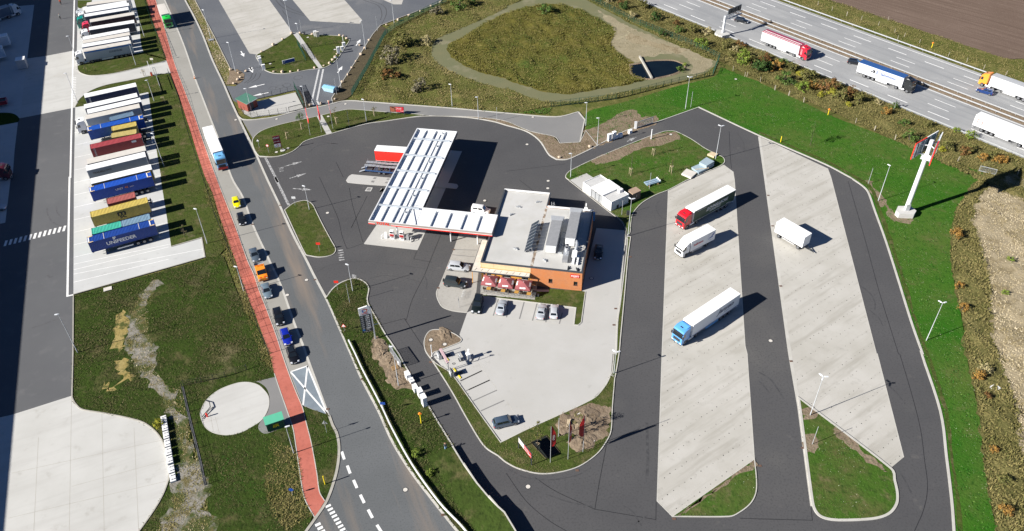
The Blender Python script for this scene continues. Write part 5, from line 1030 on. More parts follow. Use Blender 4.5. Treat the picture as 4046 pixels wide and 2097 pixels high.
# solar array: tilted frame, each panel separate
sol = thing('solar_array', 'tilted rack of dark solar panels on the shop roof', 'solar panels', ST+e1*-11.55+e2*9.3+Vector((0,0,4.63)), STR); M_plain('solar_cell',(.03,.04,.06),.15,.2,.2,2,.6,.6); TL = R(40)
for i in range(8):
    y = -4.6+i*1.2; a = Vector((-1.0,y,.15)); b = Vector((.55,y,1.45)); nrm = Vector((-math.sin(TL),0,math.cos(TL)))*.03
    q = [a, Vector((a.x,y+1.14,a.z)), Vector((b.x,y+1.14,b.z)), b]; pn = MB().loft([[p for p in q],[p+nrm for p in q]]).build('solar_panel','solar_cell',sol)
    MB().bar(a+nrm*1.3,b+nrm*1.3,.05,.03).build('panel_frame','aluminium',pn)
sf = MB()
for y in (-4.6,-1.4,1.8,5.0): sf.bar((.55,y,1.42),(.75,y,0),.06).bar((-1.0,y,.12),(.8,y,.03),.06).bar((-.2,y,.8),(.7,y,.05),.05)
sf.bar((.57,-4.6,1.40),(.57,5.0,1.40),.05); sf.build('rack','aluminium',sol)
rl = thing('roof_ladder', 'hooped access ladder at the back roof edge', 'ladder', ST+e1*-9.0+e2*21.5, STR); lb = MB()
for x in (-.25,.25): lb.tube([(x,0,.1),(x,0,5.8),(x,-.25,6.1),(x,-.7,6.0),(x,-.8,5.0)], .03, 6)
for i in range(15): lb.bar((-.25,0,.4+i*.33),(.25,0,.4+i*.33),.03)
lb.build('rails_and_rungs','galvanised',rl); hp = MB()
for z in (3.0,4.0,5.0): hp.tube([(.35*math.cos(a),.35+.35*math.sin(a),z) for a in [R(-90+k*36) for k in range(11)]], .02, 5)
hp.build('safety_cage','galvanised',rl)
sat = thing('satellite_dish', 'small white satellite dish on a mast at the back parapet', 'dish', ST+e1*-1.6+e2*20.3+Vector((0,0,4.63)), STR); MB().cyl(0,0,0,2.6,.04,8).build('mast','galvanised',sat); MB().loft([[(.42*math.cos(a),-.15,1.4+.42*math.sin(a)) for a in [R(k*30) for k in range(12)]],[(.15*math.cos(a),.02,1.4+.15*math.sin(a)) for a in [R(k*30) for k in range(12)]]]).build('dish','white',sat); MB().box(-.12,.12,-.1,.1,1.9,2.6).build('antenna','white',sat)
pr = thing('pipe_rack', 'roof pipework running between the two ventilation housings', 'pipes', ST+e1*-5.3+e2*9.5+Vector((0,0,4.63)), STR)
for i in range(4): MB().tube([(-.3+i*.2,-4.2+i*.3,.5+.05*i),(-.3+i*.2,2.6-i*.3,.5+.05*i),(.55,2.6-i*.3,.5+.05*i)], .05, 6).build('pipe','galvanised',pr)
for y in (-4,-1.5,1): MB().box(-.45,.45,y-.04,y+.04,0,.45).build('trestle','galvanised',pr)
wr = thing('service_walkway', 'narrow steel duct frame along the east parapet', 'frame', ST+e1*-1.55+e2*11.5+Vector((0,0,4.63)), STR)
wb_ = MB()
for y in (-4,-1,2,5): wb_.bar((-.4,y,0),(-.4,y,.9),.05).bar((.2,y,0),(.2,y,.6),.05).bar((-.4,y,.7),(.2,y,.6),.04)
wb_.bar((-.4,-4,.88),(-.4,5,.88),.05); wb_.build('frame','galvanised',wr)
for i, (x, y) in enumerate(((-3.0,1.2),(-1.2,1.0),(-8.0,2.8),(-14.5,5.5),(-16.5,20.0),(-12.5,22.5),(-17.5,17.0))):
    b_ = MB().box(-.1,.1,-.5,.5,0,.28).box(-.1,.45,-.1,.1,0,.22).build('roof_fitting','steel_dark' if i < 2 else 'galvanised', loc=tuple(ST+e1*x+e2*y+Vector((0,0,4.63))), rz=STR+.4*i); tag(b_, 'small low metal fitting standing on the shop roof', 'fitting', 'small fittings on the shop roof')

# ------------------------------------------------------------------ fuel canopy
M_plain('canopy_sheet', (.80,.81,.82), .4, .05, .04, .5); M_plain('canopy_beam', (.48,.52,.56), .45, .3, .12); M_plain('fascia_grey', (.30,.26,.23), .5)
can = thing('fuel_canopy', 'white L-shaped filling station canopy with ribbed roof and red striped edge', 'canopy', ST, STR); CX0, CX1, CY0, CY1, SX1, SY1 = -47.1, -36.75, 8.3, 47.2, -20.05, 14.8; ZT_, ZB_ = 6.0, 5.15
# roof sheets: one panel per field
def panel(x0,x1,y0,y1): MB().box(x0+.02,x1-.02,y0+.02,y1-.02,5.42,5.50).build('roof_panel','canopy_sheet',can)
ys = [CY0+.25,14.3,21.3,28.2,35.0,42.5,CY1-.25]; xs4 = [CX0+.25,-44.6,-42.1,-39.6,CX1-.22]
for ya, yb in zip(ys, ys[1:]):
    for xa, xb in zip(xs4, xs4[1:]): panel(xa,xb,ya,yb)
xs5 = [CX1-.18,-33.6,-30.3,-27.0,-23.7,SX1-.25]
for xa, xb in zip(xs5, xs5[1:]): panel(xa,xb,CY0+.27,SY1-.25)
for x in xs4[1:-1]: MB().box(x-.10,x+.10,CY0+.3,CY1-.3,5.50,5.78).build('purlin','canopy_beam',can)
MB().box(-40.75,-40.62,CY0+.9,CY1-1.5,5.50,5.66).build('gutter','canopy_beam',can)
for y in ys[1:-1]: MB().box(CX0+.5,CX1-.75,y-.16,y+.16,5.80,6.12).build('main_beam','canopy_beam',can)
for x in xs5[1:-1]: MB().box(x-.10,x+.10,CY0+.5,SY1-.5,5.50,5.78).build('purlin','canopy_beam',can)
for i, y in enumerate(ys[:-1]): MB().cbox(-40.3,(y+ys[i+1])/2+1.5,5.5,.35,.5,.35).build('drain_box','galvanised',can)
MB().bar((-39.6,14.6,5.9),(-36.9,8.9,5.7),.10).build('brace','canopy_beam',can); MB().bar((-39.7,14.6,5.9),(-36.9,16.5,5.7),.08).build('brace','canopy_beam',can)
def rim_(x0,x1,y0,y1): MB().box(x0,x1,y0,y1,ZB_,ZT_).build('parapet','steel_white',can)
rim_(CX0,CX0+.22,CY0+.22,CY1); rim_(CX0+.22,CX1,CY1-.24,CY1); rim_(CX1-.20,CX1,SY1,CY1-.24); rim_(CX1-.20,SX1,SY1-.24,SY1); rim_(SX1-.24,SX1,CY0+.22,SY1-.24); rim_(CX0,SX1,CY0,CY0+.22)
MB().box(CX0-.04,SX1+.04,CY0-.05,CY0-.003,ZB_,ZT_-.02).build('fascia','fascia_grey',can)
for a_, b_ in ((CX0-.05,CX0+1.4),(CX0+5.0,SX1+.05)):
    MB().box(a_,b_,CY0-.075,CY0-.052,ZB_+.0,ZB_+.26).build('red_band','red_bright',can); MB().box(a_,b_,CY0-.072,CY0-.053,ZB_+.27,ZB_+.36).build('white_band','white',can)
MB().box(CX0-.05,CX0-.003,CY0,CY1,ZB_,ZT_-.02).build('fascia','fascia_grey',can); MB().box(CX1+.003,CX1+.05,SY1+.03,CY1,ZB_,ZT_-.02).build('fascia','anthracite',can); MB().box(SX1+.003,SX1+.05,CY0,SY1,ZB_,ZT_-.02).build('fascia','fascia_grey',can)
lettering('TOTAL', .95, can, (CX0+3.2,CY0-.09,5.55), SIDE_R, 'red_bright', bold=.03, shear=.1)
for y in (11.0,18.0,25.0,32.0,38.5,44.5): MB().cyl(-41.9,y,0,5.42,.16,12).build('column','steel_white',can,True)
for x in (-30.0,-24.0): MB().cyl(x,11.5,0,5.42,.16,12).build('column','steel_white',can,True)
MB().box(CX0+.1,CX1-.1,CY0+.1,CY1-.1,5.16,5.20).build('soffit','white',can); MB().box(CX1-.05,SX1-.1,CY0+.1,SY1-.1,5.16,5.201).build('soffit','white',can)
def stn(x, y, z=0): p = ST+e1*x+e2*y; return Vector((p.x, p.y, z))
def pump_island(y, lbl, lbl2, n=2):
    isl = tag(MB().prism([(-3.2+.5*math.cos(a),.55*math.sin(a)) for a in [R(90+k*30) for k in range(7)]]+[(3.2+.5*math.cos(a),.55*math.sin(a)) for a in [R(-90+k*30) for k in range(7)]],0,.16).build('pump_island','concrete_forecourt'), lbl, 'kerb island', 'pump islands', None, stn(-41.9,y,.014), STR)
    for i in range(n):
        pu = thing('fuel_pump', lbl2[i], 'fuel pump', stn(-42.9+i*2.2,y,.17), STR, 'fuel pumps'); MB().box(-.5,.5,-.3,.3,0,1.5).build('cabinet','white',pu); MB().box(-.42,.42,-.32,.32,1.5,2.2).build('display_head','white',pu); MB().box(-.36,.36,-.335,-.322,1.6,2.05).build('screen','black',pu); MB().box(-.45,.45,-.315,-.302,.75,1.4).build('nozzle_panel','red',pu)
        for x in (-.3,-.1,.1,.3): MB().tube([(x,-.36,1.3),(x,-.5,.9),(x,-.46,.35),(x,-.38,.8)], .025, 5).build('hose','rubber',pu)
    for s in (-1,1): tag(MB().tube([(0,-.45,0),(0,-.45,.8),(0,-.3,.95),(0,.3,.95),(0,.45,.8),(0,.45,0)], .07, 8).build('hoop_guard','steel_white'), 'white steel hoop, %s end of the %s' % (('left','right')[s > 0], lbl.split(',')[0]), 'hoop', 'hoop guards at the pumps', None, stn(-41.9+s*3.3,y,.014), STR)
pump_island(10.2,'front pump island, nearest the camera',('left fuel pump at the front of the canopy','right fuel pump at the front of the canopy')); 
for k_, y in enumerate((18.0, 32.0)): pump_island(y, ('second pump island behind the front one','rearmost pump island under the canopy')[k_], (('left fuel pump on the second island','right fuel pump on the second island'),('left fuel pump on the rearmost island','right fuel pump on the rearmost island'))[k_])
for x_, y_, l_ in ((-44.4,10.2,'dispenser for paper and water at the front island'),(-39.4,10.3,'waste bin cabinet at the front island')): tag(MB().box(-.3,.3,-.25,.25,0,1.3).box(-.26,.26,-.22,.22,1.3,1.45).build('service_cabinet','white' if x_ < -42 else 'lid_grey'), l_, 'cabinet', None, None, stn(x_,y_,.17), STR)
di = smooth_closed(pts('a1 722,1330 745,1316 b1 1375,38 1530,54 1546,70 1532,88 1375,76 1000,66 720,42 702,25'))
MB().prism([(p.x,p.y) for p in di],.012,.16).build('diesel_island','concrete_forecourt',kind='structure')
for s in ('K 125,870 150,845 190,850 165,875','K 95,920 115,895 158,900 138,928','K 330,885 350,862 385,865 365,892','K 305,935 325,912 360,915 340,940'): sheet('tank_lid', s, .166, 'asphalt_lane', False)
for i, s in enumerate(('K 5,1048 45,990 125,995 95,1052','K 220,1060 262,1003 320,1006 290,1065','b1 950,110 965,82 1000,84 985,114')):
    sheet('tank_frame', s, .03, 'concrete_pale', False); P_ = pts(s); c_ = sum(P_, Vector())/4; sheet('tank_cover', [c_+(p-c_)*.68 for p in P_], .036, 'asphalt_lane', False)

# ------------------------------------------------------------------ more survey helpers
for _k, _v in dict(E1=(1700,1340,300/1820), E2=(1540,1340,200/954), E3=(2340,640,300/1907), E4=(520,200,200/1214), E5=(0,120,200/1483), E6=(3440,500,320/1942)).items(): ZT[_k] = _v
def proj(p):
    d = Vector(p)-Vector((0,0,CAM_H)); f = d.dot(_F); return PW/2+CAM_F*d.dot(CR)/f, CAM_CY-CAM_F*d.dot(CU)/f
def height(k, base, top):
    X = at(k, *base); ox, oy, s = ZT[k]; tx, ty = ox+top[0]*s, oy+top[1]*s; best = (1e9, 1)
    for i in range(10, 1400):
        h = i*.025; u, v = proj((X.x, X.y, h)); e = (u-tx)**2+(v-ty)**2
        if e < best[0]: best = (e, h)
    return X, best[1]
M_plain('pole_grey', (.46,.48,.50), .5, .2, .1); M_plain('lamp_head', (.72,.74,.76), .35, .1); M_plain('fence_green', (.02,.075,.05), .5); M_plain('fence_dark', (.045,.05,.05), .55)
LM = {}
def lamp(label, k, base, top, kind='single', ang=None, group='lamp posts'):
    X, h = height(k, base, top); root = thing('lamp_post', label, 'lamp post', (X.x, X.y, 0), ang if ang is not None else 0, group)
    MB().tube([(0,0,0),(0,0,.9),(0,0,.92),(0,0,h)], [.09,.09,.075,.045], 8).build('pole','pole_grey',root,True)
    n = {'single': 1, 'double': 2, 'tri': 3}[kind]
    for i in range(n):
        a = 2*math.pi*i/n if n != 2 else (0.35 if i == 0 else 2.2); c, s = math.cos(a), math.sin(a); r0, r1 = (.05,.85) if n > 1 else (-.2,.62)
        def P(t, o, z): return (c*t-s*o, s*t+c*o, h+z)
        hd = MB(); hd.loft([[P(r0,-.04,-.03),P(r0,.04,-.03),P(r0,.04,.03),P(r0,-.04,.03)],[P(r1-.5,-.15,-.05),P(r1-.5,.15,-.05),P(r1-.5,.12,.07),P(r1-.5,-.12,.07)],[P(r1,-.13,-.04),P(r1,.13,-.04),P(r1,.10,.04),P(r1,-.10,.04)]]); hd.build('lamp_head','lamp_head',root)
    return root
AZ = R(-66)
lamp('lamp post at the foot of the small island in front of the pumps','b1',(425,245),(394,65),ang=R(150)); lamp('lamp post on the bank tip beside the station exit','b1',(752,858),(722,657),ang=R(150))
lamp('three headed lamp post on the lawn triangle between lorry bays','c3',(383,465),(482,172),'tri'); lamp('lamp post in the east lawn halfway down the outer kerb','b3',(1258,1230),(1377,945),'double')
lamp('lamp post in the east lawn near the tall sign mast','H',(305,870),(428,480),'single',R(120)); lamp('double headed lamp post beside the slab stacks','V',(1762,405),(1836,50),'double')
lamp('double headed lamp post behind the shop by the brown kiosk','V',(820,1235),(862,835),'double'); lamp('lamp post at the west tip of the service island','V',(203,600),(207,342),ang=R(180))
lamp('lamp post between the service island and the two sliding gates','V',(490,250),(503,-40),ang=R(180)); lamp('double headed lamp post in the lawn by the basin fence','a2',(1350,820),(1384,582),'double')
lamp('lamp post at the right end of the grey lane','a2',(600,945),(606,772),ang=R(180)); lamp('lamp post on the lane kerb behind the canopy','a1',(1698,898),(1682,730),ang=R(180))
lamp('lamp post beside the red billboard on the lane island','a1',(855,915),(831,748),ang=R(150)); lamp('slim lamp post among the reeds behind the lane','a1',(1500,800),(1485,635),ang=R(150))
lamp('lamp post on the boulder bed of the lorry park','a0',(1775,540),(1727,318),ang=R(150)); lamp('lamp post left on the street verge of the lorry park','a0',(1590,290),(1540,72),ang=R(150))
lamp('tall lamp post at the upper slab corner of the lorry park','a1',(285,255),(237,3),'double'); lamp('lamp post on the footpath of the parking sign island','P',(885,362),(815,-30),ang=R(150))
lamp('tall lamp post on the right kerb of the lorry park','a1',(848,372),(820,155),ang=R(200)); lamp('lamp post at the corner island tip of the parking sign lawn','P',(1480,940),(1405,480),ang=R(200))
lamp('lamp post in front of the pump house','P',(125,1285),(50,950),ang=R(180)); lamp('lamp post beside the mulch bed of the pump yard','P',(955,1240),(893,915),ang=R(180)); lamp('dark post with a black bin on the upper lorry park kerb','a1',(1063,175),(1050,0),ang=R(200))
lamp('lamp post standing among the upper parked lorries','a0',(1088,275),(1058,82),ang=R(200)); lamp('lamp post in front of the lettered grey curtain trailer','a0',(1025,490),(978,325),ang=R(200))
lamp('lamp post in the driveway island behind the parked trailers','L2',(1570,425),(1612,-30),ang=R(200)); lamp('lamp post between long brick red container and footway','a0',(1235,1250),(1148,1005),ang=R(160)); lamp('lamp post at the slab corner below the lowest container','b0',(1562,500),(1472,240),ang=R(160))
lamp('lamp post by the footway fence across from the tipper','C1',(265,1300),(187,992),ang=R(160)); lamp('lamp post below the green roofed kiosk','c1',(307,750),(255,548),ang=R(20))
lamp('yard lamp post leaning over the top slab edge','a0',(598,490),(510,272),ang=R(190)); lamp('yard lamp post beside the driveway mouth','a0',(588,778),(492,552),ang=R(190)); lamp('yard lamp post on the kerb of the dark asphalt below','b0',(585,1320),(436,1032),ang=R(190))
lamp('tall slim lamp post on the soil bank by the sliding gate','G',(620,1290),(568,785),ang=R(180)); lamp('lamp post on the median strip at the bend of the forecourt','c2',(812,150),(832,-10),'double')
def post(label, k, base, top, r=.05, mat='pole_grey', name='metal_post', group='plain metal posts'):
    X, h = height(k, base, top); return tag(MB().tube([(0,0,0),(0,0,h*.5),(0,0,h)],[r,r*.9,r*.8],8).cyl(0,0,h,h+.03,r*1.1,8).build(name,mat,None,True), label, 'post', group, None, (X.x,X.y,0))
for a_ in (('slim post on the lawn triangle between the lorry bays','c3',(398,685),(444,550)),('slim post in the east lawn left of its lamp post','H',(195,682),(247,515)),('slim post on the lawn near the basin corner lamp','a2',(1390,808),(1404,690)),('slim post on the soil beside the feather flags','Q',(787,480),(793,200)),('slim post by the white stucco service rooms','V',(753,1005),(766,850)),('slim post crossing the pile of steel beams','V',(1050,725),(1072,552)),('slim post at the lane corner behind the canopy','a1',(1838,912),(1834,808)),('slim post on the bank tip beside its lamp','b1',(728,945),(707,803)),('slim post on the lane island near the footpath','M',(1400,635),(1372,435)),('slim post at the upper edge of the lorry park island','a1',(365,235),(350,147)),('slim post on the right kerb near the blue skip','a1',(632,715),(613,590)),('slim post high on the lorry park kerb','a1',(938,232),(929,122)),('thin steel post beside the boulder bed','O',(235,850),(160,620)),('thick white post on the gate island','V',(1070,190),(1078,85),.16,'steel_white'),('thick white post at the tip island by the barrier','E2',(800,330),(778,112),.10,'steel_white')): post(*a_)

# ------------------------------------------------------------------ signs, flags, mast
M_plain('maroon', (.17,.012,.03), .5); M_plain('sign_dark', (.035,.045,.055), .4); M_plain('sign_blue', (.012,.07,.36), .45)
def vboard(root, L, z0, z1, t, mat, name='panel'): return MB().box(0,L,-t/2,t/2,z0,z1).build(name, mat, root)
def ring_logo(parent, x, y, z, r, k=1.0):
    for i, (a0, a1, c) in enumerate(((20,150,(.62,.02,.03)),(140,260,(.03,.12,.50)),(250,380,(.75,.12,.03)))):
        mb = MB(); n = 8
        for j in range(n):
            A = R(a0+(a1-a0)*j/n); B = R(a0+(a1-a0)*(j+1)/n); r0a, r0b = r*(.55+.2*j/n), r*(.55+.2*(j+1)/n)
            mb.quad((x+r0a*math.cos(A),y-.002*i,z+r0a*math.sin(A)*.95),(x+r*math.cos(A),y-.002*i,z+r*math.sin(A)*.95),(x+r*math.cos(B),y-.002*i,z+r*math.sin(B)*.95),(x+r0b*math.cos(B),y-.002*i,z+r0b*math.sin(B)*.95))
        mb.build('logo', paint(c), parent)
a = at('G',110,318,8.6); b = at('G',248,284,8.6); d = b-a; d.z = 0
tot = thing('price_sign', 'tall fuel price totem with round logo on the bank', 'sign', (a.x,a.y,.09), math.atan2(d.y,d.x)); TW = d.length
vboard(tot, TW, 2.3, 6.72, .22, 'sign_dark'); wp = MB().prism([(0,6.75),(TW,6.75),(TW,8.45),(TW-.35,8.75),(0,8.55)],-.12,.12); wp.v = [(x,z,y) for x,y,z in wp.v]; wpo = wp.build('logo_panel','white',tot); ring_logo(tot, TW*.52, -.135, 7.8, .52); lettering('TOTAL', .40, tot, (TW*.5,-.13,7.05), SIDE_R, paint((.5,.03,.04)), bold=.01)
for i, tx in enumerate(('1.38⁹','1.39⁹','1.51⁹','1.51⁹','1.53⁹','1.65⁹','2.22⁹')):
    z = 6.35-i*.50; lettering(tx.replace('⁹','9').replace('.',''), .44, tot, (TW*.66,-.118,z), SIDE_R, 'white', bold=.012, name='price'); MB().box(.15,.62,-.119,-.112,z-.1,z+.12).build('fuel_name','grey_tarp',tot)
lettering('TOTAL', .24, tot, (TW*.62,-.118,2.95), SIDE_R, 'white'); MB().box(.15,.6,-.119,-.112,2.8,3.1).build('fuel_name',paint((.05,.25,.6)),tot); lettering('MONTE CARLO', .18, tot, (TW*.5,-.118,2.5), SIDE_R, 'white')
for x in (TW+.12,): MB().box(x-.1,x+.14,-.12,.12,0,8.3).build('post','steel_white',tot); MB().box(x+.14,x+1.0,-.05,.05,3.6,3.75).build('cross_arm','pole_grey',tot)
MB().box(TW*.1,TW+.12,-.08,.12,3.5,3.6).box(TW*.1,TW+.12,-.08,.12,5.6,5.7).build('bracket','pole_grey',tot)
a = at('M',432,768,4.25); b = at('M',512,752,4.25); d = b-a; d.z = 0; L_ = d.length
ms = thing('maroon_sign', 'dark maroon entrance sign with white lower panel on the island', 'sign', (a.x,a.y,.1), math.atan2(d.y,d.x)); vboard(ms,L_,2.1,4.3,.15,'maroon'); vboard(ms,L_,1.1,2.08,.15,'white','lower_panel'); MB().box(L_,L_+.18,-.1,.1,0,4.3).build('post','maroon',ms)
lettering("ROSI'S", .55, ms, (L_/2,-.085,3.75), SIDE_R, 'white', bold=.01); lettering('AUTOHOF', .30, ms, (L_/2,-.085,2.75), SIDE_R, 'white'); ring_logo(ms, L_/2, -.09, 1.6, .3); tag(MB().cyl(0,0,0,.14,.65,12).build('sign_foundation','concrete_pale'), 'round concrete footing of the maroon sign', 'footing', None, None, at('M',565,938)+Vector((0,0,.1)))
def billboard(label, k, tl, tr, h0, h1, panels, texts, extra=None):
    a = at(k,*tl,h1); b = at(k,*tr,h1); d = b-a; d.z = 0; L = d.length; r_ = thing('billboard', label, 'billboard', (a.x,a.y,.1), math.atan2(d.y,d.x))
    for x0, x1, m in panels: MB().box(L*x0,L*x1,-.06,.06,h0,h1).build('panel',m,r_)
    for x in (-.05,L-.05): MB().box(x,x+.12,-.06,.10,0,h1+.04).build('post','anthracite',r_)
    MB().box(0,L,-.07,.07,h1,h1+.05).build('top_rail','anthracite',r_)
    for t_, s_, x, z in texts: lettering(t_, s_, r_, (L*x,-.066,z), SIDE_R, 'white')
    return r_, L
bb, L_ = billboard('wide red billboard behind the lane island', 'a1', (1030,803), (1133,808), .9, 2.45, ((0,.42,paint((.30,.10,.06))),(.42,1,paint((.50,.02,.035)))), (('DER HIT',.42,.65,2.0),("ROSI'S",.34,.9,1.2),('jetzt im Angebot',.22,.62,1.6)))
for i in range(5): MB().blob((.5+i*.38,-.08,1.35+.35*(i % 3)),.26,7,5,.2).build('burger_picture',paint(((.55,.30,.08),(.7,.55,.15),(.4,.12,.05))[i % 3]),bb).scale = (1,.15,1)
bb, L_ = billboard('slanting red and white billboard on the south island', 'Q', (187,487), (382,742), 1.75, 2.95, ((0,.45,'cream'),(.45,1,paint((.60,.02,.035)))), (('FRISCH',.42,.66,2.5),('GEBACKEN',.30,.68,2.0),("ROSI'S",.3,.9,2.2)))
def flag(label, k, base, top, deg):
    X, h = height(k, base, top); r_ = thing('feather_flag', label, 'flag', (X.x,X.y,.1), R(deg), 'red feather flags'); MB().tube([(0,0,0),(0,0,h)],[.045,.03],8).build('pole','pole_grey',r_)
    mb = MB(); ring = []
    n = 9
    for i in range(n):
        t = i/(n-1); z = h-.05-t*h*.55; w_ = .18+.72*min(1,t*2.2) if t < .85 else .9-(t-.85)*3; ring.append([(.05,.02*math.sin(i),z),(.05+w_,.06*math.sin(i*1.3+1),z),(.05+w_,.06*math.sin(i*1.3+1)+.015,z),(.05,.02*math.sin(i)+.015,z)])
    c_ = mb.loft(ring).build('cloth','red',r_); lettering('GRILL', .5, c_, (.5,-.045,h*.68), (R(90),R(-90),0), 'white'); return r_
for i, (l_, b_, t_) in enumerate((('nearest of three red flags on the south island',(665,870),(690,330)),('middle of three red flags on the south island',(930,820),(955,275)),('farthest of three red flags on the south island',(1155,710),(1195,165)))): flag(l_,'Q',b_,t_,(20,55,200)[i])
for i, (l_, b_, t_) in enumerate((('left of three flags on the lane island',(910,745),(832,400)),('middle flag beside the footpath on the lane island',(1052,705),(975,368)),('right of three flags on the lane island',(1195,668),(1133,310)))): flag(l_,'M',b_,t_,(-60,-50,-70)[i])
# tall mast sign
mast = thing('mast_sign', 'tall white mast with two red and white sign boards in the lawn', 'sign mast', (88.8,146.5,0)); MB().prism([(-2.2,-1.6),(1.0,-1.9),(2.0,-.6),(1.4,1.2),(-1.4,1.3),(-2.5,-.4)],0,1.25).build('foundation','concrete_pale',mast)
MB().tube([(0,0,1.25),(.0,0,3.2),(.25,.25,15.2),(.4,.45,19.0)],[.55,.52,.46,.42],12).build('mast','steel_white',mast,True); MB().box(-.5,.35,-.6,-.45,1.25,2.9).build('service_door','galvanised',mast)
for (p_, q_, nm) in (((85.28,145.56),(92.17,150.65),0),((88.1,143.15),(92.7,150.17),1)):
    p_ = Vector((p_[0]-88.8,p_[1]-146.5,0)); q_ = Vector((q_[0]-88.8,q_[1]-146.5,0)); m_ = p_.lerp(q_,.5); n_ = (q_-p_).normalized().cross(Vector((0,0,1)))*(.18)
    inn = n_ if (-m_).dot(n_) > 0 else -n_
    for A, B, mt in ((p_,m_,'red_bright'),(m_,q_,'white')):
        pr_ = MB(); pr_.loft([[(v.x,v.y,15.1) for v in (A,B,B-inn,A-inn)],[(v.x,v.y,19.0) for v in (A,B,B-inn,A-inn)]]); pr_.build('sign_board',mt,mast)
        pr_ = MB(); A2, B2 = A.lerp(B,.03), B.lerp(A,.03); pr_.loft([[(v.x,v.y,15.2) for v in (A2+inn*.4,B2+inn*.4,B2+inn*.02,A2+inn*.02)],[(v.x,v.y,18.85) for v in (A2+inn*.4,B2+inn*.4,B2+inn*.02,A2+inn*.02)]]); pr_.build('board_back',paint((.06,.12,.17)),mast)
        for t_ in (.25,.75): c_ = A.lerp(B,t_)+inn*.7; MB().bar((c_.x,c_.y,15.2),(c_.x,c_.y,18.8),.12).build('back_rib','galvanised',mast)
    for z in (15.6,17.8):
        for t_ in (.3,.75): c_ = p_.lerp(q_,t_); MB().bar((.3,.3,z),(c_.x,c_.y,z),.14).build('bracket','steel_white',mast)
MB().prism([(-1.6,-.9),(.3,-2.2),(1.5,-.2),(-.3,1.2)],15.25,15.35).build('platform','steel_white',mast); MB().tube([(-1.6,-.9,16.3),(.3,-2.2,16.3),(1.5,-.2,16.3)],.04,6).build('railing','steel_white',mast)
# motorway gantry
ga = at('X1',330,450); gan = thing('sign_gantry', 'cantilever sign gantry on a concrete block over the motorway', 'gantry', (ga.x,ga.y,0), math.atan2(HN.y,HN.x)); MB().prism([(-2.2,-1.6),(.6,-2.4),(1.0,-1.4),(1.0,1.8),(.2,2.6),(-2.2,1.4),(-2.6,0)],0,1.2).build('foundation','concrete_pale',gan); MB().box(-.3,.3,-.25,.25,1.2,6.6).build('column','steel_white',gan)
for y in (-.3,.3): MB().box(-.3,7.8,y-.08,y+.08,6.4,6.6).box(.3,7.8,y-.06,y+.06,5.5,5.62).build('arm','galvanised',gan)
for i in range(9): MB().bar((i*.9,0,5.56),((i+1)*.87,0,6.5),.08).build('lattice','galvanised',gan)
for i in range(4): MB().box(1.2+i*1.6,2.5+i*1.6,-.15,.15,6.7,8.3).build('matrix_sign','sign_dark',gan); MB().box(1.0+i*1.6,2.6+i*1.6,-.9,-.3,5.5,5.56).build('walkway','galvanised',gan)
# small traffic signs
def rsign(label, k, base, top, shape, col, deg=-90, edge=None, name='traffic_sign'):
    X, h = height(k, base, top); r_ = thing(name, label, 'sign', (X.x,X.y,.05), R(deg), 'small traffic signs'); MB().cyl(0,0,0,h,.035,8).build('post','pole_grey',r_)
    if shape == 'tri': P = [(.035,-.5,h-.75),(.035,.5,h-.75),(.035,0,h+.1)]
    elif shape == 'round': P = [(.035,.38*math.cos(a_),h-.3+.38*math.sin(a_)) for a_ in [R(i*30) for i in range(12)]]
    else: P = [(.035,-.45,h-.6),(.035,.45,h-.6),(.035,.45,h),(.035,-.45,h)]
    c_ = sum((Vector(p) for p in P), Vector())/len(P); MB().loft([P,[(x+.03,y,z) for x,y,z in P]]).build('plate',edge or col,r_)
    if edge: Q_ = [c_+(Vector(p)-c_)*.7 for p in P]; MB().loft([[(p.x+.028,p.y,p.z) for p in Q_],[(p.x+.036,p.y,p.z) for p in Q_]]).build('face',col,r_)
    return r_
rsign('triangular warning sign on the grass strip by the street end','c1',(556,595),(543,508),'tri','steel_white',edge='galvanised',deg=90); rsign('round blue sign on a short post in the grass','c1',(300,1068),(288,1015),'round','sign_blue',deg=-90); rsign('small blue square sign by the guard rail','Y',(525,340),(505,185),'square','sign_blue')
rsign('triangular warning sign on the maroon sign island','M',(272,905),(250,790),'tri','white',edge='steel_dark'); rsign('round red edged sign below the triangular one on the island','M',(392,970),(372,860),'round','white',edge='red_bright'); rsign('tilted red sign on the small island','b1',(502,560),(487,492),'square','red_bright'); rsign('small red sign at the bank tip','b1',(638,852),(622,780),'square','red_bright'); rsign('small sign at the upper tip of the small island','b1',(318,215),(306,145),'square','steel_white'); rsign('triangular warning sign left of the price totem','b1',(690,1160),(685,1105),'tri','white',edge='red_bright'); rsign('grey sign panel on the paving beside the black off-road car','G',(1380,300),(1378,185),'square','galvanised',deg=180); rsign('small sign by the upper truck row driveway','E4',(515,315),(475,175),'square','cream'); rsign('round sign at the foot of the front lorry row','L1',(170,1225),(110,1085),'round','steel_dark'); rsign('thin sign pole by the motorway guard rail','X2',(497,720),(525,620),'square','galvanised',deg=140)
def marker(label, k, base, top, top_orange=True):
    X, h = height(k, base, top); h = max(h, .9); r_ = thing('pipeline_marker', label, 'marker post', (X.x,X.y,0), .3, 'yellow marker posts'); MB().tube([(0,0,0),(0,0,h)],.09,8).build('post','yellow',r_)
    if top_orange: MB().loft([[(-.3,-.2,h),(.3,-.2,h),(.3,.2,h),(-.3,.2,h)],[(-.05,-.05,h+.35),(.05,-.05,h+.35),(.05,.05,h+.35),(-.05,.05,h+.35)]]).build('cap','orange',r_)
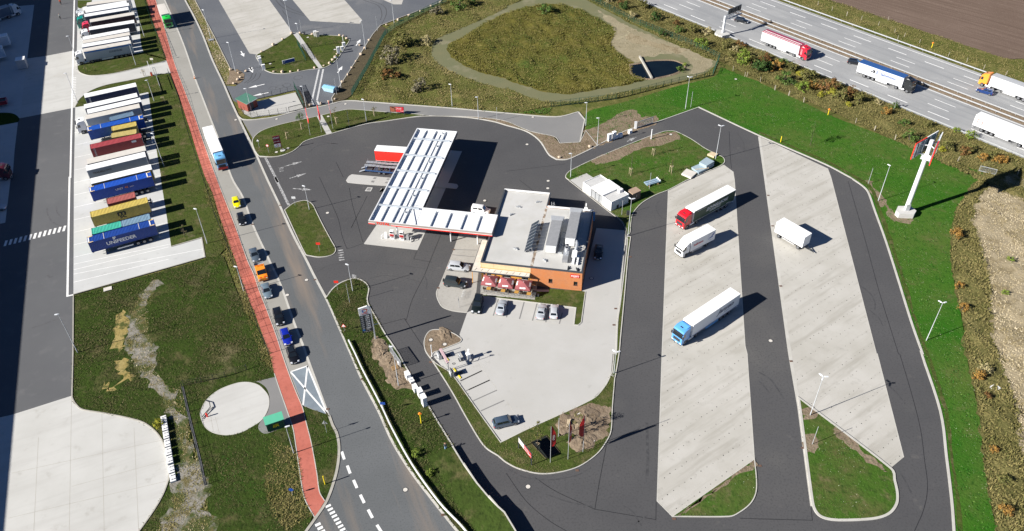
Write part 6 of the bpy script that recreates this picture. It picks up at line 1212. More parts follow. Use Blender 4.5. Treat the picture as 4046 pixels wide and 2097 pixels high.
marker('yellow marker post on the grass strip by the junction','c1',(543,985),(530,922),False); marker('leaning orange and yellow marker in the bank thicket','Y',(1085,505),(1062,360)); marker('yellow post at the top of the outer kerb lawn','a3',(160,1070),(165,1025),False); marker('orange capped marker by the motorway fence','a3',(517,865),(527,825)); marker('orange capped marker beyond the motorway','a3',(1297,362),(1312,325))

a = at('P',590,538,1.35); b = at('P',775,492,1.35); d = b-a; d.z = 0; L_ = d.length; ps = thing('parking_sign', 'long low blue parking sign with white letter on the lawn', 'sign', (a.x,a.y,.1), math.atan2(d.y,d.x)); MB().box(0,L_,-.06,.06,.22,1.38).build('frame','white',ps); MB().box(.07,L_-.07,-.072,-.061,.29,1.31).build('panel','sign_blue',ps); lettering('P', 1.0, ps, (.55,-.076,.8), SIDE_R, 'white', bold=.02); lettering('Autohof', .5, ps, (L_*.58,-.076,.8), SIDE_R, paint((.05,.13,.45)))
for x in (.6,L_-.7): MB().box(x,x+.1,-.05,.12,0,.22).build('post','pole_grey',ps)
for i, (s_, h_) in enumerate((('c1 1512,705 1600,850',.75),('c1 1600,850 1700,1000 1790,1108',1.15),('c1 1790,1108 1860,1190 c2 0,1232 100,1400',1.6))): o = strip('retaining_wall', [p+Vector((-.25,-.1,0)) for p in pts(s_)], .22, 0, h_, 'kerbstone', smooth=False, kind=None); tag(o, 'pale low wall between bank and access lane, %s step' % ('lowest','middle','highest')[i], 'wall', 'stepped wall along the access lane')
_wp = [p+Vector((-.36,-.16,0)) for p in pts('c1 1512,705 1600,850 1700,1000 1790,1108 1860,1190 c2 0,1232 100,1400')]; _wo = offset_line(_wp, -4.5, False); _h = (.7,.72,1.1,1.12,1.5,1.55,1.58); _bf = MB().loft([[(p.x,p.y,h-.02) for p,h in zip(_wp,_h)],[((p.x*.6+q.x*.4),(p.y*.6+q.y*.4),h*.62+.05) for p,q,h in zip(_wp,_wo,_h)],[(q.x,q.y,.10) for q in _wo]],closed=False,caps=False); _bf.build('bank_slope','dark_grass',kind='structure',smooth=True)
# ------------------------------------------------------------------ guard rails
def guard_rail(label, P, step=4.0, h=.75, mat='galvanised', group='guard rails', w=.08):
    root = thing('guard_rail', label, 'guard rail', (0,0,0), 0, group); L = arc(P)
    A = offset_line(P, w/2, False); B = offset_line(P, -w/2, False); prof = lambda i: [(A[i].x,A[i].y,h-.32),(B[i].x,B[i].y,h-.32),(B[i].x,B[i].y,h),(A[i].x,A[i].y,h)]
    MB().loft([prof(i) for i in range(len(P))]).build('rail',mat,root); pm_ = MB().box(-.06,.06,-.05,.05,0,h-.04).mesh('post','galvanised'); s = 0
    while s < L[-1]: p = along(P, L, s); link('post', pm_, root, loc=(p.x,p.y,0)); s += step
def hline(o, s0=-80, s1=95, n=2): return [hw(s0+(s1-s0)*i/(n-1), o) for i in range(n)]
guard_rail('guard rail along the near edge of the motorway', hline(-.35), w=.10); guard_rail('guard rail on the near side of the median', hline(16.4), w=.10); guard_rail('guard rail on the far side of the median', hline(18.9), w=.10); guard_rail('guard rail along the far edge of the motorway', hline(35.9), w=.12)
guard_rail('white guard rail curving along the street bank', smooth_closed(pts('b1 722,1243 770,1340 c1 830,140 960,390 1050,580 1200,850 1400,1130 1560,1300 1660,1420'), closed=False), mat='steel_white', w=.20)

# ------------------------------------------------------------------ fences
PAN = {}
def fence(label, s, h=1.8, mat='fence_green', pan=2.5, bars=9, name='mesh_fence', group='fences', wire=.013, closed=False):
    P = pts(s) if isinstance(s, str) else s; root = thing(name, label, 'fence', (0,0,0), 0, group); key = (h, mat, pan, bars)
    if key not in PAN:
        mb = MB()
        for i in range(bars): x = pan*(i+.5)/bars; mb.bar((x,0,.05),(x,0,h-.05),wire)
        for z in (.1, h*.5, h-.08): mb.bar((0,0,z),(pan,0,z),wire*1.4)
        PAN[key] = (mb.mesh('mesh_panel',mat), MB().box(-.04,.04,-.04,.04,0,h+.05).mesh('post',mat))
    for a_, b_ in zip(P, P[1:]):
        d_ = b_-a_; L = d_.length; n = max(1, round(L/pan)); rz = math.atan2(d_.y,d_.x)
        for i in range(n):
            p = a_+d_*(i/n); link('post',PAN[key][1],root,loc=(p.x,p.y,0),rz=rz); o = link('mesh_panel',PAN[key][0],root,loc=(p.x,p.y,0),rz=rz); o.scale = (L/n/pan,1,1)
    link('post',PAN[key][1],root,loc=(P[-1].x,P[-1].y,0))
fence('green mesh fence round the reed basin','a1 745,720 760,690 860,520 960,330 1000,260 1100,190 1460,10',bars=14,wire=.035); fence('green mesh fence between the basin and the lawn','a2 340,805 830,745 1300,622 1555,568 1605,442 1350,322 960,168 640,0 560,-40',bars=9,wire=.028)
fence('dark fence along the red footway beside the bays','L1 1385,-30 1450,190 1520,420 1640,700 1790,1090'); fence('dark fence between the trailer bays and the red footway','E4 895,560 1000,800 1150,1180 a0 1395,930 1440,1070 1500,1250 b0 1560,100 1620,290 1700,480 1760,650 1860,880 1907,1030',mat='fence_dark'); fence('dark fence above the street bank on the footway side','b1 0,1030 60,1190 120,1330',mat='fence_dark')
fence('grey fence beside the gravel path at the bottom','W 62,262 130,560 200,850 270,1130 330,1420',h=1.2,mat='fence_dark',bars=8); fence('low fence above the round pad','c0 1385,238 1520,215 1700,175 1860,120',h=1.3,mat='fence_dark')
fence('mesh fence round the pump yard','M 50,440 80,490 170,520 250,512 400,492 620,458',h=1.6,mat='fence_dark'); fence('dense green fence on the right of the pump yard','M 712,140 740,205 790,300 838,412',bars=16,wire=.05); fence('fence behind the pump yard','M 180,300 330,265 430,245 540,215 715,180',h=1.5,mat='fence_dark'); fence('green fence piece standing on the parking sign lawn','P 828,300 880,390 950,535',bars=16,wire=.05); fence('low wire fence on the lawn of the parking sign','P 600,610 800,575 1050,530',h=.9,mat='fence_dark',bars=5); fence('thin fence on the right half of the sign lawn','P 985,345 1250,300 1500,262',h=1.2,mat='fence_dark',bars=5)
M_plain('post_wood',(.36,.32,.26),.85,0,.2,3)
def field_posts(pre, items, h=1.5):
    for i, (k, x, y) in enumerate(items): p = at(k,x,y); tag(MB().tube([(0,0,0),(.05*((i % 3)-1),.04*((i % 2)-.5),h*.6),(.1*((i % 3)-1),.05*((i % 2)-.5),h)],[.07,.065,.06],7).build('fence_post','post_wood',None,True), pre, 'fence post', pre, None, (p.x,p.y,0))
field_posts('wooden fence post along the near motorway verge', (('X1',465,885),('X1',612,962),('X1',638,962),('X1',808,1025),('X1',985,1125),('X1',1160,1195),('X1',1350,1280),('X2',82,865),('X2',285,950),('X2',508,1045),('X2',950,1195),('X2',1185,1285),('H',490,200),('H',260,100),('H',1180,440),('H',1832,590),('a3',118,680),('a3',222,722),('a3',335,770)))
field_posts('wooden fence post along the field beyond the motorway', (('X1',1530,65),('X1',1705,135),('X1',1890,200),('a3',658,120),('a3',768,150),('a3',895,195),('a3',970,155),('a3',1205,330),('a3',1422,425),('a3',1562,470),('a3',1690,520),('a3',1855,568),('a3',1018,250),('a3',1040,300),('a3',1090,280)))
def gate(label, P0, P1, h, n, mat='galvanised', name='sliding_gate'):
    d_ = P1-P0; L = d_.length; r_ = thing(name, label, 'gate', (P0.x,P0.y,.02), math.atan2(d_.y,d_.x)); f_ = MB().box(0,L,-.05,.05,.15,.3).box(0,L,-.05,.05,h-.12,h)
    for x in (0,L-.1): f_.box(x,x+.1,-.05,.05,.3,h-.12)
    f_.build('frame',mat,r_)
    for i in range(n): x = .15+(L-.3)*(i+.5)/n; MB().box(x-.02,x+.02,-.015,.015,.3,h-.12).build('bar',mat,r_)
    return r_
gate('long grey sliding gate beside the soil heap', at('G',515,860), at('G',652,1060), 2.0, 40); gate('grey sliding gate at the upper service road', at('V',920,75), at('V',1088,18), 2.0, 36); gate('grey double gate below the motorway verge', at('H',1405,545), at('H',1590,590), 1.6, 14); gate('black framed double gate of the pump yard', at('M',645,460), at('M',835,412), 1.7, 12, 'fence_dark','yard_gate')
g_ = gate('white sliding gate beam beside the trailer driveway', at('E4',600,640), at('E4',715,980), 1.8, 24, 'galvanised'); gp = thing('gate_portal', 'pale steel guide portal at the driveway gate', 'portal', tuple(at('E4',590,600)), 0)
for x in (-.3,.3): MB().box(x-.06,x+.06,-.06,.06,0,2.6).build('leg','galvanised',gp)
MB().box(-.36,.36,-.06,.06,2.6,2.75).build('lintel','galvanised',gp)
br_ = thing('barrier', 'raised white barrier arm on a dark red drive box', 'barrier', tuple(at('E4',490,600)), 0); MB().box(-.25,.25,-.2,.2,0,1.1).build('drive_box',paint((.35,.05,.03)),br_); MB().bar((0,0,1.0),(-.15,.2,4.6),.12).build('arm','white',br_)
# white L-shaped gate blocks
def block(label, k, base, top, a_, b_, rz, mat='white', group='white gate blocks'):
    X, h = height(k, base, top); return tag(MB().box(-a_/2,a_/2,-b_/2,b_/2,0,h).box(-a_/2-.05,a_/2+.05,-b_/2-.05,b_/2+.05,h,h+.06).build('gate_block',mat), label, 'concrete block', group, None, (X.x,X.y,.02), rz)
_r1 = math.atan2(*(at('E2',650,1250)-at('E2',310,640)).yx)
for l_, b_, t_ in (('low white block first below the sliding gate',(345,735),(335,640)),('flat white slab below the first gate block',(410,800),(408,760)),('low white block in the middle of the gate row',(485,970),(485,885)),('tall white block second from the row end',(580,1080),(580,955)),('tallest white block at the end of the gate row',(655,1240),(640,1070))): block(l_,'E2',b_,t_,1.15,.75,_r1)
_r2 = math.atan2(*(at('V',760,165)-at('V',610,215)).yx)
for l_, b_, t_ in (('leftmost tall white block at the upper gate',(620,205),(622,135)),('tall white block second at the upper gate',(668,185),(668,110)),('low white slab third at the upper gate',(700,175),(700,155)),('small white block fourth at the upper gate',(738,165),(738,130)),('separate white block next to the upper sliding gate',(842,125),(842,92))): block(l_,'V',b_,t_,.95,.7,_r2)
for l_, k_, b_, t_ in (('white gate motor box on the long sliding gate','E2',(185,480),(180,430)),('white gate motor post at the upper sliding gate','V',(900,75),(905,5))): block(l_,k_,b_,t_,.6,.4,0,'steel_white','gate motors')
for l_, k_, b_, t_ in (('white ticket pillar lowest on the right kerb of the sign lawn','P',(1445,425),(1440,325)),('white ticket pillar second on the right kerb','P',(1500,380),(1498,318)),('white ticket pillar topmost on the right kerb','P',(1525,325),(1518,260)),('white pillar with vent on the left kerb of the sign lawn','P',(270,590),(262,490)),('white pillar lower on the left kerb','P',(318,665),(312,590)),('small white pillar at the slab tip','P',(245,490),(245,462)),('white cabinet at the top edge of the sign lawn','P',(1095,165),(1095,85)),('cream cabinet beside the white one at the top edge','P',(1130,175),(1130,95))): block(l_,k_,b_,t_,.9,.6,R(20),'white' if 'cream' not in l_ else 'cream','white ticket pillars')
block('black bin at the top edge of the sign lawn','P',(930,145),(930,105),.5,.5,0,'plastic_dark','bins'); block('black bin on the service kerb behind the shop','E3',(895,1330),(890,1240),.6,.6,0,'plastic_dark','bins'); block('slim white barrier post at the right kerb','P',(1512,255),(1502,160),.15,.15,0,'steel_white','white ticket pillars')
# boulders
BM = MB().blob((0,0,.35),.6,9,6,.16,.8).mesh('boulder',M_plain('boulder',(.55,.44,.33),.9,0,.25,2)); BM2 = MB().blob((0,0,.33),.55,8,6,.2,.75).mesh('boulder','boulder')
def boulders(label, k, L):
    for i, (x, y) in enumerate(L): p = at(k,x,y); o = link('boulder', BM if i % 2 else BM2, None, label=label, cat='boulder', group=label, loc=(p.x,p.y,.04), rz=i*1.3); q_ = random.uniform(.6,1.0); o.scale = (q_, q_*random.uniform(.75,1), q_)
boulders('pale boulder along the lower kerb of the sign lawn','P',((465,705),(595,712),(718,708),(838,690),(1080,650)))
boulders('pale boulder along the right kerb of the sign lawn','P',((1220,615),(1308,580),(1353,532),(1392,490),(1415,440),(1565,208),(1515,172),(1458,160)))
boulders('pale boulder along the slab edge of the sign lawn','P',((285,405),(460,302),(598,215),(735,130),(860,122),(1048,145),(1225,155)))
boulders('pale boulder along the right kerb of the lorry park','P',((1500,862),(1585,750),(1640,645),(1705,548),(1778,448),(1838,350),(1760,308),(1900,230)))
boulders('pale boulder at the lane end of the lorry park','P',((1020,1215),(1180,1185),(1295,1160),(1388,1118),(1430,990)))
boulders('pale boulder around the bed beside the street','a0',((1738,530),(1800,552),(1812,585),(1795,605),(1762,632),(1855,540)))
boulders('pale boulder along the upper kerb of the lorry park','a1',((1005,190),(1095,155),(1175,122),(1260,88),(1340,48),(1412,20)))
boulders('pale boulder on the soil below the slab stack gate','a2',((400,1190),)); boulders('pale pile of broken stone near the lamp on the soil','a2',((630,1110),))
# manhole covers
MC = MB().cyl(0,0,0,.012,.36,16).mesh('manhole_cover','cream'); MR = MB().cyl(0,0,0,.008,.48,16).mesh('manhole_ring','steel_dark')
for k_, x, y, z in (('c1',1147,1025,.006),('c2',165,1002,.012),('b1',560,268,.012),('b1',257,887,.006),('b1',402,773,.006),('a2',157,1087,.012),('b2',313,83,.012),('b2',316,27,.012),('b3',85,1232,.012),('M',1350,350,.018),('M',485,540,.018),('a0',1775,902,.006),('a2',200,882,.018),('b2',643,762,.03),('a1',695,783,.018)):
    p = at(k_,x,y); o = link('manhole_ring',MR,None,kind='structure',loc=(p.x,p.y,z)); link('manhole_cover',MC,o,loc=(0,0,.004))
for k_, x, y, z in (('Q',1305,535,.11),('M',1135,512,.11),('M',485,960,.11),('M',630,912,.11),('G',1200,768,.11),('G',1025,712,.11),('K',1812,1195,.07),('P',978,185,.11),('P',1385,368,.11),('P',412,583,.11),('a2',1730,596,.03),('a2',1240,1015,.11)):
    p = at(k_,x,y); o = link('manhole_ring',MR,None,kind='structure',loc=(p.x,p.y,z)); link('manhole_cover',MC,o,loc=(0,0,.03))
for k_, x, y in (('c1',562,418),('c1',822,193),('c1',1430,1215),('c2',535,880),('c2',1265,1245),('b2',825,990),('b2',812,1113),('b2',935,600),('b3',100,367),('b3',68,137),('b3',162,820),('c3',240,57),('c3',328,710),('b1',467,772),('b1',205,212),('C1',375,465),('b1',1512,545),('b1',1395,835),('E2',770,432),('c3',4,845)): p = at(k_,x,y); link('gully', MB().cbox(0,0,0,.55,.4,.03).mesh('gully', M_plain('gully',(.12,.07,.05),.8) if 'gully' not in MATS else 'gully'), None, kind='structure', loc=(p.x,p.y,.022))

def mound(s_, hh=.45, seed=0):
    mb = MB(); rr = []; rng = random.Random(seed); n = 18; ph = [rng.uniform(0,6.3) for _ in range(6)]
    for i in range(7):
        t = i/6; ring = []
        for j in range(n):
            a = 2*math.pi*j/n; e = 1+.22*math.sin(2*a+ph[0])+.14*math.sin(5*a+ph[1]); r = s_*e*(1-t)
            z = s_*hh*(1-(1-t)**2)*(1+.25*math.sin(3*a+ph[2]+t*4))*(.75+rng.uniform(-.14,.14)) if i else -.05
            ring.append((r*math.cos(a)+rng.uniform(-.08,.08)*s_, r*math.sin(a)+rng.uniform(-.08,.08)*s_, z))
        rr.append(ring)
    return mb.loft(rr)
sheet('soil_patch','G 300,690 420,700 500,760 560,900 650,1040 760,1150 840,1290 860,1340 560,1335 480,1200 400,1060 340,960 300,860',.094,'soil')
# ------------------------------------------------------------------ terrace with parasols
deck = sheet('terrace','F 160,640 148,757 965,857 1000,640', .05, 'paver_grey', False)
M_plain('parasol_cloth',(.30,.085,.09),.8,0,.12,1); CHP = None
def parasol(label, x, y):
    c = at('F',x,y,2.35); r_ = thing('parasol', label, 'parasol', (c.x,c.y,.05), STR, 'maroon parasols on the terrace'); h_ = 1.55; z0, z1 = 2.3, 3.0; pts4 = [(-h_,-h_),(h_,-h_),(h_,h_),(-h_,h_)]
    for i in range(4):
        a_, b_ = pts4[i], pts4[(i+1) % 4]; m_ = ((a_[0]+b_[0])/2*.98,(a_[1]+b_[1])/2*.98)
        w_ = MB(); w_.loft([[(a_[0],a_[1],z0),(m_[0],m_[1],z0+.06),(b_[0],b_[1],z0)],[(0,0,z1)]*3],closed=False,caps=False); w_.quad((a_[0],a_[1],z0),(b_[0],b_[1],z0),(b_[0],b_[1],z0-.22),(a_[0],a_[1],z0-.22)); cp = w_.build('cloth_panel','parasol_cloth',r_)
        ang = R(90*i); lp = Vector((0,-h_*.86,z0+.16)); lp.rotate(Matrix.Rotation(ang,3,'Z')); t_ = lettering("ROSI'S", .42, cp, (lp.x,lp.y,lp.z), (R(26),0,ang), 'white', bold=.03)
    MB().cyl(0,0,0,z1,.04,8).build('pole','steel_white',r_); MB().cbox(0,0,0,.8,.8,.12).build('base','steel_dark',r_); MB().blob((0,0,z1+.03),.07,6,4,0).build('finial','steel_white',r_)
parasol('left maroon parasol on the terrace',287,560); parasol('middle maroon parasol on the terrace',537,592); parasol('right maroon parasol on the terrace',797,625)
M_plain('table_wood',(.50,.28,.07),.55,0,.2,3); M_plain('wicker',(.10,.075,.05),.8,0,.2,6)
def table(label, p, mat='table_wood'):
    r_ = thing('table', label, 'table', (p.x,p.y,.055), STR, 'terrace tables'); MB().box(-.42,.42,-.42,.42,.72,.76).build('table_top',mat,r_)
    for x in (-.36,.36):
        for y in (-.36,.36): MB().box(x-.03,x+.03,y-.03,y+.03,0,.72).build('leg','steel_dark',r_)
def chair(label, p, rz):
    global CHP
    if CHP is None:
        CHP = [('seat',MB().box(-.25,.25,-.25,.25,.40,.46).mesh('seat','wicker')),('backrest',MB().loft([[(-.25,.22,.46),(.25,.22,.46),(.25,.27,.46),(-.25,.27,.46)],[(-.24,.30,.88),(.24,.30,.88),(.24,.35,.88),(-.24,.35,.88)]]).mesh('backrest','wicker'))]
        for x in (-.22,.22):
            CHP.append(('armrest',MB().box(x-.03,x+.03,-.22,.24,.62,.66).mesh('armrest','wicker')))
            for y in (-.22,.22): CHP.append(('leg',MB().box(x-.025,x+.025,y-.025,y+.025,0,.40).mesh('leg','wicker')))
    r_ = thing('chair', label, 'chair', (p.x,p.y,.055), rz, 'wicker chairs on the terrace')
    for n_, m_ in CHP: link(n_, m_, r_)
ords = ('first','second','third','fourth')
for i, (x, y) in enumerate(((270,685),(487,718),(690,738),(875,765))):
    p = at('F',x,y,.75); table('amber wooden table, %s from the left on the terrace' % ords[i], p)
    for j, (dx, dy, rr) in enumerate(((-.85,.1,90),(.85,0,-90),(0,.85,0))): chair('wicker chair %s the %s amber table' % (('left of','right of','behind')[j], ords[i]), p+e1*dx+e2*dy, STR+R(rr))
for i, (x, y) in enumerate(((330,560),(580,600),(830,625))):
    p = at('F',x+20,y+30,.75); table('table in the shade under the %s parasol' % ('left','middle','right')[i], p)
    for j, (dx, dy, rr) in enumerate(((-.85,.1,90),(.85,0,-90))): chair('wicker chair %s the shaded table under the %s parasol' % (('left of','right of')[j], ('left','middle','right')[i]), p+e1*dx+e2*dy, STR+R(rr))
def railing(label, P0, P1, n):
    d_ = P1-P0; r_ = thing('terrace_railing', label, 'railing', (P0.x,P0.y,.05), math.atan2(d_.y,d_.x), 'terrace railings'); L = d_.length; MB().box(0,L,-.02,.02,.92,.97).box(0,L,-.012,.012,.45,.48).build('handrail','galvanised',r_)
    for i in range(n+1): MB().box(L*i/n-.02,L*i/n+.02,-.02,.02,0,.92).build('post','galvanised',r_)
railing('thin front railing of the terrace', at('F',148,757), at('F',965,857), 10); railing('short left railing of the terrace', at('F',160,640), at('F',148,757), 2); railing('short right railing of the terrace', at('F',965,857), at('F',1000,640), 3)
block('dark waste bin at the right end of the terrace','F',(960,800),(962,735),.7,.6,STR,'plastic_dark','bins'); block('dark low heater box outside the right railing','F',(1008,800),(1008,770),.5,.5,STR,'anthracite','bins')
br2 = thing('bicycle_rack', 'row of slim bicycle hoops on the paving', 'rack', tuple(at('N',1240,1175)+Vector((0,0,.02))), STR)
for i in range(5): MB().tube([(-.2,-1+i*.5,0),(-.2,-1+i*.5,.7),(.2,-1+i*.5,.8),(.3,-1+i*.5,0)],.025,6).build('hoop','galvanised',br2)

# ------------------------------------------------------------------ service rooms, kiosk, stacks
M_plain('stucco',(.78,.78,.77),.7,0,.04,1); M_plain('flat_roof',(.50,.50,.49),.8,0,.15,1); sa = Vector((17.0,157.7,0)); sb = Vector((22.75,149.45,0)); sd_ = (sb-sa); SL = sd_.length
sv_ = thing('service_rooms', 'low white stucco service building of three rooms', 'building', (sa.x,sa.y,.11), math.atan2(sd_.y,sd_.x))
def room(x0,x1,h,d0,d1):
    MB().box(x0,x1,d0,d1,0,h).build('wall','stucco',sv_); MB().box(x0+.12,x1-.12,d0+.12,d1-.12,h,h+.01).build('roof','flat_roof',sv_)
    for a_ in ((x0,x1,d0,d0+.12),(x0,x1,d1-.12,d1),(x0,x0+.12,d0+.12,d1-.12),(x1-.12,x1,d0+.12,d1-.12)): MB().box(*a_,h,h+.14).build('parapet','stucco',sv_)
room(0,SL*.29,2.35,0,5.3); room(SL*.69,SL,2.35,0,5.3); MB().box(SL*.29+.01,SL*.69-.01,.9,5.3,0,2.45).build('wall','stucco',sv_); MB().box(SL*.285,SL*.70,-.15,5.4,2.50,2.68).build('canopy_roof','white',sv_)
for i in range(3): x = SL*(.29+.4*(i+1)/3); MB().box(x-.06,x+.06,.05,.17,0,2.5).build('column','galvanised',sv_)
for i in range(3): MB().box(SL*(.30+.13*i),SL*(.30+.13*i)+1.1,.2,.24,.1,1.9).build('mesh_door','galvanised',sv_)
MB().box(SL*.76,SL*.83,3.9,5.0,2.36,3.1).build('air_conditioner','white',sv_); MB().box(SL+.002,SL+.05,1.7,2.3,.1,.9).build('vent','plastic_dark',sv_)
def kiosk(label, k, c4, h, wallm, roofm, over=.15, name='kiosk', pitch=0):
    P = [at(k,x,y,h) for x,y in c4]; c_ = sum(P,Vector())/4; d_ = P[1]-P[0]; rz = math.atan2(d_.y,d_.x); a_ = d_.length/2; b_ = (P[3]-P[0]).length/2; r_ = thing(name, label, 'kiosk', (c_.x,c_.y,.1), rz)
    MB().loft([[(-a_+over,-b_+over,0),(a_-over,-b_+over,0),(a_-over,b_-over,0),(-a_+over,b_-over,0)],[(-a_+over,-b_+over,h-.16-pitch*.9),(a_-over,-b_+over,h-.16-pitch*.9),(a_-over,b_-over,h-.16-pitch*.1),(-a_+over,b_-over,h-.16-pitch*.1)]]).build('walls',wallm,r_); MB().loft([[(-a_,-b_,h-.15-pitch),(a_,-b_,h-.15-pitch),(a_,b_,h-.15),(-a_,b_,h-.15)],[(-a_,-b_,h-pitch),(a_,-b_,h-pitch),(a_,b_,h),(-a_,b_,h)]]).build('roof',roofm,r_); return r_, a_, b_
M_plain('brown_concrete',(.23,.17,.125),.85,0,.15,1.5); M_plain('brown_roof',(.34,.245,.175),.85,0,.15,1.5); kk, a_, b_ = kiosk('brown transformer kiosk beside the white service building','V',((875,785),(965,745),(905,700),(810,745)),2.2,'brown_concrete','brown_roof',.06); MB().box(-.35,.35,-b_+.03,-b_+.055,.1,1.9).build('door','brown_concrete',kk); MB().box(-.1,.1,-b_+.01,-b_+.03,1.0,1.25).build('warning_plate','white',kk)
M_plain('green_roof',(.10,.42,.27),.45,0,.08,1); M_plain('green_dark',(.02,.10,.06),.6,0,.2,2); kk, a_, b_ = kiosk('dark green kiosk with bright green roof and yellow scrawl','W',((1040,722),(1262,648),(1225,548),(1010,627)),2.0,'green_dark','green_roof',.12,'street_kiosk')
lettering('ER', .95, kk, (0,-b_+.1,.95), SIDE_R, 'yellow', bold=.05, shear=.2, name='graffiti'); MB().box(-a_+.3,-a_+1.1,-b_+.08,-b_+.115,.05,1.6).build('door','green_dark',kk)
M_plain('brick_red',(.24,.06,.04),.85,0,.2,3); M_plain('roof_green_dull',(.09,.22,.16),.5,0,.15,1); kk, a_, b_ = kiosk('small brick pump house with green pitched roof','M',((52,352),(192,275),(158,200),(12,265)),3.0,'brick_red','roof_green_dull',.25,'pump_house',.5); MB().box(-.5,.4,-b_+.2,-b_+.247,.0,2.0).build('door','steel_dark',kk); MB().box(-a_,a_,-b_-.03,-b_-.001,2.3,2.5).build('eaves','white',kk)
M_plain('slab_blue',(.30,.38,.43),.6,0,.1,1); 
def stack(label, k, c4, z0, n, t, mat, name='slab_stack'):
    P = [at(k,x,y,z0+n*t) for x,y in c4]; r_ = thing(name, label, 'stack', (P[0].x,P[0].y,.1)); o_ = P[0]
    for i in range(n): mb = MB(); j_ = Vector((random.uniform(-.05,.05),random.uniform(-.05,.05),0)); mb.loft([[tuple(p-o_+j_-Vector((0,0,p.z-o_.z))+Vector((0,0,z0+i*t))) for p in P],[tuple(p-o_+j_+Vector((0,0,z0+i*t+t*.88))) for p in P]]); mb.build('slab',mat,r_)
    return r_
stack('higher stack of blue grey insulation slabs near the lamp','V',((1668,480),(1752,430),(1668,385),(1590,440)),.05,6,.22,'slab_blue'); stack('lower stack of blue grey insulation slabs','V',((1580,550),(1690,495),(1605,450),(1505,492)),.05,3,.2,'slab_blue'); stack('pale board pile left of the insulation slabs','V',((1500,605),(1562,550),(1450,508),(1397,560)),.05,3,.14,'cream','board_pile'); stack('pale wooden pallet pile under the lamp post','V',((1745,380),(1790,350),(1725,325),(1675,350)),.0,3,.14,'wood_pale','pallet_pile')
tag(MB().bar(at('V',1540,515,.75),at('V',1690,498,.8),.18,.08).build('loose_plank','wood_pale'),'loose plank lying across the insulation slabs','plank'); bp_ = thing('beam_pile','pile of light blue steel beams on trestles in the grass','beams',tuple(at('E3',1390,640)+Vector((0,0,.1))),math.atan2(*(at('E3',1660,560)-at('E3',1390,640)).yx))
for i in range(5): MB().box(-.2,3.6,-.1+i*.32,.12+i*.32,.45+.06*(i % 2),.75+.06*(i % 2)).build('beam',paint((.32,.44,.54)),bp_)
for x in (.4,2.8): MB().box(x,x+.12,-.2,1.6,0,.45).build('trestle','wood',bp_)
for i in range(3): MB().blob((3.5,.2+i*.6,.8),.22,6,4,.2).build('wrapping','white',bp_)
tag(stack('white board lying on the soil by the flags','Q',((1128,218),(1278,140),(1212,62),(1065,140)),0,2,.05,'white','board_pile'),None); pl = thing('pallet','worn wooden pallet leaning on the soil bank','pallet',tuple(at('G',575,1065)+Vector((0,0,.12))),.5)
for i in range(5): MB().box(-.6,.6,-.5+i*.22,-.38+i*.22,.1,.14).build('slat','wood',pl)
for x in (-.5,0,.5): MB().box(x-.05,x+.05,-.5,.5,0,.1).build('runner','wood',pl)
ab = thing('painted_shadow','black fabric planting pit edged with boards','painted shadow',tuple(at('Q',585,645)+Vector((0,0,.105))),0); _P = pts('Q 370,570 600,465 810,720 595,815'); _c0 = ab.location.copy(); M_plain('shadow_black',(.006,.010,.008),.95); _pb = MB(); _pb.quad(*[tuple(p-_c0+Vector((0,0,.118))) for p in _P]); _pb.build('silhouette','shadow_black',ab); [MB().bar(Vector((a2.x-_c0.x,a2.y-_c0.y,.03)),Vector((b2.x-_c0.x,b2.y-_c0.y,.03)),.06,.16).build('edge_board','mulch',ab) for a2,b2 in zip(_P,_P[1:]+_P[:1])]  # black sheet paints the slanting billboard's cast shadow onto the south island
for i,(x,y,s_) in enumerate(((900,290,1.6),(1150,560,1.7),(1200,200,1.9))):
    p = at('Q',x,y); hp_ = mound(s_*1.3,.15,i); tag(hp_.build('soil_heap','soil'),('soil heap beside the thin tree stake','soil heap with planks beside the farthest flag','flattened soil heap behind the white board')[i],'soil heap','soil heaps on the south island',None,(p.x,p.y,.1))
for i,(x,y,s_) in enumerate(((420,900,1.7),(400,780,1.2),(520,990,1.4),(600,1220,1.5))):
    p = at('G',x,y); hp_ = mound(s_*1.3,.20,i+9); tag(hp_.build('soil_heap','soil'),('largest earth heap beside the sliding gate','earth heap nearest the price totem','earth heap beside the leaning pallet','earth heap at the foot of the slim lamp')[i],'soil heap','earth heaps by the sliding gate',None,(p.x,p.y,.08))
p = at('G',1200,640); hp_ = mound(1.7,.2,5); tag(hp_.build('soil_heap','soil'),'earth heap on the tip island at the barrier','soil heap',None,None,(p.x,p.y,.1))
for x,y,d_ in ((925,300,80),(945,290,70)): p = at('Q',x,y); tag(MB().box(-.8,.8,-.12,.12,0,.05).build('plank','wood_pale'),'%s plank beside the soil heap' % ('short pale' if x < 930 else 'wide pale'),'plank',None,None,(p.x,p.y,.5),R(d_))

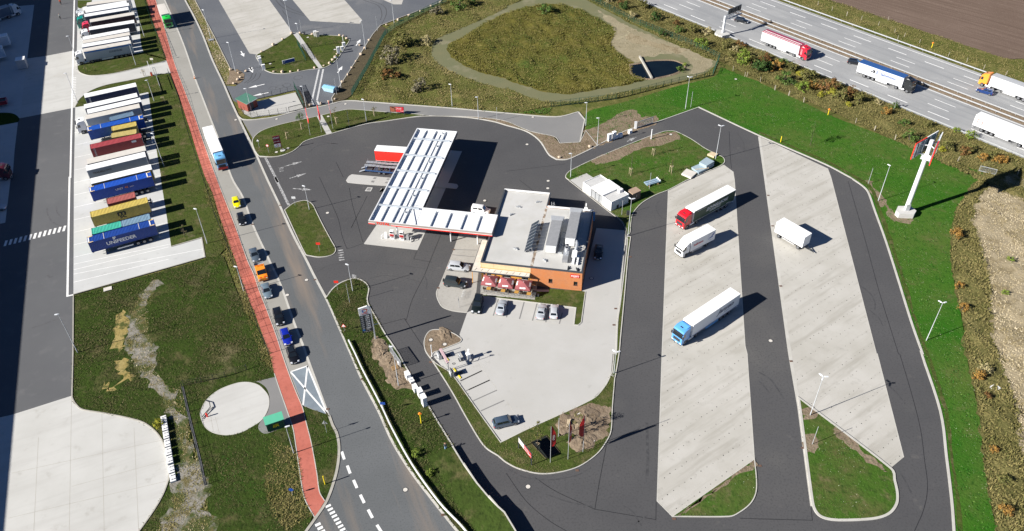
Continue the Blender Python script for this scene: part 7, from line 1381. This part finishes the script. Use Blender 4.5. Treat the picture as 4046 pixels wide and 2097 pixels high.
# ------------------------------------------------------------------ air and vacuum bay
M_plain('pink_rail',(.52,.36,.38),.5); fr0 = at('E1',270,450); fr1 = at('E1',440,770); d_ = fr1-fr0; fL = d_.length; vr = thing('hose_gantry','pinkish steel frame for the vacuum hoses','frame',(fr0.x,fr0.y,.03),math.atan2(d_.y,d_.x))
for x in (0,fL): MB().box(x-.07,x+.07,-.07,.07,0,2.2).build('post','galvanised',vr)
MB().box(-.1,fL+.1,-.22,.22,2.2,2.45).build('top_beam','pink_rail',vr)
for i,(x,y,l_) in enumerate(((225,450,'upper grey vacuum cabinet at the car care bay'),(515,870,'lower grey vacuum cabinet at the car care bay'))):
    p = at('E1',x,y); vc = thing('vacuum_cabinet',l_,'vacuum unit',(p.x,p.y,.03),math.atan2(d_.y,d_.x),'vacuum cabinets'); MB().box(-.55,.55,-.3,.3,0,1.25).build('cabinet','galvanised',vc); MB().box(-.45,.45,-.32,-.302,.5,1.1).build('panel','steel_white',vc); MB().tube([(.3,-.35,1.0),(.5,-.6,.5),(.1,-.7,.2),(-.3,-.5,.6)],.035,6).build('hose','rubber',vc); MB().box(-.6,.6,-.05,.05,1.25,1.6).build('shield','plastic_dark',vc)
for i,(x0,y0,x1,y1,l_) in enumerate(((275,300,335,368,'first'),(380,450,435,520,'second'),(565,705,620,788,'third'),(672,862,728,942,'fourth'))): a2 = at('E1',x0,y0); b2 = at('E1',x1,y1); tag(MB().bar((a2.x,a2.y,.09),(b2.x,b2.y,.09),.24,.14).build('wheel_stop','yellow'),'yellow wheel stop, %s from the top in the car care bay' % l_,'wheel stop','yellow wheel stops')
for i,s in enumerate(('E1 320,410 470,345 525,370 520,395 365,440','E1 605,830 780,755 815,790 810,815 640,870')): strip('mat_frame', s, .06, .03, .06, 'steel_dark', True, smooth=False)
for x0,y0,x1,y1 in ((340,415,480,370),(620,835,770,785)): a2 = at('E1',x0,y0); b2 = at('E1',x1,y1); MB().bar((a2.x,a2.y,.04),(b2.x,b2.y,.04),.5,.03).build('floor_mat','plastic_dark',kind='structure')
p = at('E1',915,470); am = thing('air_station','white air and water pillar with round dial on a dark base','air station',(p.x,p.y,.03),math.atan2(d_.y,d_.x)); MB().prism([(.9*math.cos(R(i*36))*1.1,.6*math.sin(R(i*36))) for i in range(10)],0,.12).build('base','concrete_pale',am); MB().box(-.42,.42,-.35,.35,.12,1.45).build('cabinet','white',am); MB().box(-.3,.3,-.37,-.352,.4,1.1).build('panel','plastic_dark',am); MB().cyl(0,.1,1.45,2.1,.07,8).build('neck','white',am); MB().tube([(0,-.02,2.25),(0,.22,2.25)],.26,14).build('dial','white',am,True); MB().tube([(.45,0,.5),(1.0,-.2,.15),(1.2,.5,.5),(.5,.6,.8)],.05,6).build('hose','rubber',am)
p = at('E1',715,500); tb = thing('tool_board','slim dark mat holder beside the air pillar','holder',(p.x,p.y,.03),math.atan2(d_.y,d_.x)+1.57); MB().box(-.06,.06,-.5,.5,.2,1.5).build('board','galvanised',tb); MB().box(-.25,.25,-.4,.4,0,.2).build('foot','steel_dark',tb); p = at('E1',560,590); tag(MB().tube([(.22*math.cos(R(i*30)),.22*math.sin(R(i*30)),.05) for i in range(13)],.03,6).build('hose_ring','steel_dark'),'small dark ring lying on the bay paving','ring',None,None,(p.x,p.y,.03))

# ------------------------------------------------------------------ skip, interlocking blocks, odd things
p = at('P',1310,965,.6); sk = thing('waste_skip','light blue waste skip with folded lids','skip',(p.x,p.y,.01),R(-25)); sm_ = paint((.36,.52,.64)); MB().loft([[(-1.5,-.8,.15),(1.5,-.8,.15),(1.5,.8,.15),(-1.5,.8,.15)],[(-2.0,-1.0,1.4),(2.0,-1.0,1.4),(2.0,1.0,1.4),(-2.0,1.0,1.4)]]).build('body',sm_,sk)
for s in (-1,1): MB().loft([[(-1.9,s*.05,1.75),(1.9,s*.05,1.75),(1.95,s*1.0,1.42),(-1.95,s*1.0,1.42)],[(-1.9,s*.05,1.79),(1.9,s*.05,1.79),(1.95,s*1.0,1.46),(-1.95,s*1.0,1.46)]]).build('lid',paint((.22,.45,.66)),sk); MB().box(-1.2,1.2,s*.7-.1,s*.7+.1,0,.15).build('skid','steel_dark',sk)
M_plain('block_white',(.70,.70,.69),.8,0,.1,2); LB = MB().box(-.8,.8,-.45,.45,0,.58).mesh('interlocking_block','block_white'); LS = MB().loft([[(-.12,-.12,0),(.12,-.12,0),(.12,.12,0),(-.12,.12,0)],[(-.08,-.08,.1),(.08,-.08,.1),(.08,.08,.1),(-.08,.08,.1)]]).mesh('stud',M_plain('stud',(.50,.50,.50),.8))
q0, q1 = at('c0',1235,480), at('c0',1310,975); d_ = q1-q0; rz = math.atan2(d_.y,d_.x); n = int(d_.length/1.65)
def lego(label, p, z, studs=True):
    o = link('interlocking_block', LB, None, label=label, cat='concrete block', group='white interlocking blocks', loc=(p.x,p.y,z), rz=rz)
    if studs:
        for x in (-.4,.4):
            for y in (-.18,.18): link('stud', LS, o, loc=(x,y,.58))
for i in range(n):
    p = q0+d_*((i+.5)/n); f_ = i/n; lego('white studded block in the high part of the block row' if f_ < .68 else ('white studded block in the lower step of the block row' if f_ < .88 else 'white studded block at the lowest end of the block row'), p, .02 if f_ < .68 else (-.2 if f_ < .88 else -.38))
tag(MB().tube([at('W',330,418,.1),at('W',380,440,.35),at('W',390,500,.45),at('W',340,560,.35),at('W',290,620,.2)],.07,8).build('black_hose','rubber'),'thick black hose arching over the pad edge','hose'); tag(MB().tube([at('W',425,497,.1),at('W',370,540,.25),at('W',300,640,.15)],.06,8).build('black_hose','rubber'),'straight black hose end on the pad edge','hose')
p = at('W',358,615); hy = thing('hydrant','small red hydrant on the round pad','hydrant',(p.x,p.y,.04)); MB().cyl(0,0,0,.8,.12,10).build('body','red_bright',hy); MB().box(-.22,.22,-.06,.06,.55,.68).build('outlets','red_bright',hy); MB().blob((0,0,.85),.14,8,5,0).build('cap','red_bright',hy)
for s in ('W 300,690 450,645','W 370,635 300,665','W 450,620 495,800','W 385,560 430,800','W 490,772 430,800'): strip('pad_joint', s, .05, .038, .038, 'kerb_dull', smooth=False)
strip('weir_wall', [at('a2',1005,432),at('a2',1098,598)], .45, 0, .65, 'kerb_dull', smooth=False)
p = at('E5',640,960,1.4); cb_ = thing('storage_box','pale box container with one sunlit roof corner in the yard shade','container',(p.x,p.y,.01),R(20)); MB().box(-1.25,1.25,-1.25,1.25,.1,2.9).build('body','grey_tarp',cb_); MB().box(-1.28,1.28,-1.28,1.28,2.9,2.98).build('roof','white',cb_)
for s in (-1,1): MB().box(-1.1,1.1,s*.9-.1,s*.9+.1,0,.1).build('skid','steel_dark',cb_)
for k_,x,y,m_,l_ in (('b0',812,843,'cream','pale flat board on the grass edge below the bays'),('c3',1775,258,'white','white plastic sheet in the rough strip'),('O',165,750,'galvanised','grey cabinet at the lorry park verge')): p = at(k_,x,y); tag(MB().box(-.8,.8,-.6,.6,0,.06).box(-.5,.5,-.62,-.58,.06,.12).build('loose_board',m_),l_,'board',None,None,(p.x,p.y,.06),.4)
p = at('a0',1468,590); tw = thing('warning_cone','striped cone standing at the lane gutter','cone',(p.x,p.y,.0)); MB().cyl(0,0,.04,.9,.22,10,.04).build('cone','orange',tw); MB().cbox(0,0,0,.6,.6,.04).build('foot','rubber',tw); MB().cyl(0,0,.4,.55,.155,10,.12).build('stripe','white',tw)

# warehouse standing left of the picture: only its long shadow reaches the yard
wA, wB = Vector((-78.7,70.3,0)), Vector((-160.4,280.3,0)); dw = (wB-wA).normalized(); WHH = 14.5; off = Vector((SUNV.x*WHH,SUNV.y*WHH,0)); p = wA-off-dw*60; wh = thing('warehouse','long tall warehouse left of the yard whose shadow falls on it','building',(p.x,p.y,0),math.atan2(dw.y,dw.x)); WL = 420
M_plain('cladding',(.45,.47,.50),.6,.1,.1,.3); MB().box(0,WL,0,45,0,WHH-.3).build('wall','cladding',wh); MB().box(-.2,WL+.2,-.0,45.2,WHH-.3,WHH).build('roof','flat_roof',wh)
for i in range(20): MB().box(20+i*20,24+i*20,-.06,-.002,0,4.2).build('dock_door','steel_white',wh)

# ------------------------------------------------------------------ vegetation
def leafy(seed, R_, H_, n, leaf, lean=.0, gaps=.35, up=.35, squash=1.0):
    """leaf faces spread in clumps through an uneven crown; returns an MB"""
    rng = random.Random(seed); mb = MB(); cl = []
    k = max(6, int(n/26))
    for _ in range(k):
        a = rng.uniform(0,6.283); r = R_*math.sqrt(rng.uniform(.02,1))*.85; z = H_*(.12+.8*rng.random()); f = 1-abs(z/H_-up)*.75; cl.append((r*f*math.cos(a), r*f*math.sin(a)*squash, z, rng.uniform(.18,.36)*R_))
    for i in range(n):
        c = cl[rng.randrange(k)]; d = Vector((rng.gauss(0,1),rng.gauss(0,1),rng.gauss(0,.8))).normalized()*c[3]*rng.uniform(.5,1.15); p = Vector((c[0],c[1],c[2]))+d
        if p.z < .05: p.z = .05+rng.random()*.2
        nrm = (d.normalized()+Vector((rng.uniform(-.6,.6),rng.uniform(-.6,.6),rng.uniform(-.1,.9)))).normalized(); x = nrm.orthogonal().normalized(); y = nrm.cross(x); t = rng.uniform(0,6.28); x, y = x*math.cos(t)+y*math.sin(t), y*math.cos(t)-x*math.sin(t); s = leaf*rng.uniform(.6,1.3)
        mb.quad(p-x*s*.5, p+y*s*.35, p+x*s*.6, p-y*s*.35)
    return mb
LEAFC = dict(green=((.045,.095,.020),(.075,.115,.028),(.11,.15,.05)), dark=((.022,.055,.016),(.045,.075,.020),(.07,.10,.035)), olive=((.085,.095,.028),(.13,.12,.04),(.18,.16,.07)), yellow=((.26,.25,.03),(.18,.20,.03),(.36,.30,.05)), lime=((.15,.20,.03),(.10,.16,.03),(.22,.24,.06)), orange=((.26,.14,.035),(.18,.11,.04),(.34,.20,.05)), rust=((.15,.075,.03),(.11,.075,.03),(.20,.10,.04)), wine=((.10,.025,.025),(.07,.04,.025),(.13,.05,.03)), straw=((.34,.29,.15),(.25,.22,.11),(.42,.36,.20)), grey=((.15,.135,.095),(.11,.10,.06),(.20,.18,.13)))
for k_, v_ in LEAFC.items(): M_leaf('leaf_'+k_, v_, .8, .4)
M_plain('bark',(.09,.07,.05),.9,0,.3,5); SHM = {}
def shrub_mesh(col, var):
    if (col,var) not in SHM: SHM[(col,var)] = (leafy(hash((col,var)) % 9999 if False else sum(map(ord,col))*7+var*131, 1.0, 1.35, 520, .17).mesh('foliage','leaf_'+col), MB().tube([(0,0,-.05),(.05,.02,.5),(.1,-.05,.9)],[.06,.045,.02],6).tube([(.02,0,.2),(-.25,.1,.8)],[.035,.015],5).tube([(.03,0,.25),(.2,-.25,.8)],[.035,.015],5).mesh('stem','bark'))
    return SHM[(col,var)]
def shrub(label, k, x, y, col, r, hh=1.0, group=None, i=0):
    p = at(k,x,y); t = thing('shrub', label, 'shrub', (p.x,p.y,.02), i*1.7, group); f, st = shrub_mesh(col, i % 3); a = link('foliage', f, t); a.scale = (r,r*.9,r*hh); b = link('stem', st, t); b.scale = (r,r,r*hh)
colname = dict(green='mid green',dark='dark green',olive='olive green',yellow='bright yellow',lime='yellow green',orange='orange brown',rust='rust brown',wine='wine red',straw='straw pale',grey='grey brown')
SH = [('X1',830,890,'dark',3.2),('X1',1000,880,'orange',2.6),('X1',580,800,'lime',3.0),('X1',880,760,'wine',1.4),('X1',690,790,'rust',1.6),('X1',1110,1030,'green',2.8),('X1',1310,950,'yellow',1.5),('X1',1400,1010,'olive',3.0),('X1',1180,900,'olive',2.4),('X1',1090,810,'green',1.8),('X1',1450,1120,'orange',2.0),('X1',1640,1130,'rust',3.2),('X1',1700,1190,'yellow',1.8),('X1',1570,1210,'yellow',1.3),('X1',1800,1250,'olive',2.8),('X1',1330,1140,'lime',2.6),('X1',1200,1080,'dark',2.0),('X1',80,590,'lime',2.4),('X1',130,430,'straw',2.0),('X1',380,600,'olive',2.2),('X1',560,590,'rust',2.0),('X1',480,640,'straw',1.7),
      ('X2',20,580,'rust',2.6),('X2',10,690,'yellow',1.4),('X2',120,640,'olive',2.4),('X2',420,770,'orange',1.8),('X2',600,890,'green',1.7),('X2',330,660,'straw',1.4),('X2',660,1050,'green',2.5),('X2',1330,1030,'lime',1.9),('X2',1010,1170,'yellow',1.2),('X2',500,700,'green',1.5),('X2',860,900,'olive',1.6),('X2',1170,960,'lime',1.2),('X2',1300,1180,'olive',2.0),('X2',1450,1270,'orange',1.6),('X2',1620,1300,'orange',1.8),('X2',1560,1250,'olive',1.8),('H',1050,320,'olive',2.2),('H',1250,350,'rust',1.8),('H',1680,450,'orange',1.6),
      ('a2',1120,150,'dark',2.6),('a2',880,70,'dark',2.4),('a2',870,30,'rust',1.8),('a2',1300,245,'green',2.0),('a2',1020,60,'olive',2.6),('a2',1400,250,'olive',2.6),('a2',1180,270,'dark',1.8),('a2',1450,340,'lime',2.2),('a2',770,20,'straw',2.2),('a2',950,130,'straw',1.8),('a2',1280,190,'rust',1.6),('a2',1780,440,'lime',2.6),('a2',1850,480,'olive',2.2),('a2',1890,540,'dark',2.4),('a2',1700,430,'olive',1.8),('a3',40,470,'rust',2.4),('a3',50,530,'dark',2.2)]
seen = {}
for i, (k_, x, y, c_, r_) in enumerate(SH):
    sz = 'large' if r_ >= 2.4 else ('small' if r_ < 1.7 else 'medium'); l_ = '%s %s shrub on the motorway verge' % (sz, colname[c_]); shrub(l_, k_, x, y, c_, r_, .85, l_, i)
for i, (k_, x, y, c_, r_, l_) in enumerate((('a1',1120,345,'olive',4.4,'big round grey green bush nearest the basin track'),('a1',1050,460,'grey',4.2,'big round grey brown bush left of the basin track'),('a1',1040,590,'rust',3.2,'dark brown bush low in the basin corner'),('a1',980,540,'olive',2.6,'olive bush at the basin fence'),('a1',1260,680,'grey',3.0,'grey brown bush behind the lane'),('a1',1560,60,'green',3.6,'bright green bush at the top of the basin'),('a1',1640,40,'dark',2.6,'dark green bush at the top of the basin'),('a1',1300,330,'straw',2.6,'pale straw clump beside the track bend'),('a1',1385,110,'grey',2.8,'grey shrub by the upper basin fence'),('a2',1310,535,'green',1.6,'reed clump at the pond right end'),('a2',1345,495,'lime',1.0,'small reed tuft at the pond tip'),('a2',300,100,'green',3.2,'bright green reed clump at the swamp top'))): shrub(l_, k_, x, y, c_, r_, .75, None, i)
for i, (k_, x, y, c_, r_, l_) in enumerate((('b3',1480,450,'orange',2.0,'orange shrub highest in the east rough strip'),('b3',1500,830,'orange',1.2,'small orange shrub in the east rough strip'),('b3',1530,1000,'orange',1.4,'orange shrub opposite the east lawn lamp'),('c3',1650,190,'orange',1.6,'round orange shrub beside the white sheet'),('c3',1710,330,'rust',1.1,'rust shrub below the white sheet'),('c3',1755,740,'orange',1.1,'orange shrub in the lower rough strip'),('c3',1845,1200,'orange',1.5,'orange shrub lowest in the rough strip'),('c3',1840,970,'olive',1.4,'olive shrub in the lower rough strip'),('b3',1890,630,'lime',1.1,'lime shrub on the dry field edge'),('b3',1850,880,'lime',.9,'small lime shrub on the dry field'),('c1',1230,765,'lime',1.1,'lime shrub in the bank thicket'),('c1',1340,910,'lime',1.0,'lower lime shrub in the bank thicket'),('c0',1195,545,'yellow',1.2,'yellow shrub beside the block row'),('c3',1700,130,'straw',1.4,'straw clump above the white sheet'))): shrub(l_, k_, x, y, c_, r_, .8, None, i)
# young trees with stakes
def sapling(label, k, base, top, crown='olive', cr=.9, leaves=260, stakes=3, group='young staked trees', name='young_tree', bare=.35):
    X, h = height(k, base, top); t = thing(name, label, 'tree', (X.x,X.y,.1), 0, group); tr = MB().tube([(0,0,0),(.03,.02,h*.4),(0,.04,h*.75),(.02,0,h)],[.06,.05,.035,.012],6); rng = random.Random(int(h*100))
    for i in range(7): a = rng.uniform(0,6.28); z = h*rng.uniform(.4,.85); tr.tube([(0,0,z),(math.cos(a)*cr*.6,math.sin(a)*cr*.6,z+h*.1)],[.02,.008],4,False)
    tr.build('trunk','bark',t); cw = leafy(int(h*37), cr, h*(1-bare), leaves, .16); cw.v = [(x,y,z+h*bare) for x,y,z in cw.v]; cw.build('crown','leaf_'+crown,t)
    for i in range(stakes): a = 2.09*i+.4; MB().tube([(math.cos(a)*.45,math.sin(a)*.45,-.05),(math.cos(a)*.45,math.sin(a)*.45,1.9)],.045,6).build('stake','wood_pale',t)
    if stakes: MB().bar((.43,.18,1.75),(-.4,.25,1.75),.05).bar((-.4,.25,1.75),(-.1,-.45,1.75),.05).bar((-.1,-.45,1.75),(.43,.18,1.75),.05).build('stake_rail','wood_pale',t)
sapling('staked sapling on the service lawn behind the white rooms','V',(850,575),(858,350),'green',.5,60); sapling('staked sapling on the service lawn near the beam pile','V',(1285,550),(1300,400),'olive',.5,50); sapling('staked sapling on the soil by the upper gate','V',(1095,365),(1110,180),'olive',.6,70)
sapling('leafy young tree on the lane island left of the flags','M',(810,670),(760,470),'green',1.5,700,group='young staked trees'); sapling('bare staked sapling near the maroon sign','M',(625,790),(605,690),'olive',.5,30); sapling('thin staked tree right of the island footpath','M',(1245,600),(1210,390),'olive',.9,140); sapling('thin staked tree beside the billboard','M',(1720,500),(1700,370),'olive',1.0,160)
sapling('thin young tree at the painted billboard shadow','Q',(468,690),(490,235),'olive',.9,420,1); sapling('thin young tree between the flags and the soil heap','Q',(1085,380),(1085,100),'olive',1.2,420,2); sapling('lone young tree casting a shadow on the east lawn','a3',(383,1095),(425,925),'green',1.6,700,0); sapling('thin dry sapling beside the slab corner below the containers','b0',(1395,450),(1360,360),'straw',1.0,60,0); sapling('bare sapling on the driveway island','E4',(310,620),(240,430),'grey',1.0,40,2); sapling('small sapling behind the trailer bays','E4',(770,1260),(760,1140),'rust',.5,20,1); sapling('dry sapling on the driveway island tip','a0',(650,545),(645,490),'straw',.8,60,0)
# grass
Z = lambda s: smooth_closed(pts(s)) if isinstance(s, str) else s
def grass(label, key, dens, size, h_, mat, z, holes=(), clump=.12, amp=0.0, ground=None):
    P = S_[key] if isinstance(key, str) and key in S_ else key; P = Z(P)
    if ground: rolling('hummocks', P, 1.0, amp, ground, z, holes)
    o = tufts('grass', P, dens, size, h_, mat, z, holes, clump, None, amp)
    if o: tag(o, label, 'grass')
basinHoles = (S_['track'], 'a2 945,490 1060,465 1260,460 1335,490 1335,510 1270,550 1080,592 955,560')
grass('bright green grass of the east lawn','lawn',11,.17,.10,'tuft_lawn',.02); grass('tall olive grass of the east rough strip','rough',9,.24,.42,'tuft_olive',.03,(),.12,.55,'rough_olive'); grass('dry straw grass of the east field','dry',6,.26,.22,'tuft_dry',.03,(),.12,.35,'dry_grass')
grass('mixed tall grass on the near motorway verge',vergeN,8,.26,.42,'tuft_olive',.015,(),.2,.55,'rough_olive'); grass('dry tall grass on the far motorway verge',vergeF,5,.26,.25,'tuft_meadow',.015,(),.12,.3,'meadow')
grass('reeds and tall grass in the swamp','swamp',9,.25,.36,'tuft_swamp',.02,(),.22,.55,'swamp'); grass('rough grass around the basin track','basin',6,.25,.32,'tuft_meadow',.005,(S_['swamp'],)+basinHoles+(S_['sand'],),.15,.35,'meadow')
grass('broad leaved weeds in the east lawn','lawn',1.6,.34,.16,'tuft_weed',.03,(),.35); grass('broad leaved weeds on the service lawn','isV',1.0,.3,.14,'tuft_weed',.11,(pts('V 190,635 540,560 840,790 640,985'),),.35); grass('thin dry grass on the sand bank','sand',1.6,.2,.12,'tuft_dry',.02,(basinHoles[1],))
meadowP = 'b0 557,890 1545,615 1600,560 1680,600 1740,750 1800,900 1870,1050 b1 30,1130 110,1330 c1 150,170 0,220 c0 1907,110 1700,180 1380,240 1540,1335 1050,1335 1240,1030 1280,880 1230,640 1100,540 980,490 780,450 620,420 570,385 545,320 550,0'
grass('dark meadow grass below the trailer bays',meadowP,9,.22,.22,'tuft_dark',.0,(S_['gravel'],'b0 920,1000 960,990 945,1110 930,1250 910,1300 850,1290 870,1150','c0 885,30 965,22 960,130 990,200 930,205 880,280 765,235 885,200')); grass('sparse weeds on the gravel path','gravel',8,.2,.2,'tuft_meadow',.0,(),.3); grass('dry straw on the gravel path','gravel',3,.22,.18,'tuft_dry',.0)
padHole = [p for p in padP]
lawnW = 'c0 1385,235 1600,200 1907,110 c1 150,120 165,175 100,210 120,300 110,400 70,470 60,590 290,540 330,850 380,1100 440,1230 380,1345 0,1345 c0 1600,1345'
grass('dark green grass around the round pad',lawnW,9,.2,.18,'tuft_dark',.0,(padHole,'c1 40,215 165,175 268,440 290,530 110,600 40,540')); grass('fresh green grass in the fenced lawn','c1 0,600 60,640 130,740 150,900 200,1100 260,1345 0,1345 c0 1650,1345 1640,1100 1660,900 1680,720',4,.18,.14,'tuft_weed',.012); grass('tall brown grass by the footway bend','c1 130,640 330,760 380,1100 440,1230 250,1335 130,1200 80,900',15,.17,.32,'tuft_olive',.0); grass('short grass of the junction verge','c1 378,402 575,470 625,600 640,700 632,830 602,960 548,1100 505,1035 485,900 445,680 405,520',9,.2,.14,'tuft_dark',.06)
grass('dark weeds on the street bank','bank',14,.18,.28,'tuft_dark',.08,('G 280,640 500,700 720,1040 820,1335 480,1335 380,1050 300,850',),.2)
for k_, l_, m_, d_, h_ in (('isA','short grass on the small island','tuft_island',9,.12),('isC','short grass on the lane island','tuft_island',8,.16),('isV','short grass on the service lawn','tuft_lawn',5,.14),('isS','rough grass on the south island','tuft_island',8,.2),('isM','short grass on the median strip','tuft_island',9,.14),('isT1','grass on the first lawn triangle','tuft_lawn',6,.14),('isT2','grass on the second lawn triangle','tuft_lawn',6,.14),('isP','short grass around the parking sign','tuft_island',6,.12),('isD','thin grass on the lane wedge','tuft_island',2.5,.2)):
    grass(l_, k_, d_+2, .16, h_*.8, m_, .10, (pts('V 420,430 700,305 1000,185 1200,115 1340,118 1380,190 1150,250 900,330 700,420 480,470'), pts('V 190,635 540,560 840,790 640,985')) if k_ == 'isV' else ((pts('Q 800,210 920,150 1150,20 1580,20 1540,450 1240,640 1120,650 1000,440'), pts('Q 370,570 600,465 810,720 595,815')) if k_ == 'isS' else ((pts('P 740,112 830,117 1205,645 1145,655'),) if k_ == 'isP' else ((pts('M 990,508 1055,490 1182,720 1112,735'),) if k_ == 'isC' else ()))))
for k_, l_ in (('g_upper','short grass on the driveway island'),('g_upper_verge','short grass behind the upper lorry row'),('g_middle','short grass between the bays and the footway')): grass(l_, k_, 8, .18, .13, 'tuft_island', .05)
grass('short grass beside the terrace','F 80,783 150,780 960,860 990,735 1180,735 1665,722 1722,735 1660,1200 1560,1230 1585,975 1030,905 300,815',10,.16,.10,'tuft_island',.06); grass('dry grass strip between street and lorry park','a0 1405,-30 1450,-40 1500,60 1610,270 1735,520 1720,600 1702,635 1602,450 1532,270 1462,120',8,.2,.22,'tuft_dry',-.1)
grass('weeds along the footway fence','a0 1085,-30 1105,0 1150,150 1192,265 1255,455 1225,440 1160,270 1120,150',14,.18,.34,'tuft_dark',.0); grass('tall weeds along the lower footway fence','b0 1545,0 1600,130 1645,262 1690,400 1735,530 1780,640 1830,810 1880,940 b1 55,1140 125,1330 c1 150,130 c1 60,60 b1 40,1290 b1 -30,1130 b0 1800,860 1740,700 1690,560 1640,420 1590,280 1540,130',14,.18,.34,'tuft_olive',.0)
grass('grass behind the lane up to the basin fence','a1 700,750 900,762 1500,808 1907,845 a2 340,860 340,810 0,848 a1 1500,812 780,752',6,.3,.3,'tuft_lawn',.0)

# ------------------------------------------------------------------ people
M_plain('skin',(.55,.33,.24),.6); M_plain('hair',(.22,.13,.07),.8); M_plain('denim',(.22,.36,.52),.8); M_plain('shirt_dark',(.05,.055,.07),.8); M_plain('hivis',(.75,.12,.04),.6); M_plain('shirt_grey',(.30,.33,.33),.8); M_plain('trousers_dark',(.05,.06,.06),.8)
def person(label, p, rz, shirt, trousers, arms='down'):
    t = thing('person', label, 'person', (p.x,p.y,.05), rz, None); me = bpy.data.meshes.new('body')
    if arms == 'up': AL_ = [(.22,0,1.42),(.30,.10,1.20),(.14,.26,1.45)]; AR_ = [(-.22,0,1.42),(-.30,.10,1.20),(-.12,.26,1.47)]
    else: AL_ = [(.22,0,1.42),(.28,-.02,1.14),(.27,.08,.88)]; AR_ = [(-.22,0,1.42),(-.28,-.02,1.14),(-.27,.10,.88)]
    V_ = [(0,0,.95),(0,0,1.15),(0,0,1.40),(0,.01,1.52),(0,.02,1.60)]+AL_+AR_+[(.10,0,.90),(.11,.05,.50),(.11,0,.08),(.11,.15,.04),(-.10,0,.90),(-.12,-.04,.50),(-.12,-.10,.08),(-.12,.05,.04)]
    E_ = [(0,1),(1,2),(2,3),(3,4),(2,5),(5,6),(6,7),(2,8),(8,9),(9,10),(0,11),(11,12),(12,13),(13,14),(0,15),(15,16),(16,17),(17,18)]; rad = [.15,.14,.17,.065,.075,.07,.05,.04,.07,.05,.04,.10,.07,.05,.045,.10,.07,.05,.045]
    me.from_pydata(V_,E_,[]); o = bpy.data.objects.new('body',me); COL.objects.link(o); o.parent = t; sk_ = o.modifiers.new('skin','SKIN'); o.modifiers.new('sub','SUBSURF').levels = 1; o.modifiers['sub'].render_levels = 1
    for i, r in enumerate(rad): me.skin_vertices[0].data[i].radius = (r, r*.8 if i in (0,1,2) else r)
    me.skin_vertices[0].data[0].use_root = True; me.materials.append(MATS[shirt])
    lg = MB()
    for s, (kx, ky) in ((1,(.11,.05)),(-1,(-.12,-.04))): lg.tube([(s*.09,0,1.0),(s*.10,0,.85),(kx,ky,.50),(kx,ky-.05,.10)],[.13,.125,.095,.075],10)
    lg.build('trousers',trousers,t,True); hd = MB().blob((0,.03,1.70),.115,10,8,.0,1.2); hd.build('head','skin',t,True); MB().blob((0,-.01,1.745),.118,10,7,.05,1.0).build('hair','hair',t,True)
    MB().tube([(0,.135,1.70),(0,.165,1.67)],[.012,.02],5).build('nose','skin',t)
    for s in (-1,1):
        MB().blob((s*.045,.125,1.725),.013,5,4,0).build('eye','black',t); MB().blob((s*.115,.02,1.70),.025,5,4,0).build('ear','skin',t)
        w_ = Vector(AL_[2] if s > 0 else AR_[2]); e_ = Vector(AL_[1] if s > 0 else AR_[1]); d_ = (w_-e_).normalized(); side = d_.cross(Vector((0,0,1))).normalized() if abs(d_.z) < .95 else Vector((1,0,0)); h_ = MB().tube([w_-d_*.02,w_+d_*.05,w_+d_*.09],[.03,.042,.035],8)
        for j in range(4): b_ = w_+d_*.08+side*(-.027+.018*j); h_.tube([b_,b_+d_*(.045+.008*(1.5-abs(j-1.5)))+Vector((0,.01,-.005)),b_+d_*(.07+.012*(1.5-abs(j-1.5)))+Vector((0,.03,-.015))],[.009,.0085,.007],5)
        b_ = w_+d_*.03+side*-.036; h_.tube([b_,b_-side*.03+d_*.02,b_-side*.035+d_*.05],[.011,.01,.008],5); h_.build('hand','skin',t,True)
        MB().loft([[(s*.115-.045,-.06,0),(s*.115+.045,-.06,0),(s*.115+.05,.17,0),(s*.115-.05,.17,0)],[(s*.115-.04,-.05,.09),(s*.115+.04,-.05,.09),(s*.115+.035,.15,.05),(s*.115-.035,.15,.05)]]).build('shoe','plastic_dark',t)
    return t
person('person in dark top and pale jeans on the bank, arms raised to the face', at('Y',1458,912), R(20), 'shirt_dark', 'denim', 'up'); person('person in orange jacket and dark trousers standing in the yard', at('D',1535,105), R(200), 'hivis', 'trousers_dark'); person('person in grey top walking in the yard below the orange jacket', at('D',1522,475), R(190), 'shirt_grey', 'trousers_dark')

set_lettering()
# alike things in a row are told apart by their place in it
ORD = 'first second third fourth fifth sixth seventh eighth ninth tenth eleventh twelfth thirteenth fourteenth fifteenth sixteenth seventeenth eighteenth nineteenth twentieth'.split()
same = {}
for o in COL.objects:
    if o.parent is None and o.get('label'): same.setdefault(o['label'], []).append(o)
for lab, L in same.items():
    if len(L) < 2: continue
    px = [proj(o.location) for o in L]; hx = max(p[0] for p in px)-min(p[0] for p in px); hy = max(p[1] for p in px)-min(p[1] for p in px); ax = 0 if hx >= hy else 1
    for i, (_, _, o) in enumerate(sorted((p[ax], k, o) for k, (p, o) in enumerate(zip(px, L)))): o['label'] = '%s, %s from the %s' % (lab, ORD[i], ('left', 'top')[ax])
